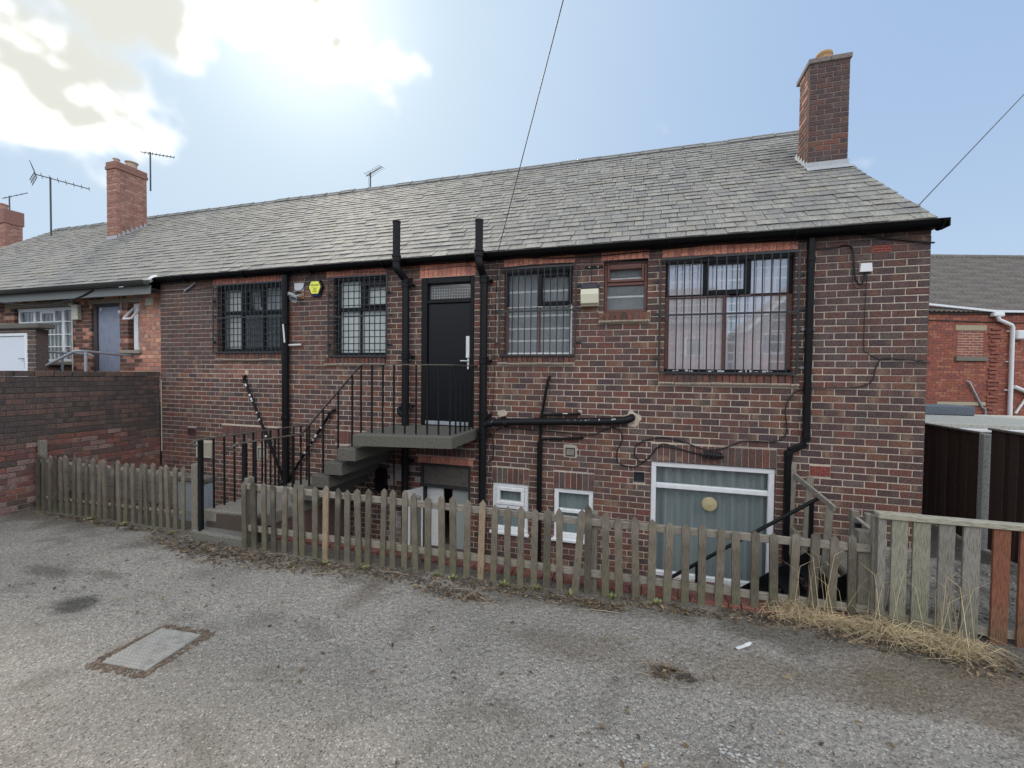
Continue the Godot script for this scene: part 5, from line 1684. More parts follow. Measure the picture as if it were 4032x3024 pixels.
	barn(e, "rail", Vector3(2.19, 0.43, 0.72), Vector3(2.13, 0.43, 1.44), 0.04, 0.075, M.wood_z, Vector3.UP, 0.004, grey * 1.15)
	boxn(e, "post", Vector3(1.985, G - 0.1, 1.4), Vector3(2.085, 0.5, 1.46), M.wood_v, 0.006, grey)
	boxn(e, "post", Vector3(2.13, G - 0.1, 0.84), Vector3(2.2, 0.53, 0.9), M.wood_v, 0.006, grey * 0.8)
	boxn(e, "post", Vector3(2.4, G - 0.1, 0.5), Vector3(2.46, 0.42, 0.56), M.wood_v, 0.006, grey)
	# brown panel fence along the alley
	var p := thing("panel_fence", "dark brown overlapped board fence with concrete posts along the alley", "fence", Vector3(4.28, G, -2.0))
	var z := -6.0
	var n := 0
	while z < 1.4:
		var bb := MB.new()
		bb.col = lin(0.05, 0.027, 0.021) * rng.randf_range(0.75, 1.3)
		var top := 1.19 if z < -0.92 else 1.255
		if not (absf(z + 0.05 + 0.87) < 0.045):
			bb.bar(Vector3(4.29 + (0.008 if n % 2 == 0 else -0.004), G + 0.03, z + 0.055), Vector3(4.29 + (0.008 if n % 2 == 0 else -0.004), top, z + 0.055), 0.016, 0.115, Vector3.BACK, 0.002)
			put(p, "board", bb, M.wood_v)
		z += 0.1
		n += 1
	barn(p, "capping_rail", Vector3(4.28, 1.2, -6.0), Vector3(4.28, 1.2, -0.93), 0.05, 0.025, M.wood_z, Vector3.UP, 0.003, lin(0.2, 0.17, 0.15))
	barn(p, "capping_rail", Vector3(4.28, 1.27, -0.81), Vector3(4.28, 1.27, 1.45), 0.05, 0.025, M.wood_z, Vector3.UP, 0.003, lin(0.2, 0.17, 0.15))
	for q in [-4.5, -2.68, -0.87, 0.96]: boxn(p, "concrete_post", Vector3(4.235, G - 0.1, q - 0.05), Vector3(4.34, 1.2, q + 0.05), M.concrete, 0.01, lin(0.36, 0.37, 0.35))


# ---------------------------------------------------------------- ground
func build_ground() -> void:
	var nz := FastNoiseLite.new()
	nz.seed = 21
	nz.frequency = 0.55
	nz.fractal_octaves = 5
	var stain := FastNoiseLite.new()
	stain.seed = 33
	stain.frequency = 1.7
	stain.fractal_octaves = 4
	var xs := []
	var x := -70.0
	while x < 70.0:
		xs.append(x)
		var near_ := clampf((absf(x + 1.5) - 8.0) / 20.0, 0.0, 1.0)
		x += lerpf(0.075, 6.0, near_)
	xs.append(70.0)
	xs.append(-9.04)
	xs.append(2.38)
	var zs := []
	var z := -70.0
	while z < 70.0:
		zs.append(z)
		var d := 0.0
		if z < 1.4: d = clampf((1.4 - z) / 12.0, 0.15, 1.0)
		elif z > 5.5: d = clampf((z - 5.5) / 15.0, 0.0, 1.0)
		z += lerpf(0.06, 6.0, d)
	zs.append(70.0)
	zs.append(0.0)
	zs.append(1.5)
	xs.sort()
	zs.sort()
	var b := MB.new()
	# darker spots and bare patches seen on the tarmac: [x, z, radius x, radius z, colour, strength]
	var spots := [
		[-5.0, 3.48, 0.22, 0.13, lin(0.098, 0.090, 0.080), 0.85], [-6.05, 3.13, 0.35, 0.1, lin(0.117, 0.103, 0.089), 0.6], [-5.4, 3.0, 0.3, 0.06, lin(0.137, 0.113, 0.089), 0.5], [-2.55, 2.55, 0.12, 0.35, lin(0.156, 0.103, 0.070), 0.6], [0.27, 2.8, 0.25, 0.12, lin(0.194, 0.140, 0.089), 0.6],
		[-0.42, 2.7, 0.5, 0.2, lin(0.273, 0.225, 0.167), 0.5], [2.3, 2.35, 0.7, 0.35, lin(0.234, 0.160, 0.089), 0.6], [1.6, 2.5, 0.5, 0.2, lin(0.254, 0.198, 0.132), 0.5], [0.9, 2.6, 0.6, 0.18, lin(0.294, 0.236, 0.167), 0.5], [-4.3, 3.1, 0.5, 0.25, lin(0.585, 0.545, 0.477), 0.5], [-3.3, 2.8, 0.9, 0.4, lin(0.604, 0.563, 0.503), 0.5],
	]
	var col_at := func(px: float, pz: float) -> Color:
		var q := nz.get_noise_2d(px, pz)
		var s := stain.get_noise_2d(px, pz)
		var c := lin(0.439, 0.410, 0.367).lerp(lin(0.556, 0.516, 0.459), clampf(0.5 + q * 1.3, 0.0, 1.0))
		c = c.lerp(lin(0.322, 0.291, 0.247), clampf(s * 2.0 - 0.35, 0.0, 0.6))
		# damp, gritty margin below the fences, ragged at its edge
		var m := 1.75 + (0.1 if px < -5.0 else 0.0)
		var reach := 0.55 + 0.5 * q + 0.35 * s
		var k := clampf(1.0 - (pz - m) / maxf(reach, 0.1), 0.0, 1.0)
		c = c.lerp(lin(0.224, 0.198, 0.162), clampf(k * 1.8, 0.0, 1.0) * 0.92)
		for sp in spots:
			var dd: float = sqrt(pow((px - sp[0]) / sp[2], 2.0) + pow((pz - sp[1]) / sp[3], 2.0)) + s * 0.7
			if dd < 1.3: c = c.lerp(sp[4], clampf((1.3 - dd) * 1.6, 0.0, 1.0) * sp[5])
		return c
	var h_at := func(px: float, pz: float) -> float:
		if absf(px) > 12.0 or pz < 1.3 or pz > 9.0: return G
		return G + 0.012 * nz.get_noise_2d(px * 0.8 + 50.0, pz * 0.8)
	var w := xs.size()
	var hgt := []
	var cl := []
	for j in zs.size():
		for i in w:
			hgt.append(h_at.call(xs[i], zs[j]))
			cl.append(col_at.call(xs[i], zs[j]) if absf(xs[i]) < 14.0 and absf(zs[j] - 3.0) < 9.0 else lin(0.45, 0.43, 0.4))
	for j in zs.size() - 1:
		for i in w - 1:
			if xs[i + 1] - xs[i] < 0.0005 or zs[j + 1] - zs[j] < 0.0005: continue
			var mx: float = (xs[i] + xs[i + 1]) * 0.5
			var mz: float = (zs[j] + zs[j + 1]) * 0.5
			if mx > -9.04 and mx < 2.38 and mz > 0.0 and mz < 1.5: continue      # the light well
			if mx > -9.04 and mx < 3.19 and mz < 0.0 and mz > -9.4: continue      # under the building
			var k := j * w + i
			b.quadc(Vector3(xs[i], hgt[k + w], zs[j + 1]), Vector3(xs[i + 1], hgt[k + w + 1], zs[j + 1]), Vector3(xs[i + 1], hgt[k + 1], zs[j]), Vector3(xs[i], hgt[k], zs[j]), cl[k + w], cl[k + w + 1], cl[k + 1], cl[k])
	var g := put(self, "ground", b, M.tarmac)
	tag(g, "", "", "", "structure")
	# white paint spilt on the tarmac
	var faded := mat(lin(0.5, 0.49, 0.46), 0.9, noise_tex(81, 0.05, 0.45, 1.3, 4), Vector3(5, 5, 5))
	rng.seed = 909
	for q in [[-0.014, 3.539, 0.17], [0.572, 3.42, 0.16], [0.476, 3.252, 0.07], [0.785, 3.323, 0.07], [0.05, 3.43, 0.05], [0.3, 3.33, 0.04], [0.95, 3.2, 0.04], [-4.483, 3.693, 0.13], [0.9, 3.05, 0.03]]:
		var pm := MB.new()
		for k in 36:
			var a := rng.randf() * TAU
			var rr: float = q[2] * sqrt(rng.randf())
			var c := Vector3(q[0] + cos(a) * rr * 1.2, 0, q[1] + sin(a) * rr * 0.5)
			c.y = h_at.call(c.x, c.z) + 0.004 + 0.0006 * k / 36.0
			var s: float = q[2] * rng.randf_range(0.02, 0.1)
			var ring := []
			for i in 7: ring.append(c + Vector3(cos(TAU * i / 7.0) * s * rng.randf_range(0.6, 1.4), 0, sin(TAU * i / 7.0) * s * rng.randf_range(0.4, 0.9)))
			for i in 7: pm.tri(c, ring[(i + 1) % 7], ring[i])
		put(g, "paint_mark", pm, faded)
	# gravel and rubble behind the wide-board fence
	var gr := MB.new()
	for i in 24:
		for j in 18:
			var x0 := 2.39 + 1.85 * i / 24.0
			var x1 := 2.39 + 1.85 * (i + 1) / 24.0
			var z0 := 0.075 + 1.42 * j / 18.0
			var z1 := 0.075 + 1.42 * (j + 1) / 18.0
			var hh := func(px: float, pz: float) -> float: return lerpf(-0.15, G + 0.02, clampf(pz / 1.2, 0.0, 1.0) * clampf((px - 2.0) / 1.5, 0.3, 1.0)) + 0.025 * stain.get_noise_2d(px * 2.0, pz * 2.0)
			var ca := lin(0.3, 0.28, 0.24).lerp(lin(0.16, 0.145, 0.12), clampf(0.4 + 1.5 * stain.get_noise_2d(x0 + 9.0, z0), 0.0, 1.0))
			gr.col = ca
			gr.quad(Vector3(x0, hh.call(x0, z1), z1), Vector3(x1, hh.call(x1, z1), z1), Vector3(x1, hh.call(x1, z0), z0), Vector3(x0, hh.call(x0, z0), z0))
	tag(put(self, "gravel_bed", gr, M.concrete), "", "", "", "structure")
	var st := MB.new()
	for k in 900:
		var p := Vector3(rng.randf_range(2.4, 4.2), 0, rng.randf_range(0.1, 1.48))
		p.y = lerpf(-0.15, G + 0.02, clampf(p.z / 1.2, 0.0, 1.0) * clampf((p.x - 2.0) / 1.5, 0.3, 1.0)) + 0.004
		var s := rng.randf_range(0.006, 0.026)
		st.col = lin(0.42, 0.4, 0.36) * rng.randf_range(0.35, 1.1)
		st.box(p, Vector3(s * 1.3, s * 0.8, s), Basis.from_euler(Vector3(rng.randf() * 3.0, rng.randf() * 6.0, rng.randf() * 3.0)), s * 0.25)
	tag(put(self, "gravel_stones", st, M.concrete), "loose pale stones and rubble behind the wide-board fence", "gravel", "", "stuff")
	build_litter(h_at)

func build_litter(h_at: Callable) -> void:
	rng.seed = 1010
	# inspection cover sunk in a ragged recess
	var mh := thing("manhole_cover", "rusty-edged pale metal inspection cover set in the tarmac", "manhole cover", Vector3(-3.6, G, 3.72))
	var c := Vector2(-3.605, 3.72)
	var ex := Vector2(0.98, -0.08).normalized()
	var ez := Vector2(-0.02, 1.0).normalized()
	var dirt := MB.new()
	for k in 500:
		var side := rng.randi() % 4
		var u := rng.randf_range(-1.12, 1.12)
		var v := rng.randf_range(0.88, 1.2) * (1.0 if side % 2 == 0 else -1.0)
		var q := Vector2(u, v) if side < 2 else Vector2(v, u)
		var p := c + ex * q.x * 0.225 + ez * q.y * 0.24
		dirt.col = lin(0.1, 0.07, 0.05).lerp(lin(0.2, 0.15, 0.11), rng.randf())
		var s := rng.randf_range(0.008, 0.026)
		dirt.box(Vector3(p.x, h_at.call(p.x, p.y) + 0.003, p.y), Vector3(s, 0.012 * rng.randf_range(0.5, 1.2), s * rng.randf_range(0.5, 1.2)), Basis(Vector3.UP, rng.randf() * 3.0), 0.002)
	put(mh, "rust_grit", dirt, M.plain).set_meta("kind", "stuff")
	var pl := MB.new()
	pl.col = lin(0.3, 0.29, 0.265)
	var yy := G + 0.012
	pl.box(Vector3(c.x, yy - 0.01, c.y), Vector3(0.41, 0.03, 0.44), Basis(Vector3(ex.x, 0, ex.y), Vector3.UP, Vector3(ez.x, 0, ez.y)).orthonormalized(), 0.004)
	put(mh, "plate", pl, M.plain)
	var st := MB.new()
	st.col = lin(0.36, 0.35, 0.32)
	for i in 12:
		for j in 12:
			var p := c + ex * ((i - 5.5) * 0.032) + ez * ((j - 5.5) * 0.034)
			st.box(Vector3(p.x, yy + 0.006, p.y), Vector3(0.019, 0.008, 0.019), Basis(Vector3.UP, 0.08), 0.002)
	put(mh, "tread_studs", st, M.plain)
	# dead leaves and twigs along the foot of the fences
	var leaves := MB.new()
	var beds := [[-5.0, 2.18, 1.3, 0.22, 620], [-3.7, 2.2, 0.9, 0.22, 420], [-2.5, 2.1, 0.9, 0.2, 260], [-1.7, 2.25, 0.5, 0.12, 240], [-1.2, 2.0, 1.0, 0.14, 300], [-0.35, 2.02, 0.4, 0.1, 200], [0.4, 1.86, 0.9, 0.1, 220], [-7.2, 1.98, 1.9, 0.1, 300], [1.2, 1.75, 0.5, 0.12, 240], [1.9, 1.85, 0.8, 0.22, 380], [2.6, 1.95, 0.5, 0.25, 240], [0.25, 2.8, 0.22, 0.1, 60], [-4.6, 2.35, 0.9, 0.2, 220], [0, 3.2, 4.0, 1.3, 130], [-5, 3.0, 2.5, 0.8, 70]]
	for q in beds:
		for k in q[4]:
			var a := rng.randf() * TAU
			var rr := sqrt(rng.randf()) * (0.5 + 0.5 * rng.randf())
			var p := Vector3(q[0] + cos(a) * rr * q[2], 0, q[1] + sin(a) * rr * q[3])
			p.y = h_at.call(p.x, p.z) + rng.randf_range(0.001, 0.02)
			var shade := rng.randf()
			var col := lin(0.09, 0.06, 0.035).lerp(lin(0.3, 0.22, 0.13), shade * shade)
			if rng.randf() < 0.25: col = lin(0.06, 0.05, 0.04)
			leaves.col = col
			var s := rng.randf_range(0.007, 0.022)
			var bs := Basis.from_euler(Vector3(rng.randf_range(-0.6, 0.6), rng.randf() * TAU, rng.randf_range(-0.6, 0.6)))
			var l := bs.x * s * 1.5
			var w := bs.z * s * 0.6
			var up := bs.y * s * 0.35
			leaves.tri(p - l, p + w + up, p)
			leaves.tri(p, p + w + up, p + l)
			leaves.tri(p - l, p, p - w + up)
			leaves.tri(p, p + l, p - w + up)
	tag(put(self, "leaf_litter", leaves, M.leaf), "dead brown leaves and scraps strewn along the foot of the fences", "leaf litter", "", "stuff")
	var tw := MB.new()
	for q in beds:
		for k in int(q[4] / 5.0):
			var a := rng.randf() * TAU
			var rr := sqrt(rng.randf())
			var p := Vector3(q[0] + cos(a) * rr * q[2], 0, q[1] + sin(a) * rr * q[3])
			p.y = h_at.call(p.x, p.z) + 0.006
			var d := Vector3(cos(rng.randf() * TAU), 0.05, sin(rng.randf() * TAU)).normalized() * rng.randf_range(0.02, 0.1)
			tw.col = lin(0.36, 0.29, 0.2) * rng.randf_range(0.4, 1.3)
			tw.tube([p, p + d * 0.5 + Vector3(0, 0.006, 0), p + d], rng.randf_range(0.0012, 0.003), 4, false)
	tag(put(self, "twig_litter", tw, M.straw), "dry broken twigs and stalks scattered among the dead leaves", "twigs", "", "stuff")
	# a few single sticks
	for q in [[-3.35, 2.33, 0.32, 0.35], [-1.5, 2.2, 0.22, -0.5], [-0.4, 2.12, 0.3, 0.1], [-2.7, 2.05, 0.35, 0.05], [-4.75, 3.35, 0.1, 0.9]]:
		var p := Vector3(q[0], h_at.call(q[0], q[1]) + 0.008, q[1])
		var d: Vector3 = Vector3(cos(q[3]), 0, -sin(q[3])) * q[2]
		tag(tuben(self, "stick", smooth([p, p + d * 0.4 + Vector3(0, 0.012, 0.012), p + d], 4), 0.004, mat(lin(0.3, 0.24, 0.17), 0.9), 6), "thin dry stick lying on the tarmac near the picket fence", "stick", "sticks on the tarmac")
	# small green weeds between the pickets
	for q in [[-7.6, 1.93], [-6.95, 1.93], [-5.95, 1.95], [-2.9, 2.06], [-2.05, 1.97], [-1.85, 1.97], [-1.3, 1.93], [-0.95, 1.9], [-0.62, 1.9], [-0.2, 1.84], [-3.4, 2.08], [0.2, 1.8]]:
		var wb := MB.new()
		for k in 26:
			var a := rng.randf() * TAU
			var ln := rng.randf_range(0.02, 0.055)
			var o := Vector3(q[0] + rng.randf_range(-0.03, 0.03), h_at.call(q[0], q[1]), q[1] + rng.randf_range(-0.02, 0.02))
			var d := Vector3(cos(a) * ln, rng.randf_range(0.015, 0.05), sin(a) * ln)
			var sd := Vector3(-sin(a), 0, cos(a)) * ln * 0.3
			wb.col = lin(0.1, 0.12, 0.045).lerp(lin(0.27, 0.27, 0.12), rng.randf())
			wb.tri(o, o + d * 0.6 + sd, o + d)
			wb.tri(o, o + d, o + d * 0.6 - sd)
		tag(put(self, "weed", wb, M.leaf), "small green weed sprouting at the foot of the pickets", "weed", "weeds under the fences")
	# straw-dry grass tufts at the right
	var labels := ["straw-coloured dead grass tuft against the last pickets of the long fence", "wide straw-coloured dead grass tuft flopping out beside the wide-board fence", "thin straw-coloured grass tuft at the gap between the two fences", "large nest-like clump of dead straw grass on the tarmac edge"]
	var tufts := [[1.4, 1.66, 170, 0.26, 0.16], [1.66, 1.68, 190, 0.4, 0.1], [2.05, 1.72, 200, 0.5, 0.16], [2.44, 1.8, 420, 0.34, 0.13]]
	for i in 4:
		var q: Array = tufts[i]
		var g := MB.new()
		for k in q[2]:
			var a := rng.randf_range(-0.5, PI + 0.5) if rng.randf() < 0.65 else rng.randf() * TAU
			var o := Vector3(q[0] + rng.randfn(0.0, 0.09), h_at.call(q[0], q[1]) + 0.004, q[1] + rng.randfn(0.0, 0.05))
			var ln: float = q[3] * rng.randf_range(0.35, 1.0)
			var dir := Vector3(cos(a), 0, sin(a) * 0.7)
			var hi: float = q[4] * rng.randf_range(0.15, 1.0)
			if rng.randf() < 0.03:
				hi = rng.randf_range(0.35, 0.6)
			var mid := o + dir * ln * 0.35 + Vector3(0, hi, 0)
			var tip := o + dir * ln + Vector3(0, hi * rng.randf_range(0.0, 0.7) + 0.006, 0)
			if hi > 0.34: tip = mid + dir * 0.12 + Vector3(0, 0.08, 0)
			g.col = lin(0.72, 0.58, 0.36) * rng.randf_range(0.4, 1.15)
			mid += Vector3(rng.randfn(0.0, 0.02), 0, rng.randfn(0.0, 0.02))
			g.tube([o, mid, tip], [0.0026, 0.002, 0.0008], 3, false)
		tag(put(self, "dry_grass", g, M.straw), labels[i], "grass tuft", "dead grass tufts by the right fence")
	# scrap of white plastic
	var sp := MB.new()
	sp.bar(Vector3(0.79, G + 0.012, 2.34), Vector3(0.9, G + 0.022, 2.26), 0.028, 0.006, Vector3.UP, 0.002)
	sp.bar(Vector3(0.86, G + 0.024, 2.285), Vector3(0.915, G + 0.03, 2.25), 0.018, 0.006, Vector3(0.3, 1, 0), 0.002)
	tag(put(self, "plastic_scrap", sp, M.white), "torn white plastic scrap lying alone on the tarmac", "litter")


# ---------------------------------------------------------------- the high wall and the neighbour's house
func build_left() -> void:
	rng.seed = 1111
	var w := thing("boundary_wall", "high soot-stained brick boundary wall at the left end of the building", "wall", Vector3(-9.15, G, 3.0))
	var d := {"o": Vector3(-9.04, 0, 6.2), "ex": Vector3.FORWARD, "ez": Vector3.RIGHT, "w": 6.18, "y0": -0.9, "y1": 1.775, "joint": 1.775, "phase": 0.05,
		"pool_of": func(x, y): return "soot" if y + 0.35 * wear.get_noise_2d(x * 40.0, y * 40.0) > 0.72 or rng.randf() < 0.12 else "sootred",
		"mortar_of": func(x, y): return lin(0.1, 0.085, 0.078).lerp(lin(0.36, 0.29, 0.25), clampf((0.62 - y) * 1.3 + 1.4 * wear.get_noise_2d(x * 50.0, y * 50.0), 0.0, 1.0)), "most": 300, "thick": 0.23, "gap": 0.011}
	var body := mortar_body(w, "wall", d)
	lay(body, d)
	var z := 6.2
	while z > 0.02:       # coping course, bricks on edge
		var pick: Dictionary = pools.soot[rng.randi() % pools.soot.size()]
		var l := minf(0.222, z - 0.005)
		inst(w, "coping_brick", pick.mesh, M.brick, w.global_transform.affine_inverse() * Transform3D(Basis(Vector3.FORWARD * (l / 0.216), Vector3.UP * (0.085 / 0.073), Vector3.RIGHT * 2.4), Vector3(-9.033, 1.779 + rng.randf_range(-0.003, 0.004), z)))
		z -= l + 0.008
	# white joint of cement in the corner
	boxn(house, "corner_joint", Vector3(-9.035, 0.3, 0.0), Vector3(-9.012, 1.7, 0.012), M.concrete, 0.003, lin(0.5, 0.46, 0.38))
	var yard := boxn(self, "yard", Vector3(-45.0, YARD - 1.6, -12.0), Vector3(-9.28, YARD, 40.0), M.concrete, 0.0, lin(0.2, 0.19, 0.17))
	tag(yard, "", "", "", "structure")

	var n := thing("neighbour_house", "orange-red brick neighbouring building with white barred window and grey door", "building", Vector3(-15.0, YARD, -0.15))
	var zf := -0.15
	var nd := {"o": Vector3(-21.6, 0, zf), "ex": Vector3.RIGHT, "ez": Vector3.BACK, "w": 12.52, "y0": 1.0, "y1": 3.46, "joint": 1.3, "phase": 0.07, "course": 0.083,
		"holes": [[7.62, 2.06, 9.62, 3.3], [10.28, 1.25, 11.15, 3.3], [11.4, 2.31, 11.73, 3.3]],
		"solids": [[7.3, 3.3, 9.75, 3.41], [10.17, 3.3, 11.83, 3.39], [7.5, 1.98, 9.72, 2.06], [11.2, 2.23, 11.8, 2.31]],
		"pool_of": func(x, y): return "house" if x > 11.7 or rng.randf() < 0.3 + (0.25 if x > 11.0 else 0.0) else "red",
		"mortar_of": func(x, y): return lin(0.42, 0.33, 0.26), "most": 300, "thick": 0.3, "cell": 0.6}
	var nb := mortar_body(n, "wall", nd)
	lay(nb, nd)
	var stone := lin(0.33, 0.3, 0.25)
	for q in [[-14.3, 3.3, -11.86, 3.405], [-11.43, 3.302, -9.77, 3.385]]: boxn(n, "lintel", Vector3(q[0], q[1], zf - 0.08), Vector3(q[2], q[3], zf + 0.012), M.concrete, 0.006, stone)
	boxn(n, "window_sill", Vector3(-14.1, 1.985, zf - 0.08), Vector3(-11.9, 2.055, zf + 0.05), M.concrete, 0.01, stone)
	boxn(n, "window_sill", Vector3(-10.42, 2.235, zf - 0.08), Vector3(-9.8, 2.305, zf + 0.06), M.concrete, 0.01, stone)
	# white window with inner bars
	var win := Node3D.new()
	win.name = "window"
	n.add_child(win, true)
	var zw := zf - 0.06
	for q in [[-13.95, 3.21, -11.98, 3.26], [-13.95, 2.065, -11.98, 2.12], [-13.95, 2.121, -13.88, 3.209], [-12.03, 2.121, -11.98, 3.209], [-12.4, 2.121, -12.32, 3.209], [-13.41, 2.97, -13.32, 3.209], [-13.88, 2.95, -12.401, 2.982],
			[-12.319, 2.95, -12.031, 2.972], [-12.319, 2.665, -12.031, 2.687], [-12.319, 2.39, -12.031, 2.412], [-13.88, 2.665, -12.401, 2.69], [-13.88, 2.39, -12.401, 2.415], [-13.16, 2.983, -13.1, 3.209], [-12.7, 2.983, -12.64, 3.209], [-13.0995, 3.16, -12.7005, 3.209], [-14.02, 3.262, -11.95, 3.285]]:
		boxn(win, "frame_bar", Vector3(q[0], q[1], zw - 0.05), Vector3(q[2], q[3], zw), M.upvc, 0.004)
	var pb := MB.new()
	pb.quad(Vector3(-13.9, 2.1, zw - 0.03), Vector3(-12.0, 2.1, zw - 0.03), Vector3(-12.0, 3.22, zw - 0.03), Vector3(-13.9, 3.22, zw - 0.03))
	put(win, "pane", pb, M.glass)
	for x in seq(-13.84, -12.08, 0.135): boxn(win, "inner_bar", Vector3(x, 2.1, zw - 0.12), Vector3(x + 0.028, 3.22, zw - 0.1), M.cream)
	boxn(n, "room_back", Vector3(-14.2, 1.3, zf - 1.2), Vector3(-9.2, 3.4, zf - 1.15), M.plain, 0.0, lin(0.12, 0.14, 0.14))
	boxn(n, "room_floor", Vector3(-21.3, 1.2, zf - 9.0), Vector3(-9.2, 1.26, zf - 0.3), M.plain, 0.0, lin(0.2, 0.2, 0.19))
	# grey door
	var dr := Node3D.new()
	dr.name = "door"
	n.add_child(dr, true)
	boxn(dr, "leaf", Vector3(-11.2, 1.27, zf - 0.1), Vector3(-10.47, 3.24, zf - 0.06), mat(lin(0.24, 0.27, 0.36), 0.55, noise_tex(71, 0.01, 0.75, 1.25, 4), Vector3(1.2, 0.5, 1.2)), 0.004)
	boxn(dr, "frame_bar", Vector3(-11.31, 1.26, zf - 0.12), Vector3(-11.205, 3.295, zf - 0.03), mat(lin(0.06, 0.05, 0.055), 0.7), 0.004)
	boxn(dr, "frame_bar", Vector3(-11.2045, 3.245, zf - 0.12), Vector3(-10.46, 3.295, zf - 0.03), mat(lin(0.05, 0.045, 0.05), 0.7), 0.004)
	boxn(dr, "notice", Vector3(-11.16, 3.16, zf - 0.06), Vector3(-11.09, 3.22, zf - 0.057), M.white)
	# narrow window, its top light propped open
	var nw := Node3D.new()
	nw.name = "window"
	n.add_child(nw, true)
	for q in [[-10.12, 2.315, -10.0, 3.28], [-9.99, 2.315, -9.88, 2.37], [-9.99, 3.2, -9.88, 3.28], [-9.99, 2.655, -9.88, 2.67]]: boxn(nw, "frame_bar", Vector3(q[0], q[1], zw - 0.05), Vector3(q[2], q[3], zw), M.upvc, 0.004)
	var np := MB.new()
	np.quad(Vector3(-10.0, 2.36, zw - 0.03), Vector3(-9.88, 2.36, zw - 0.03), Vector3(-9.88, 3.2, zw - 0.03), Vector3(-10.0, 3.2, zw - 0.03))
	put(nw, "pane", np, M.glass)
	var op := MB.new()
	var hinge := 3.2
	var lo := Vector3(0, -0.26, 0.2)
	for q in [[-10.1, -9.88]]:
		op.bar(Vector3(q[0], hinge, zw) , Vector3(q[0], hinge, zw) + lo, 0.03, 0.03, Vector3.RIGHT)
		op.bar(Vector3(q[1], hinge, zw), Vector3(q[1], hinge, zw) + lo, 0.03, 0.03, Vector3.RIGHT)
		op.bar(Vector3(q[0], hinge, zw) + lo, Vector3(q[1], hinge, zw) + lo, 0.03, 0.03)
	put(nw, "top_light", op, M.upvc)
	# meter cover, vents, lamp and conduit on its wall
	boxn(n, "lamp_box", Vector3(-11.83, 2.965, zf), Vector3(-11.62, 3.3, zf + 0.08), M.cream, 0.01)
	tuben(n, "conduit", [Vector3(-11.9, 3.46, zf + 0.02), Vector3(-11.905, 1.3, zf + 0.02)], 0.012, M.white, 8)
	boxn(n, "conduit_box", Vector3(-11.97, 3.28, zf), Vector3(-11.86, 3.35, zf + 0.05), M.cream, 0.01)
	var vg := boxn(n, "vent_grille", Vector3(-9.67, 3.22, zf), Vector3(-9.45, 3.37, zf + 0.012), M.cream, 0.004)
	for k in 4: boxn(vg, "slat", Vector3(-9.65, 3.24 + k * 0.032, zf + 0.012), Vector3(-9.47, 3.252 + k * 0.032, zf + 0.022), M.cream)
	var bl := MB.new()
	bl.col = lin(0.55, 0.53, 0.48)
	bl.lathe(Vector3(-10.36, 3.1, zf), [[0.0, 0.07], [0.035, 0.06], [0.045, 0.0]], 14, Basis(Vector3.RIGHT, Vector3.BACK, Vector3.DOWN))
	put(n, "bell", bl, M.smooth)
	tuben(n, "conduit", [Vector3(-10.36, 3.46, zf + 0.015), Vector3(-10.36, 3.13, zf + 0.015)], 0.012, mat(lin(0.35, 0.32, 0.28), 0.8), 8)
	# eaves
	var fg := mat(lin(0.17, 0.18, 0.18), 0.6, noise_tex(73, 0.02, 0.7, 1.3, 4), Vector3(2, 2, 2))
	boxn(n, "fascia_board", Vector3(-21.6, 3.36, 0.17), Vector3(-9.02, 3.53, 0.195), fg, 0.004)
	boxn(n, "soffit_board", Vector3(-21.6, 3.46, zf - 0.2), Vector3(-9.02, 3.475, 0.169), mat(lin(0.06, 0.06, 0.06), 0.9), 0.002)
	half_round_gutter(n, -21.6, -9.0, 3.6, 0.27, 0.072, mat(lin(0.07, 0.08, 0.075), 0.5, noise_tex(75, 0.03, 0.6, 1.8, 4), Vector3(3, 3, 3)), "gutter", 1.1)
	tuben(n, "cable", smooth([Vector3(-14.2, 3.42, 0.22), Vector3(-12.4, 3.26, 0.16), Vector3(-11.2, 3.35, 0.2), Vector3(-10.6, 3.5, 0.22)], 5), 0.014, M.cable, 7)
	# roof
	var deck := MB.new()
	deck.col = lin(0.1, 0.1, 0.1)
	var ry := ROOF0 - SLOPE * RIDGE_Z
	var e0 := roof_point(0, 0.02, 0.0, 0.25)
	deck.quad(Vector3(-21.6, e0.y, e0.z), Vector3(-9.035, e0.y, e0.z), Vector3(-9.035, ry, RIDGE_Z), Vector3(-21.6, ry, RIDGE_Z))
	deck.quad(Vector3(-9.035, e0.y, -9.4 - e0.z), Vector3(-21.6, e0.y, -9.4 - e0.z), Vector3(-21.6, ry, RIDGE_Z), Vector3(-9.035, ry, RIDGE_Z))
	var roof := put(n, "roof", deck, M.slate)
	slate_field(roof, -21.65, -9.02, 0.2073, 0, 0.25)
	ridge_row(roof, -21.62, -9.04, ry + 0.03)
	for r in roof.get_children():
		if (r as Node).name.begins_with("ridge_tile"): (r as Node3D).transform = roof.global_transform.affine_inverse() * (r as Node3D).transform
	# gable walls that close the ends
	for x in [-21.58, -9.05]:
		var g := MB.new()
		g.col = lin(0.24, 0.13, 0.1)
		g.prism(PackedVector2Array([Vector2(0.15, 1.0), Vector2(9.25, 1.0), Vector2(9.25, 3.55), Vector2(4.7, 7.05), Vector2(0.15, 3.55)]), Vector3(x, 0, 0), Vector3.FORWARD, Vector3.UP, Vector3.RIGHT, -0.02, 0.02)
		put(n, "gable_wall", g, M.brick)
	boxn(n, "back_wall", Vector3(-21.5, 1.0, -9.3), Vector3(-9.1, 3.5, -9.1), M.brick, 0.0, lin(0.24, 0.13, 0.1))
	# lead patch at the seam of the two gutters
	var lp := MB.new()
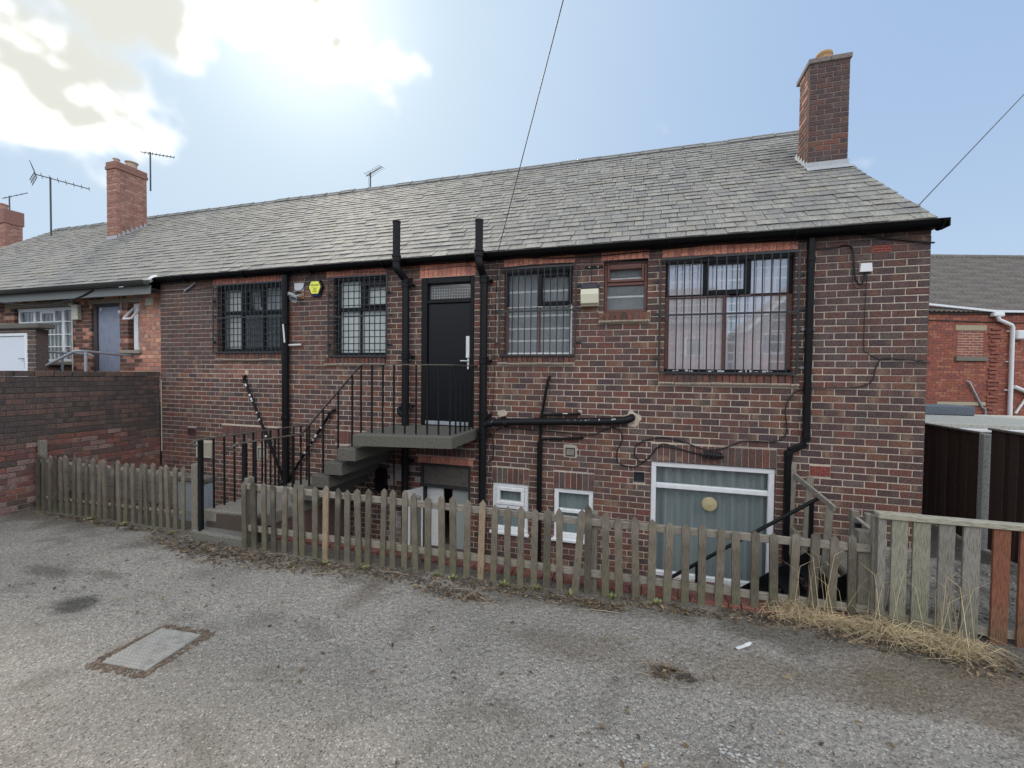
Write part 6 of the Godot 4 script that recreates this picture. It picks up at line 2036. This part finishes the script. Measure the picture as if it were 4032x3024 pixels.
	lp.lathe(Vector3(-9.0, 3.69, 0.17), [[0.0, 0.02], [0.05, 0.014], [0.09, -0.01]], 9, Basis(Vector3(1, 0.1, 0), Vector3(0, 0.8, 0.6), Vector3(0, -0.6, 0.8)))
	put(n, "lead_patch", lp, M.white)
	# chimney of the neighbour
	var c := Node3D.new()
	c.name = "chimney"
	n.add_child(c, true)
	var mo := func(_x, _y): return lin(0.36, 0.28, 0.23)
	var pl := func(_x, _y): return "chim"
	for f in [[Vector3(-15.46, 0, -2.84), Vector3.RIGHT, Vector3.BACK, 0.42], [Vector3(-15.04, 0, -2.942), Vector3.FORWARD, Vector3.RIGHT, 0.626], [Vector3(-15.46, 0, -3.568), Vector3.BACK, Vector3.LEFT, 0.626], [Vector3(-15.04, 0, -3.67), Vector3.LEFT, Vector3.FORWARD, 0.42]]:
		var cd := {"o": f[0], "ex": f[1], "ez": f[2], "w": f[3], "y0": 5.55, "y1": 7.9, "joint": 7.9, "phase": 0.0, "pool_of": pl, "mortar_of": mo, "most": 130 if f[2] == Vector3.BACK or f[2] == Vector3.RIGHT else 0, "thick": 0.15, "cell": 0.5}
		var cb := mortar_body(c, "stack_face", cd)
		lay(cb, cd)
	for q in [[0.03, 7.902, 8.0], [0.015, 8.002, 8.13]]: boxn(c, "cap_course", Vector3(-15.46 - q[0], q[1], -3.67 - q[0]), Vector3(-15.04 + q[0], q[2], -2.84 + q[0]), M.brick, 0.012, lin(0.34, 0.18, 0.14))
	for q in [[-15.25, -2.98, 0.08, 0.13], [-15.2, -3.35, 0.15, 0.19]]:
		var p := MB.new()
		p.lathe(Vector3(q[0], 8.13, q[1]), [[q[2] * 0.9, 0.0], [q[2] * 0.9, q[3] * 0.75], [q[2] * 1.12, q[3] * 0.9], [q[2] * 1.12, q[3]], [q[2] * 0.85, q[3]], [q[2] * 0.8, 0.05]], 18)
		put(c, "chimney_pot", p, mat(lin(0.45, 0.34, 0.27), 0.85))
	for i in 7:
		var zz := -2.86 - 0.118 * i
		var y := ROOF0 - SLOPE * zz + 0.03
		var s := MB.new()
		s.prism(PackedVector2Array([Vector2(0, -0.05), Vector2(0.13, 0.03), Vector2(0.13, 0.07), Vector2(0.0, 0.15)]), Vector3(-15.034 + 0.0006 * i, y, zz), Vector3.FORWARD, Vector3.UP, Vector3.RIGHT, 0.0, 0.004)
		put(c, "lead_step", s, M.lead)
	boxn(c, "lead_apron", Vector3(-15.48, ROOF0 + SLOPE * 2.84 - 0.02, -2.838), Vector3(-15.02, ROOF0 + SLOPE * 2.84 + 0.1, -2.832), M.lead)

	# outbuilding with the white door
	var s := thing("outbuilding", "small flat-roofed brick outbuilding with a white door on the raised yard", "outbuilding", Vector3(-12.3, YARD, 0.7))
	var sd := {"o": Vector3(-13.9, 0, 1.0), "ex": Vector3.RIGHT, "ez": Vector3.BACK, "w": 3.13, "y0": YARD, "y1": 2.65, "joint": YARD, "phase": 0.0, "holes": [[1.5, YARD, 2.88, 2.58]], "pool_of": func(_x, _y): return "soot", "mortar_of": func(_x, _y): return lin(0.42, 0.38, 0.32), "most": 120, "thick": 0.12, "cell": 0.6}
	lay(mortar_body(s, "wall", sd), sd)
	boxn(s, "side_wall", Vector3(-10.9, YARD, 0.82), Vector3(-10.767, 2.64, 0.985), M.brick, 0.0, lin(0.12, 0.09, 0.08))
	boxn(s, "back_wall", Vector3(-13.9, YARD, 0.78), Vector3(-10.905, 2.64, 0.85), M.brick, 0.0, lin(0.14, 0.1, 0.09))
	boxn(s, "roof_slab", Vector3(-14.0, 2.652, 0.8), Vector3(-10.6, 2.745, 1.06), M.concrete, 0.012, lin(0.14, 0.13, 0.12))
	for q in [[-11.14, -11.02], [-12.4, -12.28]]: boxn(s, "door_frame", Vector3(q[0], YARD, 0.93), Vector3(q[1], 2.575, 0.985), M.upvc, 0.004)
	boxn(s, "door_frame", Vector3(-12.279, 2.52, 0.93), Vector3(-11.141, 2.575, 0.985), M.upvc, 0.004)
	boxn(s, "door", Vector3(-12.279, YARD, 0.93), Vector3(-11.141, 2.515, 0.96), mat(lin(0.66, 0.7, 0.78), 0.4), 0.004)
	tuben(s, "door_handle", smooth([Vector3(-11.2, 2.09, 0.96), Vector3(-11.2, 2.09, 1.0), Vector3(-11.27, 2.085, 1.005)], 4), 0.011, M.galv, 8)
	boxn(s, "door_pull", Vector3(-11.175, 1.9, 0.96), Vector3(-11.165, 2.07, 0.975), M.galv, 0.002)
	# galvanised handrails on the yard steps
	var g1 := thing("tube_handrail", "bent galvanised tube handrail rising behind the boundary wall", "handrail", Vector3(-9.9, YARD, 0.8), "galvanised handrails in the raised yard")
	tuben(g1, "tube", smooth([Vector3(-11.6, 1.72, 0.85), Vector3(-11.04, 1.88, 0.85), Vector3(-10.15, 2.17, 0.85), Vector3(-9.97, 2.225, 0.85), Vector3(-9.85, 2.235, 0.8), Vector3(-9.95, 2.215, 0.4), Vector3(-10.07, 2.19, -0.1), Vector3(-10.08, 2.185, -0.15)], 6), 0.024, M.galv, 12)
	rod(g1, "post", Vector3(-9.83, YARD, 0.76), Vector3(-9.83, 2.225, 0.76), 0.024, M.galv)
	var g2 := thing("tube_handrail", "straight galvanised tube handrail in front of the white barred window", "handrail", Vector3(-12.0, YARD, 0.2), "galvanised handrails in the raised yard")
	tuben(g2, "tube", [Vector3(-13.2, 2.32, 0.2), Vector3(-10.85, 2.21, 0.2), Vector3(-10.76, 2.2, 0.19), Vector3(-10.75, 2.17, 0.14)], 0.023, M.galv, 12)
	for x in [-13.0, -11.6]: rod(g2, "post", Vector3(x, YARD, 0.2), Vector3(x, 2.25, 0.2), 0.022, M.galv)


# ---------------------------------------------------------------- beyond the alley
func build_right() -> void:
	rng.seed = 1212
	var ex := Vector3(0.95852, 0, -0.28502)
	var ez := Vector3(0.28502, 0, 0.95852)
	var o := Vector3(-3.42, 0, -5.42)
	var P := func(u: float, y: float, z: float) -> Vector3: return o + ex * u + Vector3.UP * y + ez * z
	var h := thing("red_house", "bright red brick house with ribbed tile roof and white gutter beyond the alley", "building", P.call(14.0, G, -2.0))
	var d := {"o": P.call(11.0, 0, 0.0), "ex": ex, "ez": ez, "w": 7.0, "y0": G, "y1": 3.82, "joint": 1.0, "phase": 0.04, "course": 0.075, "pitch": 0.222,
		"solids": [[1.44, 3.26, 2.32, 3.41], [1.5, 2.52, 2.25, 3.26], [1.43, 2.4, 2.35, 2.53], [0.95, 1.1, 2.36, 1.27]],
		"pool_of": func(x, y): return "far", "mortar_of": func(_x, _y): return lin(0.26, 0.12, 0.095), "most": 300, "thick": 0.25, "cell": 0.9, "gap": 0.009}
	var body := mortar_body(h, "wall", d)
	lay(body, d)
	# bricked-up window with fresh mortar
	var nd := {"o": P.call(12.5, 0, 0.003), "ex": ex, "ez": ez, "w": 0.75, "y0": 2.525, "y1": 3.258, "joint": 2.525, "phase": 0.03, "course": 0.073, "pitch": 0.218, "pool_of": func(_x, _y): return "far", "mortar_of": func(_x, _y): return lin(0.62, 0.5, 0.42), "most": 60, "thick": 0.02, "gap": 0.017, "depth": 0.03}
	lay(mortar_body(h, "window_infill", nd), nd)
	var bar := func(called: String, a: Vector3, b: Vector3, w: float, t: float, m: Material, c: Color) -> void: barn(h, called, a, b, w, t, m, Vector3.UP, 0.006, c)
	bar.call("lintel", P.call(12.43, 3.335, 0.0), P.call(13.31, 3.335, 0.0), 0.04, 0.15, M.concrete, lin(0.42, 0.36, 0.25))
	bar.call("window_sill", P.call(12.44, 2.465, 0.0), P.call(13.34, 2.465, 0.0), 0.12, 0.12, M.concrete, lin(0.2, 0.19, 0.16))
	bar.call("lintel", P.call(11.98, 1.2, 0.0), P.call(13.35, 1.2, 0.0), 0.04, 0.1, M.concrete, lin(0.45, 0.4, 0.3))
	# toothed corner where an older wall was keyed in
	for k in 22:
		var y := 0.95 + 0.112 * k
		barn(h, "toothing_brick", P.call(13.4 + rng.randf_range(-0.05, 0.05), y, 0.015), P.call(13.4 + rng.randf_range(0.12, 0.34), y, 0.015), 0.05, 0.045, M.brick, Vector3.UP, 0.004, lin(0.3, 0.11, 0.085) * rng.randf_range(0.8, 1.2))
	# gutters and downpipe
	var wh: Material = M.upvc
	bar.call("gutter", P.call(11.0, 4.015, 0.08), P.call(13.46, 3.79, 0.08), 0.09, 0.06, wh, Color.WHITE)
	bar.call("gutter", P.call(13.46, 3.79, 0.08), P.call(18.0, 3.79, 0.08), 0.09, 0.06, wh, Color.WHITE)
	var hop := MB.new()
	hop.box(P.call(13.5, 3.7, 0.09), Vector3(0.3, 0.11, 0.14), Basis(ex, Vector3.UP, ez), 0.02)
	put(h, "hopper", hop, wh)
	tuben(h, "downpipe", [P.call(13.5, 3.66, 0.1), P.call(13.54, 3.56, 0.1), P.call(13.9, 3.42, 0.09), P.call(13.95, 3.35, 0.08), P.call(13.97, 0.0, 0.08)], 0.05, wh, 14)
	for y in [3.25, 2.4, 1.6]: barn(h, "pipe_bracket", P.call(13.86, y, 0.02), P.call(14.05, y, 0.02), 0.03, 0.03, wh, Vector3.UP, 0.003)
	tuben(h, "waste_pipe", [P.call(12.8, 1.84, 0.0), P.call(12.83, 1.82, 0.05), P.call(13.22, 1.1, 0.05), P.call(13.3, 1.07, 0.05), P.call(13.32, 0.8, 0.05)], 0.025, M.galv, 8)
	tuben(h, "waste_pipe", [P.call(14.05, 1.7, 0.08), P.call(14.5, 1.52, 0.08), P.call(15.2, 1.3, 0.08)], 0.055, M.white, 10)
	tuben(h, "waste_pipe", [P.call(14.12, 0.95, 0.08), P.call(14.45, 1.45, 0.08)], 0.03, M.white, 8)
	var sb := MB.new()
	sb.box(P.call(14.17, 3.145, 0.08), Vector3(0.28, 0.25, 0.16), Basis(ex, Vector3.UP, ez), 0.025)
	put(h, "alarm_case", sb, M.white)
	tuben(h, "cable", [P.call(11.0, 3.56, 0.02), P.call(13.4, 3.5, 0.02), P.call(18.0, 3.45, 0.02)], 0.012, M.cable, 6)
	# upper wall above the sloping gutter and the tiled roof
	var tri_ := MB.new()
	tri_.col = lin(0.4, 0.14, 0.1)
	tri_.prism(PackedVector2Array([Vector2(11.0, 3.82), Vector2(13.3, 3.82), Vector2(11.0, 4.0)]), o, ex, Vector3.UP, ez, -0.05, 0.0)
	put(h, "wall_top", tri_, M.brick)
	var rf := MB.new()
	var rows := 15
	var wave := 0.136
	for r in rows:
		var t0 := r / float(rows)
		var t1 := (r + 1.12) / float(rows)
		var za := -2.05 * t0 + 0.1
		var zb := -2.05 * t1 + 0.1
		var ya := 3.78 + 2.09 * t0 + 0.03
		var yb := 3.78 + 2.09 * t1
		var n := int(7.0 / wave * 5.0)
		for k in n:
			var ua := 10.6 + 7.6 * k / n
			var ub := 10.6 + 7.6 * (k + 1) / n
			var wa := 0.022 * sin(TAU * ua / wave)
			var wb := 0.022 * sin(TAU * ub / wave)
			rf.col = lin(0.16, 0.145, 0.13) * (0.85 + 0.3 * absf(sin(floor(ua / wave) * 12.9 + r * 7.7)))
			rf.quad(P.call(ua, ya + wa, za), P.call(ub, ya + wb, za), P.call(ub, yb + wb * 0.9, zb), P.call(ua, yb + wa * 0.9, zb))
			rf.quad(P.call(ua, ya + wa - 0.03, za), P.call(ub, ya + wb - 0.03, za), P.call(ub, ya + wb, za), P.call(ua, ya + wa, za))
	put(h, "roof_tiles", rf, M.plain).set_meta("kind", "stuff")
	var dk := MB.new()
	dk.col = lin(0.1, 0.09, 0.08)
	dk.quad(P.call(10.6, 3.72, 0.05), P.call(18.2, 3.72, 0.05), P.call(18.2, 5.83, -1.97), P.call(10.6, 5.83, -1.97))
	dk.quad(P.call(18.2, 3.72, -4.0), P.call(10.6, 3.72, -4.0), P.call(10.6, 5.83, -1.97), P.call(18.2, 5.83, -1.97))
	put(h, "roof", dk, M.plain)
	for k in 17:
		var rt := MB.new()
		rt.col = lin(0.17, 0.155, 0.145) * rng.randf_range(0.9, 1.15)
		rt.tube([P.call(10.6 + 0.45 * k, 5.86, -1.97), P.call(11.04 + 0.45 * k, 5.86, -1.97)], 0.09, 10)
		put(h, "ridge_tile", rt, M.plain)
	# flat-roofed garage between
	var g := thing("garage", "flat-roofed garage with a pale felt roof behind the brown fence", "garage", Vector3(6.5, G, -3.4))
	boxn(g, "wall", Vector3(4.5, G, -4.6), Vector3(9.0, 1.1, -2.5), M.brick, 0.0, lin(0.12, 0.09, 0.085))
	boxn(g, "roof_slab", Vector3(4.4, 1.1, -4.6), Vector3(9.2, 1.2, -2.37), M.concrete, 0.015, lin(0.45, 0.45, 0.4))
	boxn(g, "upstand", Vector3(4.4, 1.201, -4.75), Vector3(6.1, 1.38, -4.1), M.concrete, 0.02, lin(0.13, 0.16, 0.19))
	barn(g, "gutter", Vector3(4.4, 1.1, -2.31), Vector3(9.2, 1.12, -2.31), 0.09, 0.05, M.white, Vector3.UP, 0.01)
	boxn(g, "vent", Vector3(4.62, 1.06, -2.25), Vector3(4.75, 1.14, -2.12), M.white, 0.01)
	boxn(g, "fascia_board", Vector3(4.42, 1.0, -2.42), Vector3(9.15, 1.098, -2.385), M.plain, 0.0, lin(0.1, 0.1, 0.1))


# ---------------------------------------------------------------- aerials and wires
func yagi(label: String, foot: Vector3, top: float, dir: Vector3, boom: float, els: int, span: float, grid: bool, r := 0.012) -> void:
	var a := thing("tv_aerial", label, "aerial", foot, "rooftop television aerials")
	var m := mat(lin(0.08, 0.08, 0.09), 0.5)
	var head := Vector3(foot.x, top, foot.z)
	rod(a, "mast", foot, head + Vector3(0, 0.04, 0), r * 1.6, m)
	dir = dir.normalized()
	var side := dir.cross(Vector3.UP).normalized()
	rod(a, "boom", head - dir * boom * 0.28, head + dir * boom * 0.72, r, m)
	for i in els:
		var p := head + dir * boom * (-0.15 + 0.86 * i / (els - 1.0))
		rod(a, "element", p - side * span * 0.5 * (1.0 - 0.3 * i / els), p + side * span * 0.5 * (1.0 - 0.3 * i / els), r * 0.5, m)
	if grid:
		for s in [1.0, -1.0]:
			var c := head - dir * boom * 0.25
			for k in 4:
				var p: Vector3 = c + (Vector3.UP * s - dir * 0.35).normalized() * (0.06 + 0.09 * k) * span * 1.4
				rod(a, "reflector_bar", p - side * span * 0.55, p + side * span * 0.55, r * 0.5, m)
			for t in [-0.5, 0.0, 0.5]:
				var q: Vector3 = c + side * span * t
				rod(a, "reflector_rib", q, q + (Vector3.UP * s - dir * 0.35).normalized() * 0.42 * span * 1.4, r * 0.6, m)
	tuben(a, "lead_in", smooth([head, head + side * 0.06 - Vector3(0, 0.2, 0), foot + side * 0.03], 4), r * 0.4, m, 5)

func build_sky_line() -> void:
	rng.seed = 1313
	yagi("small rod aerial standing alone on the ridge of the long slate roof", Vector3(-7.91, 7.0, -5.2), 7.93, Vector3(1, 0.12, 0.35), 0.75, 8, 0.3, false, 0.013)
	yagi("rod aerial strapped to the neighbour's tall brick chimney", Vector3(-15.0, 7.6, -3.75), 8.78, Vector3(0.5, 0.14, -0.86), 0.85, 9, 0.3, false, 0.014)
	yagi("tall mast aerial with a wide grid reflector on the slate verge", Vector3(-20.4, 6.55, -4.0), 8.75, Vector3(0.5, -0.08, -0.86), 1.4, 7, 0.62, true, 0.017)
	var f := thing("far_house", "distant house end with a broad brick chimney at the left edge", "building", Vector3(-28.5, G, -6.5))
	boxn(f, "wall", Vector3(-33.0, G, -9.0), Vector3(-26.0, 5.6, -5.0), M.brick, 0.0, lin(0.36, 0.17, 0.13))
	var rf := MB.new()
	rf.col = lin(0.2, 0.2, 0.2)
	rf.prism(PackedVector2Array([Vector2(4.8, 5.6), Vector2(9.2, 5.6), Vector2(7.0, 7.2)]), Vector3(-33.2, 0, 0), Vector3.FORWARD, Vector3.UP, Vector3.RIGHT, 0.0, 7.3)
	put(f, "roof", rf, M.slate)
	var c := Node3D.new()
	c.name = "chimney"
	f.add_child(c, true)
	var cx := -28.75
	var mo := func(_x, _y): return lin(0.34, 0.26, 0.22)
	var pl := func(_x, _y): return "chim"
	for q in [[Vector3(cx, 0, -6.0), Vector3.RIGHT, Vector3.BACK, 1.06], [Vector3(cx + 1.06, 0, -6.102), Vector3.FORWARD, Vector3.RIGHT, 0.5]]:
		var cd := {"o": q[0], "ex": q[1], "ez": q[2], "w": q[3], "y0": 5.6, "y1": 9.0, "joint": 9.0, "pool_of": pl, "mortar_of": mo, "most": 60, "thick": 0.15, "cell": 0.6}
		lay(mortar_body(c, "stack_face", cd), cd)
	boxn(c, "cap_course", Vector3(cx - 0.05, 8.5, -6.65), Vector3(cx + 1.1, 9.15, -5.95), M.brick, 0.02, lin(0.32, 0.17, 0.14))
	boxn(c, "core", Vector3(cx + 0.01, 5.6, -6.6), Vector3(cx + 1.05, 9.0, -6.02), M.brick, 0.0, lin(0.3, 0.16, 0.13))
	var p := MB.new()
	p.lathe(Vector3(cx + 0.2, 9.15, -6.3), [[0.2, 0.0], [0.2, 0.3], [0.24, 0.36], [0.2, 0.4], [0.16, 0.4]], 16)
	put(c, "chimney_pot", p, mat(lin(0.4, 0.24, 0.18), 0.85))
	yagi("small rod aerial on the distant broad chimney at the left edge", Vector3(-27.75, 9.1, -6.2), 9.75, Vector3(0.45, 0.5, -0.7), 0.9, 5, 0.3, false, 0.016)
	# overhead lines
	var pole := Vector3(-2.0, 3.67, 0.15)
	var away := Vector3(1.26, 1.75, 1.89)
	tag(tuben(self, "overhead_wire", [pole, pole + away * 0.98, pole + away * 2.0, pole + away * 3.1], 0.0055, M.wire, 6), "thin overhead wire rising from the gutter above the third window into the sky", "wire", "overhead wires")
	tag(tuben(self, "overhead_wire", [Vector3(3.25, 4.016, -0.396), Vector3(6.1, 6.9, -2.5), Vector3(8.9, 9.75, -4.6)], 0.007, M.wire, 6), "thin overhead wire rising from the right verge of the slate roof", "wire", "overhead wires")


# ---------------------------------------------------------------- houses across the car park, seen only as reflections
func build_behind() -> void:
	rng.seed = 1414
	var specs := [["terrace_house", "plain brick terrace facing the car park from across the way", -7.0, 5.4, 24.0, 5.4, 8.4, "x"], ["gable_house", "brick house with its white-edged gable turned to the car park", 6.2, 14.5, 22.0, 4.6, 8.6, "z"]]
	for s in specs:
		var h := thing(s[0], s[1], "building", Vector3((s[2] + s[3]) * 0.5, G, s[4] + 4.0))
		boxn(h, "wall", Vector3(s[2], G, s[4]), Vector3(s[3], s[5], s[4] + 8.0), M.brick, 0.0, lin(0.34, 0.19, 0.16))
		var rf := MB.new()
		rf.col = lin(0.2, 0.17, 0.16)
		if s[7] == "x":
			rf.prism(PackedVector2Array([Vector2(-0.3, s[5]), Vector2(4.0, s[6]), Vector2(8.3, s[5])]), Vector3(s[2], 0, s[4]), Vector3.BACK, Vector3.UP, Vector3.LEFT, s[2] - s[3], 0.0)
		else:
			rf.prism(PackedVector2Array([Vector2(-0.2, s[5]), Vector2(s[3] - s[2] + 0.2, s[5]), Vector2((s[3] - s[2]) * 0.5, s[6])]), Vector3(s[2], 0, s[4] - 0.1), Vector3.RIGHT, Vector3.UP, Vector3.BACK, 0.0, 8.2)
			for k in [[s[2] - 0.2, s[5], (s[2] + s[3]) * 0.5, s[6]], [s[3] + 0.2, s[5], (s[2] + s[3]) * 0.5, s[6]]]:
				barn(h, "barge_board", Vector3(k[0], k[1], s[4] - 0.13), Vector3(k[2], k[3], s[4] - 0.13), 0.04, 0.22, M.white)
		put(h, "roof", rf, M.plain)
		if s[7] == "x": barn(h, "gutter", Vector3(s[2], s[5], s[4] - 0.15), Vector3(s[3], s[5], s[4] - 0.15), 0.1, 0.14, M.white)
		var x: float = s[2] + 0.7
		while x < s[3] - 1.2:
			for y in [0.7, 3.2]:
				if y + 1.3 > s[5]: continue
				var w := Node3D.new()
				w.name = "window"
				h.add_child(w, true)
				boxn(w, "frame", Vector3(x, y, s[4] - 0.04), Vector3(x + 1.1, y + 1.25, s[4] - 0.001), M.white, 0.01)
				boxn(w, "pane", Vector3(x + 0.08, y + 0.08, s[4] - 0.06), Vector3(x + 1.02, y + 1.17, s[4] - 0.041), M.gloss_black)
			x += 2.3


# ---------------------------------------------------------------- sky
func sky_panorama() -> ImageTexture:
	var w := 1536
	var h := 768
	var im := Image.create(w, h, false, Image.FORMAT_RGBF)
	var f := FastNoiseLite.new()
	f.seed = 12
	f.noise_type = FastNoiseLite.TYPE_SIMPLEX_SMOOTH
	f.frequency = 2.2
	f.fractal_octaves = 6
	f.fractal_gain = 0.52
	var f2 := FastNoiseLite.new()
	f2.seed = 57
	f2.frequency = 1.1
	f2.fractal_octaves = 5
	var sun := dir_of(SUN_AZ, SUN_EL)
	# masses of cloud, those behind the camera added to brighten the rear wall: azimuth (to the right of -z), elevation, radius across, radius up, weight
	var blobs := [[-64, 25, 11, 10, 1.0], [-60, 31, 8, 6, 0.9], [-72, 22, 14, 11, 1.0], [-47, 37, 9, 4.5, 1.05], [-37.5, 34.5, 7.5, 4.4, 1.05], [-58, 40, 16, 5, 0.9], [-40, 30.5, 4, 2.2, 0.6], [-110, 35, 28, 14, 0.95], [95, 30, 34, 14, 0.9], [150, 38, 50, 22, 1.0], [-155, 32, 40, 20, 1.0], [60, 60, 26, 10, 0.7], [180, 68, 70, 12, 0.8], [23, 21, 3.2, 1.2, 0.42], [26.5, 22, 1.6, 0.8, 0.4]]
	for y in h:
		var el := PI * (0.5 - (y + 0.5) / h)
		var ce := cos(el)
		var se := sin(el)
		for x in w:
			var az := TAU * (x + 0.5) / w
			var d := Vector3(sin(az) * ce, se, -cos(az) * ce)
			var cs := d.dot(sun)
			var up := maxf(se, 0.0)
			var c := lin(0.168, 0.245, 0.385).lerp(lin(0.31, 0.385, 0.45), pow(1.0 - up, 3.0))
			# brightening towards the veiled sun
			var gl := pow(maxf(cs, 0.0), 5.0)
			c = c.lerp(lin(0.39, 0.46, 0.5), gl * 0.8)
			c += lin(0.22, 0.21, 0.19) * pow(maxf(cs, 0.0), 90.0)
			if se < -0.02:
				c = lin(0.17, 0.17, 0.16)
			else:
				var q := 0.0
				var a_deg := rad_to_deg(az)
				var e_deg := rad_to_deg(el)
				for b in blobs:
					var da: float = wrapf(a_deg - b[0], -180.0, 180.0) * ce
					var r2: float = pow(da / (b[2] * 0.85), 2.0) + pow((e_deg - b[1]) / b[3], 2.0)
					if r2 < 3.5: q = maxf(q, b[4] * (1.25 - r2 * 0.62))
				var nn := f.get_noise_3d(d.x * 2.0, d.y * 2.6, d.z * 2.0)
				var n2 := f2.get_noise_3d(d.x * 2.0 + 7.0, d.y * 3.0, d.z * 2.0)
				var dens := clampf((q - 0.5 + nn * 0.9 + n2 * 0.3) * 1.5, 0.0, 1.0)
				dens = dens * dens * (3.0 - 2.0 * dens)
				var thick := clampf((q - 0.52 + n2 * 1.1 + nn * 0.7) * 1.9, 0.0, 1.0) * smoothstep(-0.1, 0.6, cs)
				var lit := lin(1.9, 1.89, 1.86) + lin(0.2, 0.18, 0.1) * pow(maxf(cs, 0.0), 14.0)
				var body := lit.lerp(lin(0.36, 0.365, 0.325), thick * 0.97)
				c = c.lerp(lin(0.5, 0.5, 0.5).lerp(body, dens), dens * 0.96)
			im.set_pixel(x, y, c)
	return ImageTexture.create_from_image(im)

const SUN_AZ := -43.0
const SUN_EL := 37.0

func dir_of(az: float, el: float) -> Vector3:
	var a := deg_to_rad(az)
	var e := deg_to_rad(el)
	return Vector3(sin(a) * cos(e), sin(e), -cos(a) * cos(e))

func _ready() -> void:
	var cam := Camera3D.new()
	cam.name = "camera"
	cam.fov = 84.09
	cam.near = 0.05
	cam.far = 400.0
	cam.position = EYE
	cam.rotation = Vector3(deg_to_rad(-1.35), deg_to_rad(16.56), 0.011)
	add_child(cam)
	cam.current = true
	var we := WorldEnvironment.new()
	we.name = "environment"
	var e := Environment.new()
	e.background_mode = Environment.BG_SKY
	var sky := Sky.new()
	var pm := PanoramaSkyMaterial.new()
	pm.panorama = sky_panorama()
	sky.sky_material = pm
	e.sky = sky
	e.background_energy_multiplier = 1.0
	e.tonemap_mode = Environment.TONE_MAPPER_LINEAR
	e.tonemap_exposure = 2.0
	e.sdfgi_enabled = true
	e.ssao_enabled = true
	e.ssil_enabled = true
	we.environment = e
	add_child(we)
	var sun := DirectionalLight3D.new()
	sun.name = "sun"
	sun.light_color = Color(1.0, 0.95, 0.87)
	sun.light_energy = 0.45
	sun.light_angular_distance = 10.0
	sun.shadow_enabled = true
	add_child(sun)
	sun.look_at_from_position(Vector3.ZERO, -dir_of(SUN_AZ, SUN_EL), Vector3.UP)

	make_materials()
	build_rear_wall()
	build_windows()
	build_doors()
	build_roof()
	build_ground()
	build_left()
	build_right()
	build_behind()
	build_sky_line()
	build_well()
	build_stair()
	build_fences()
	build_pipes()
	build_fittings()
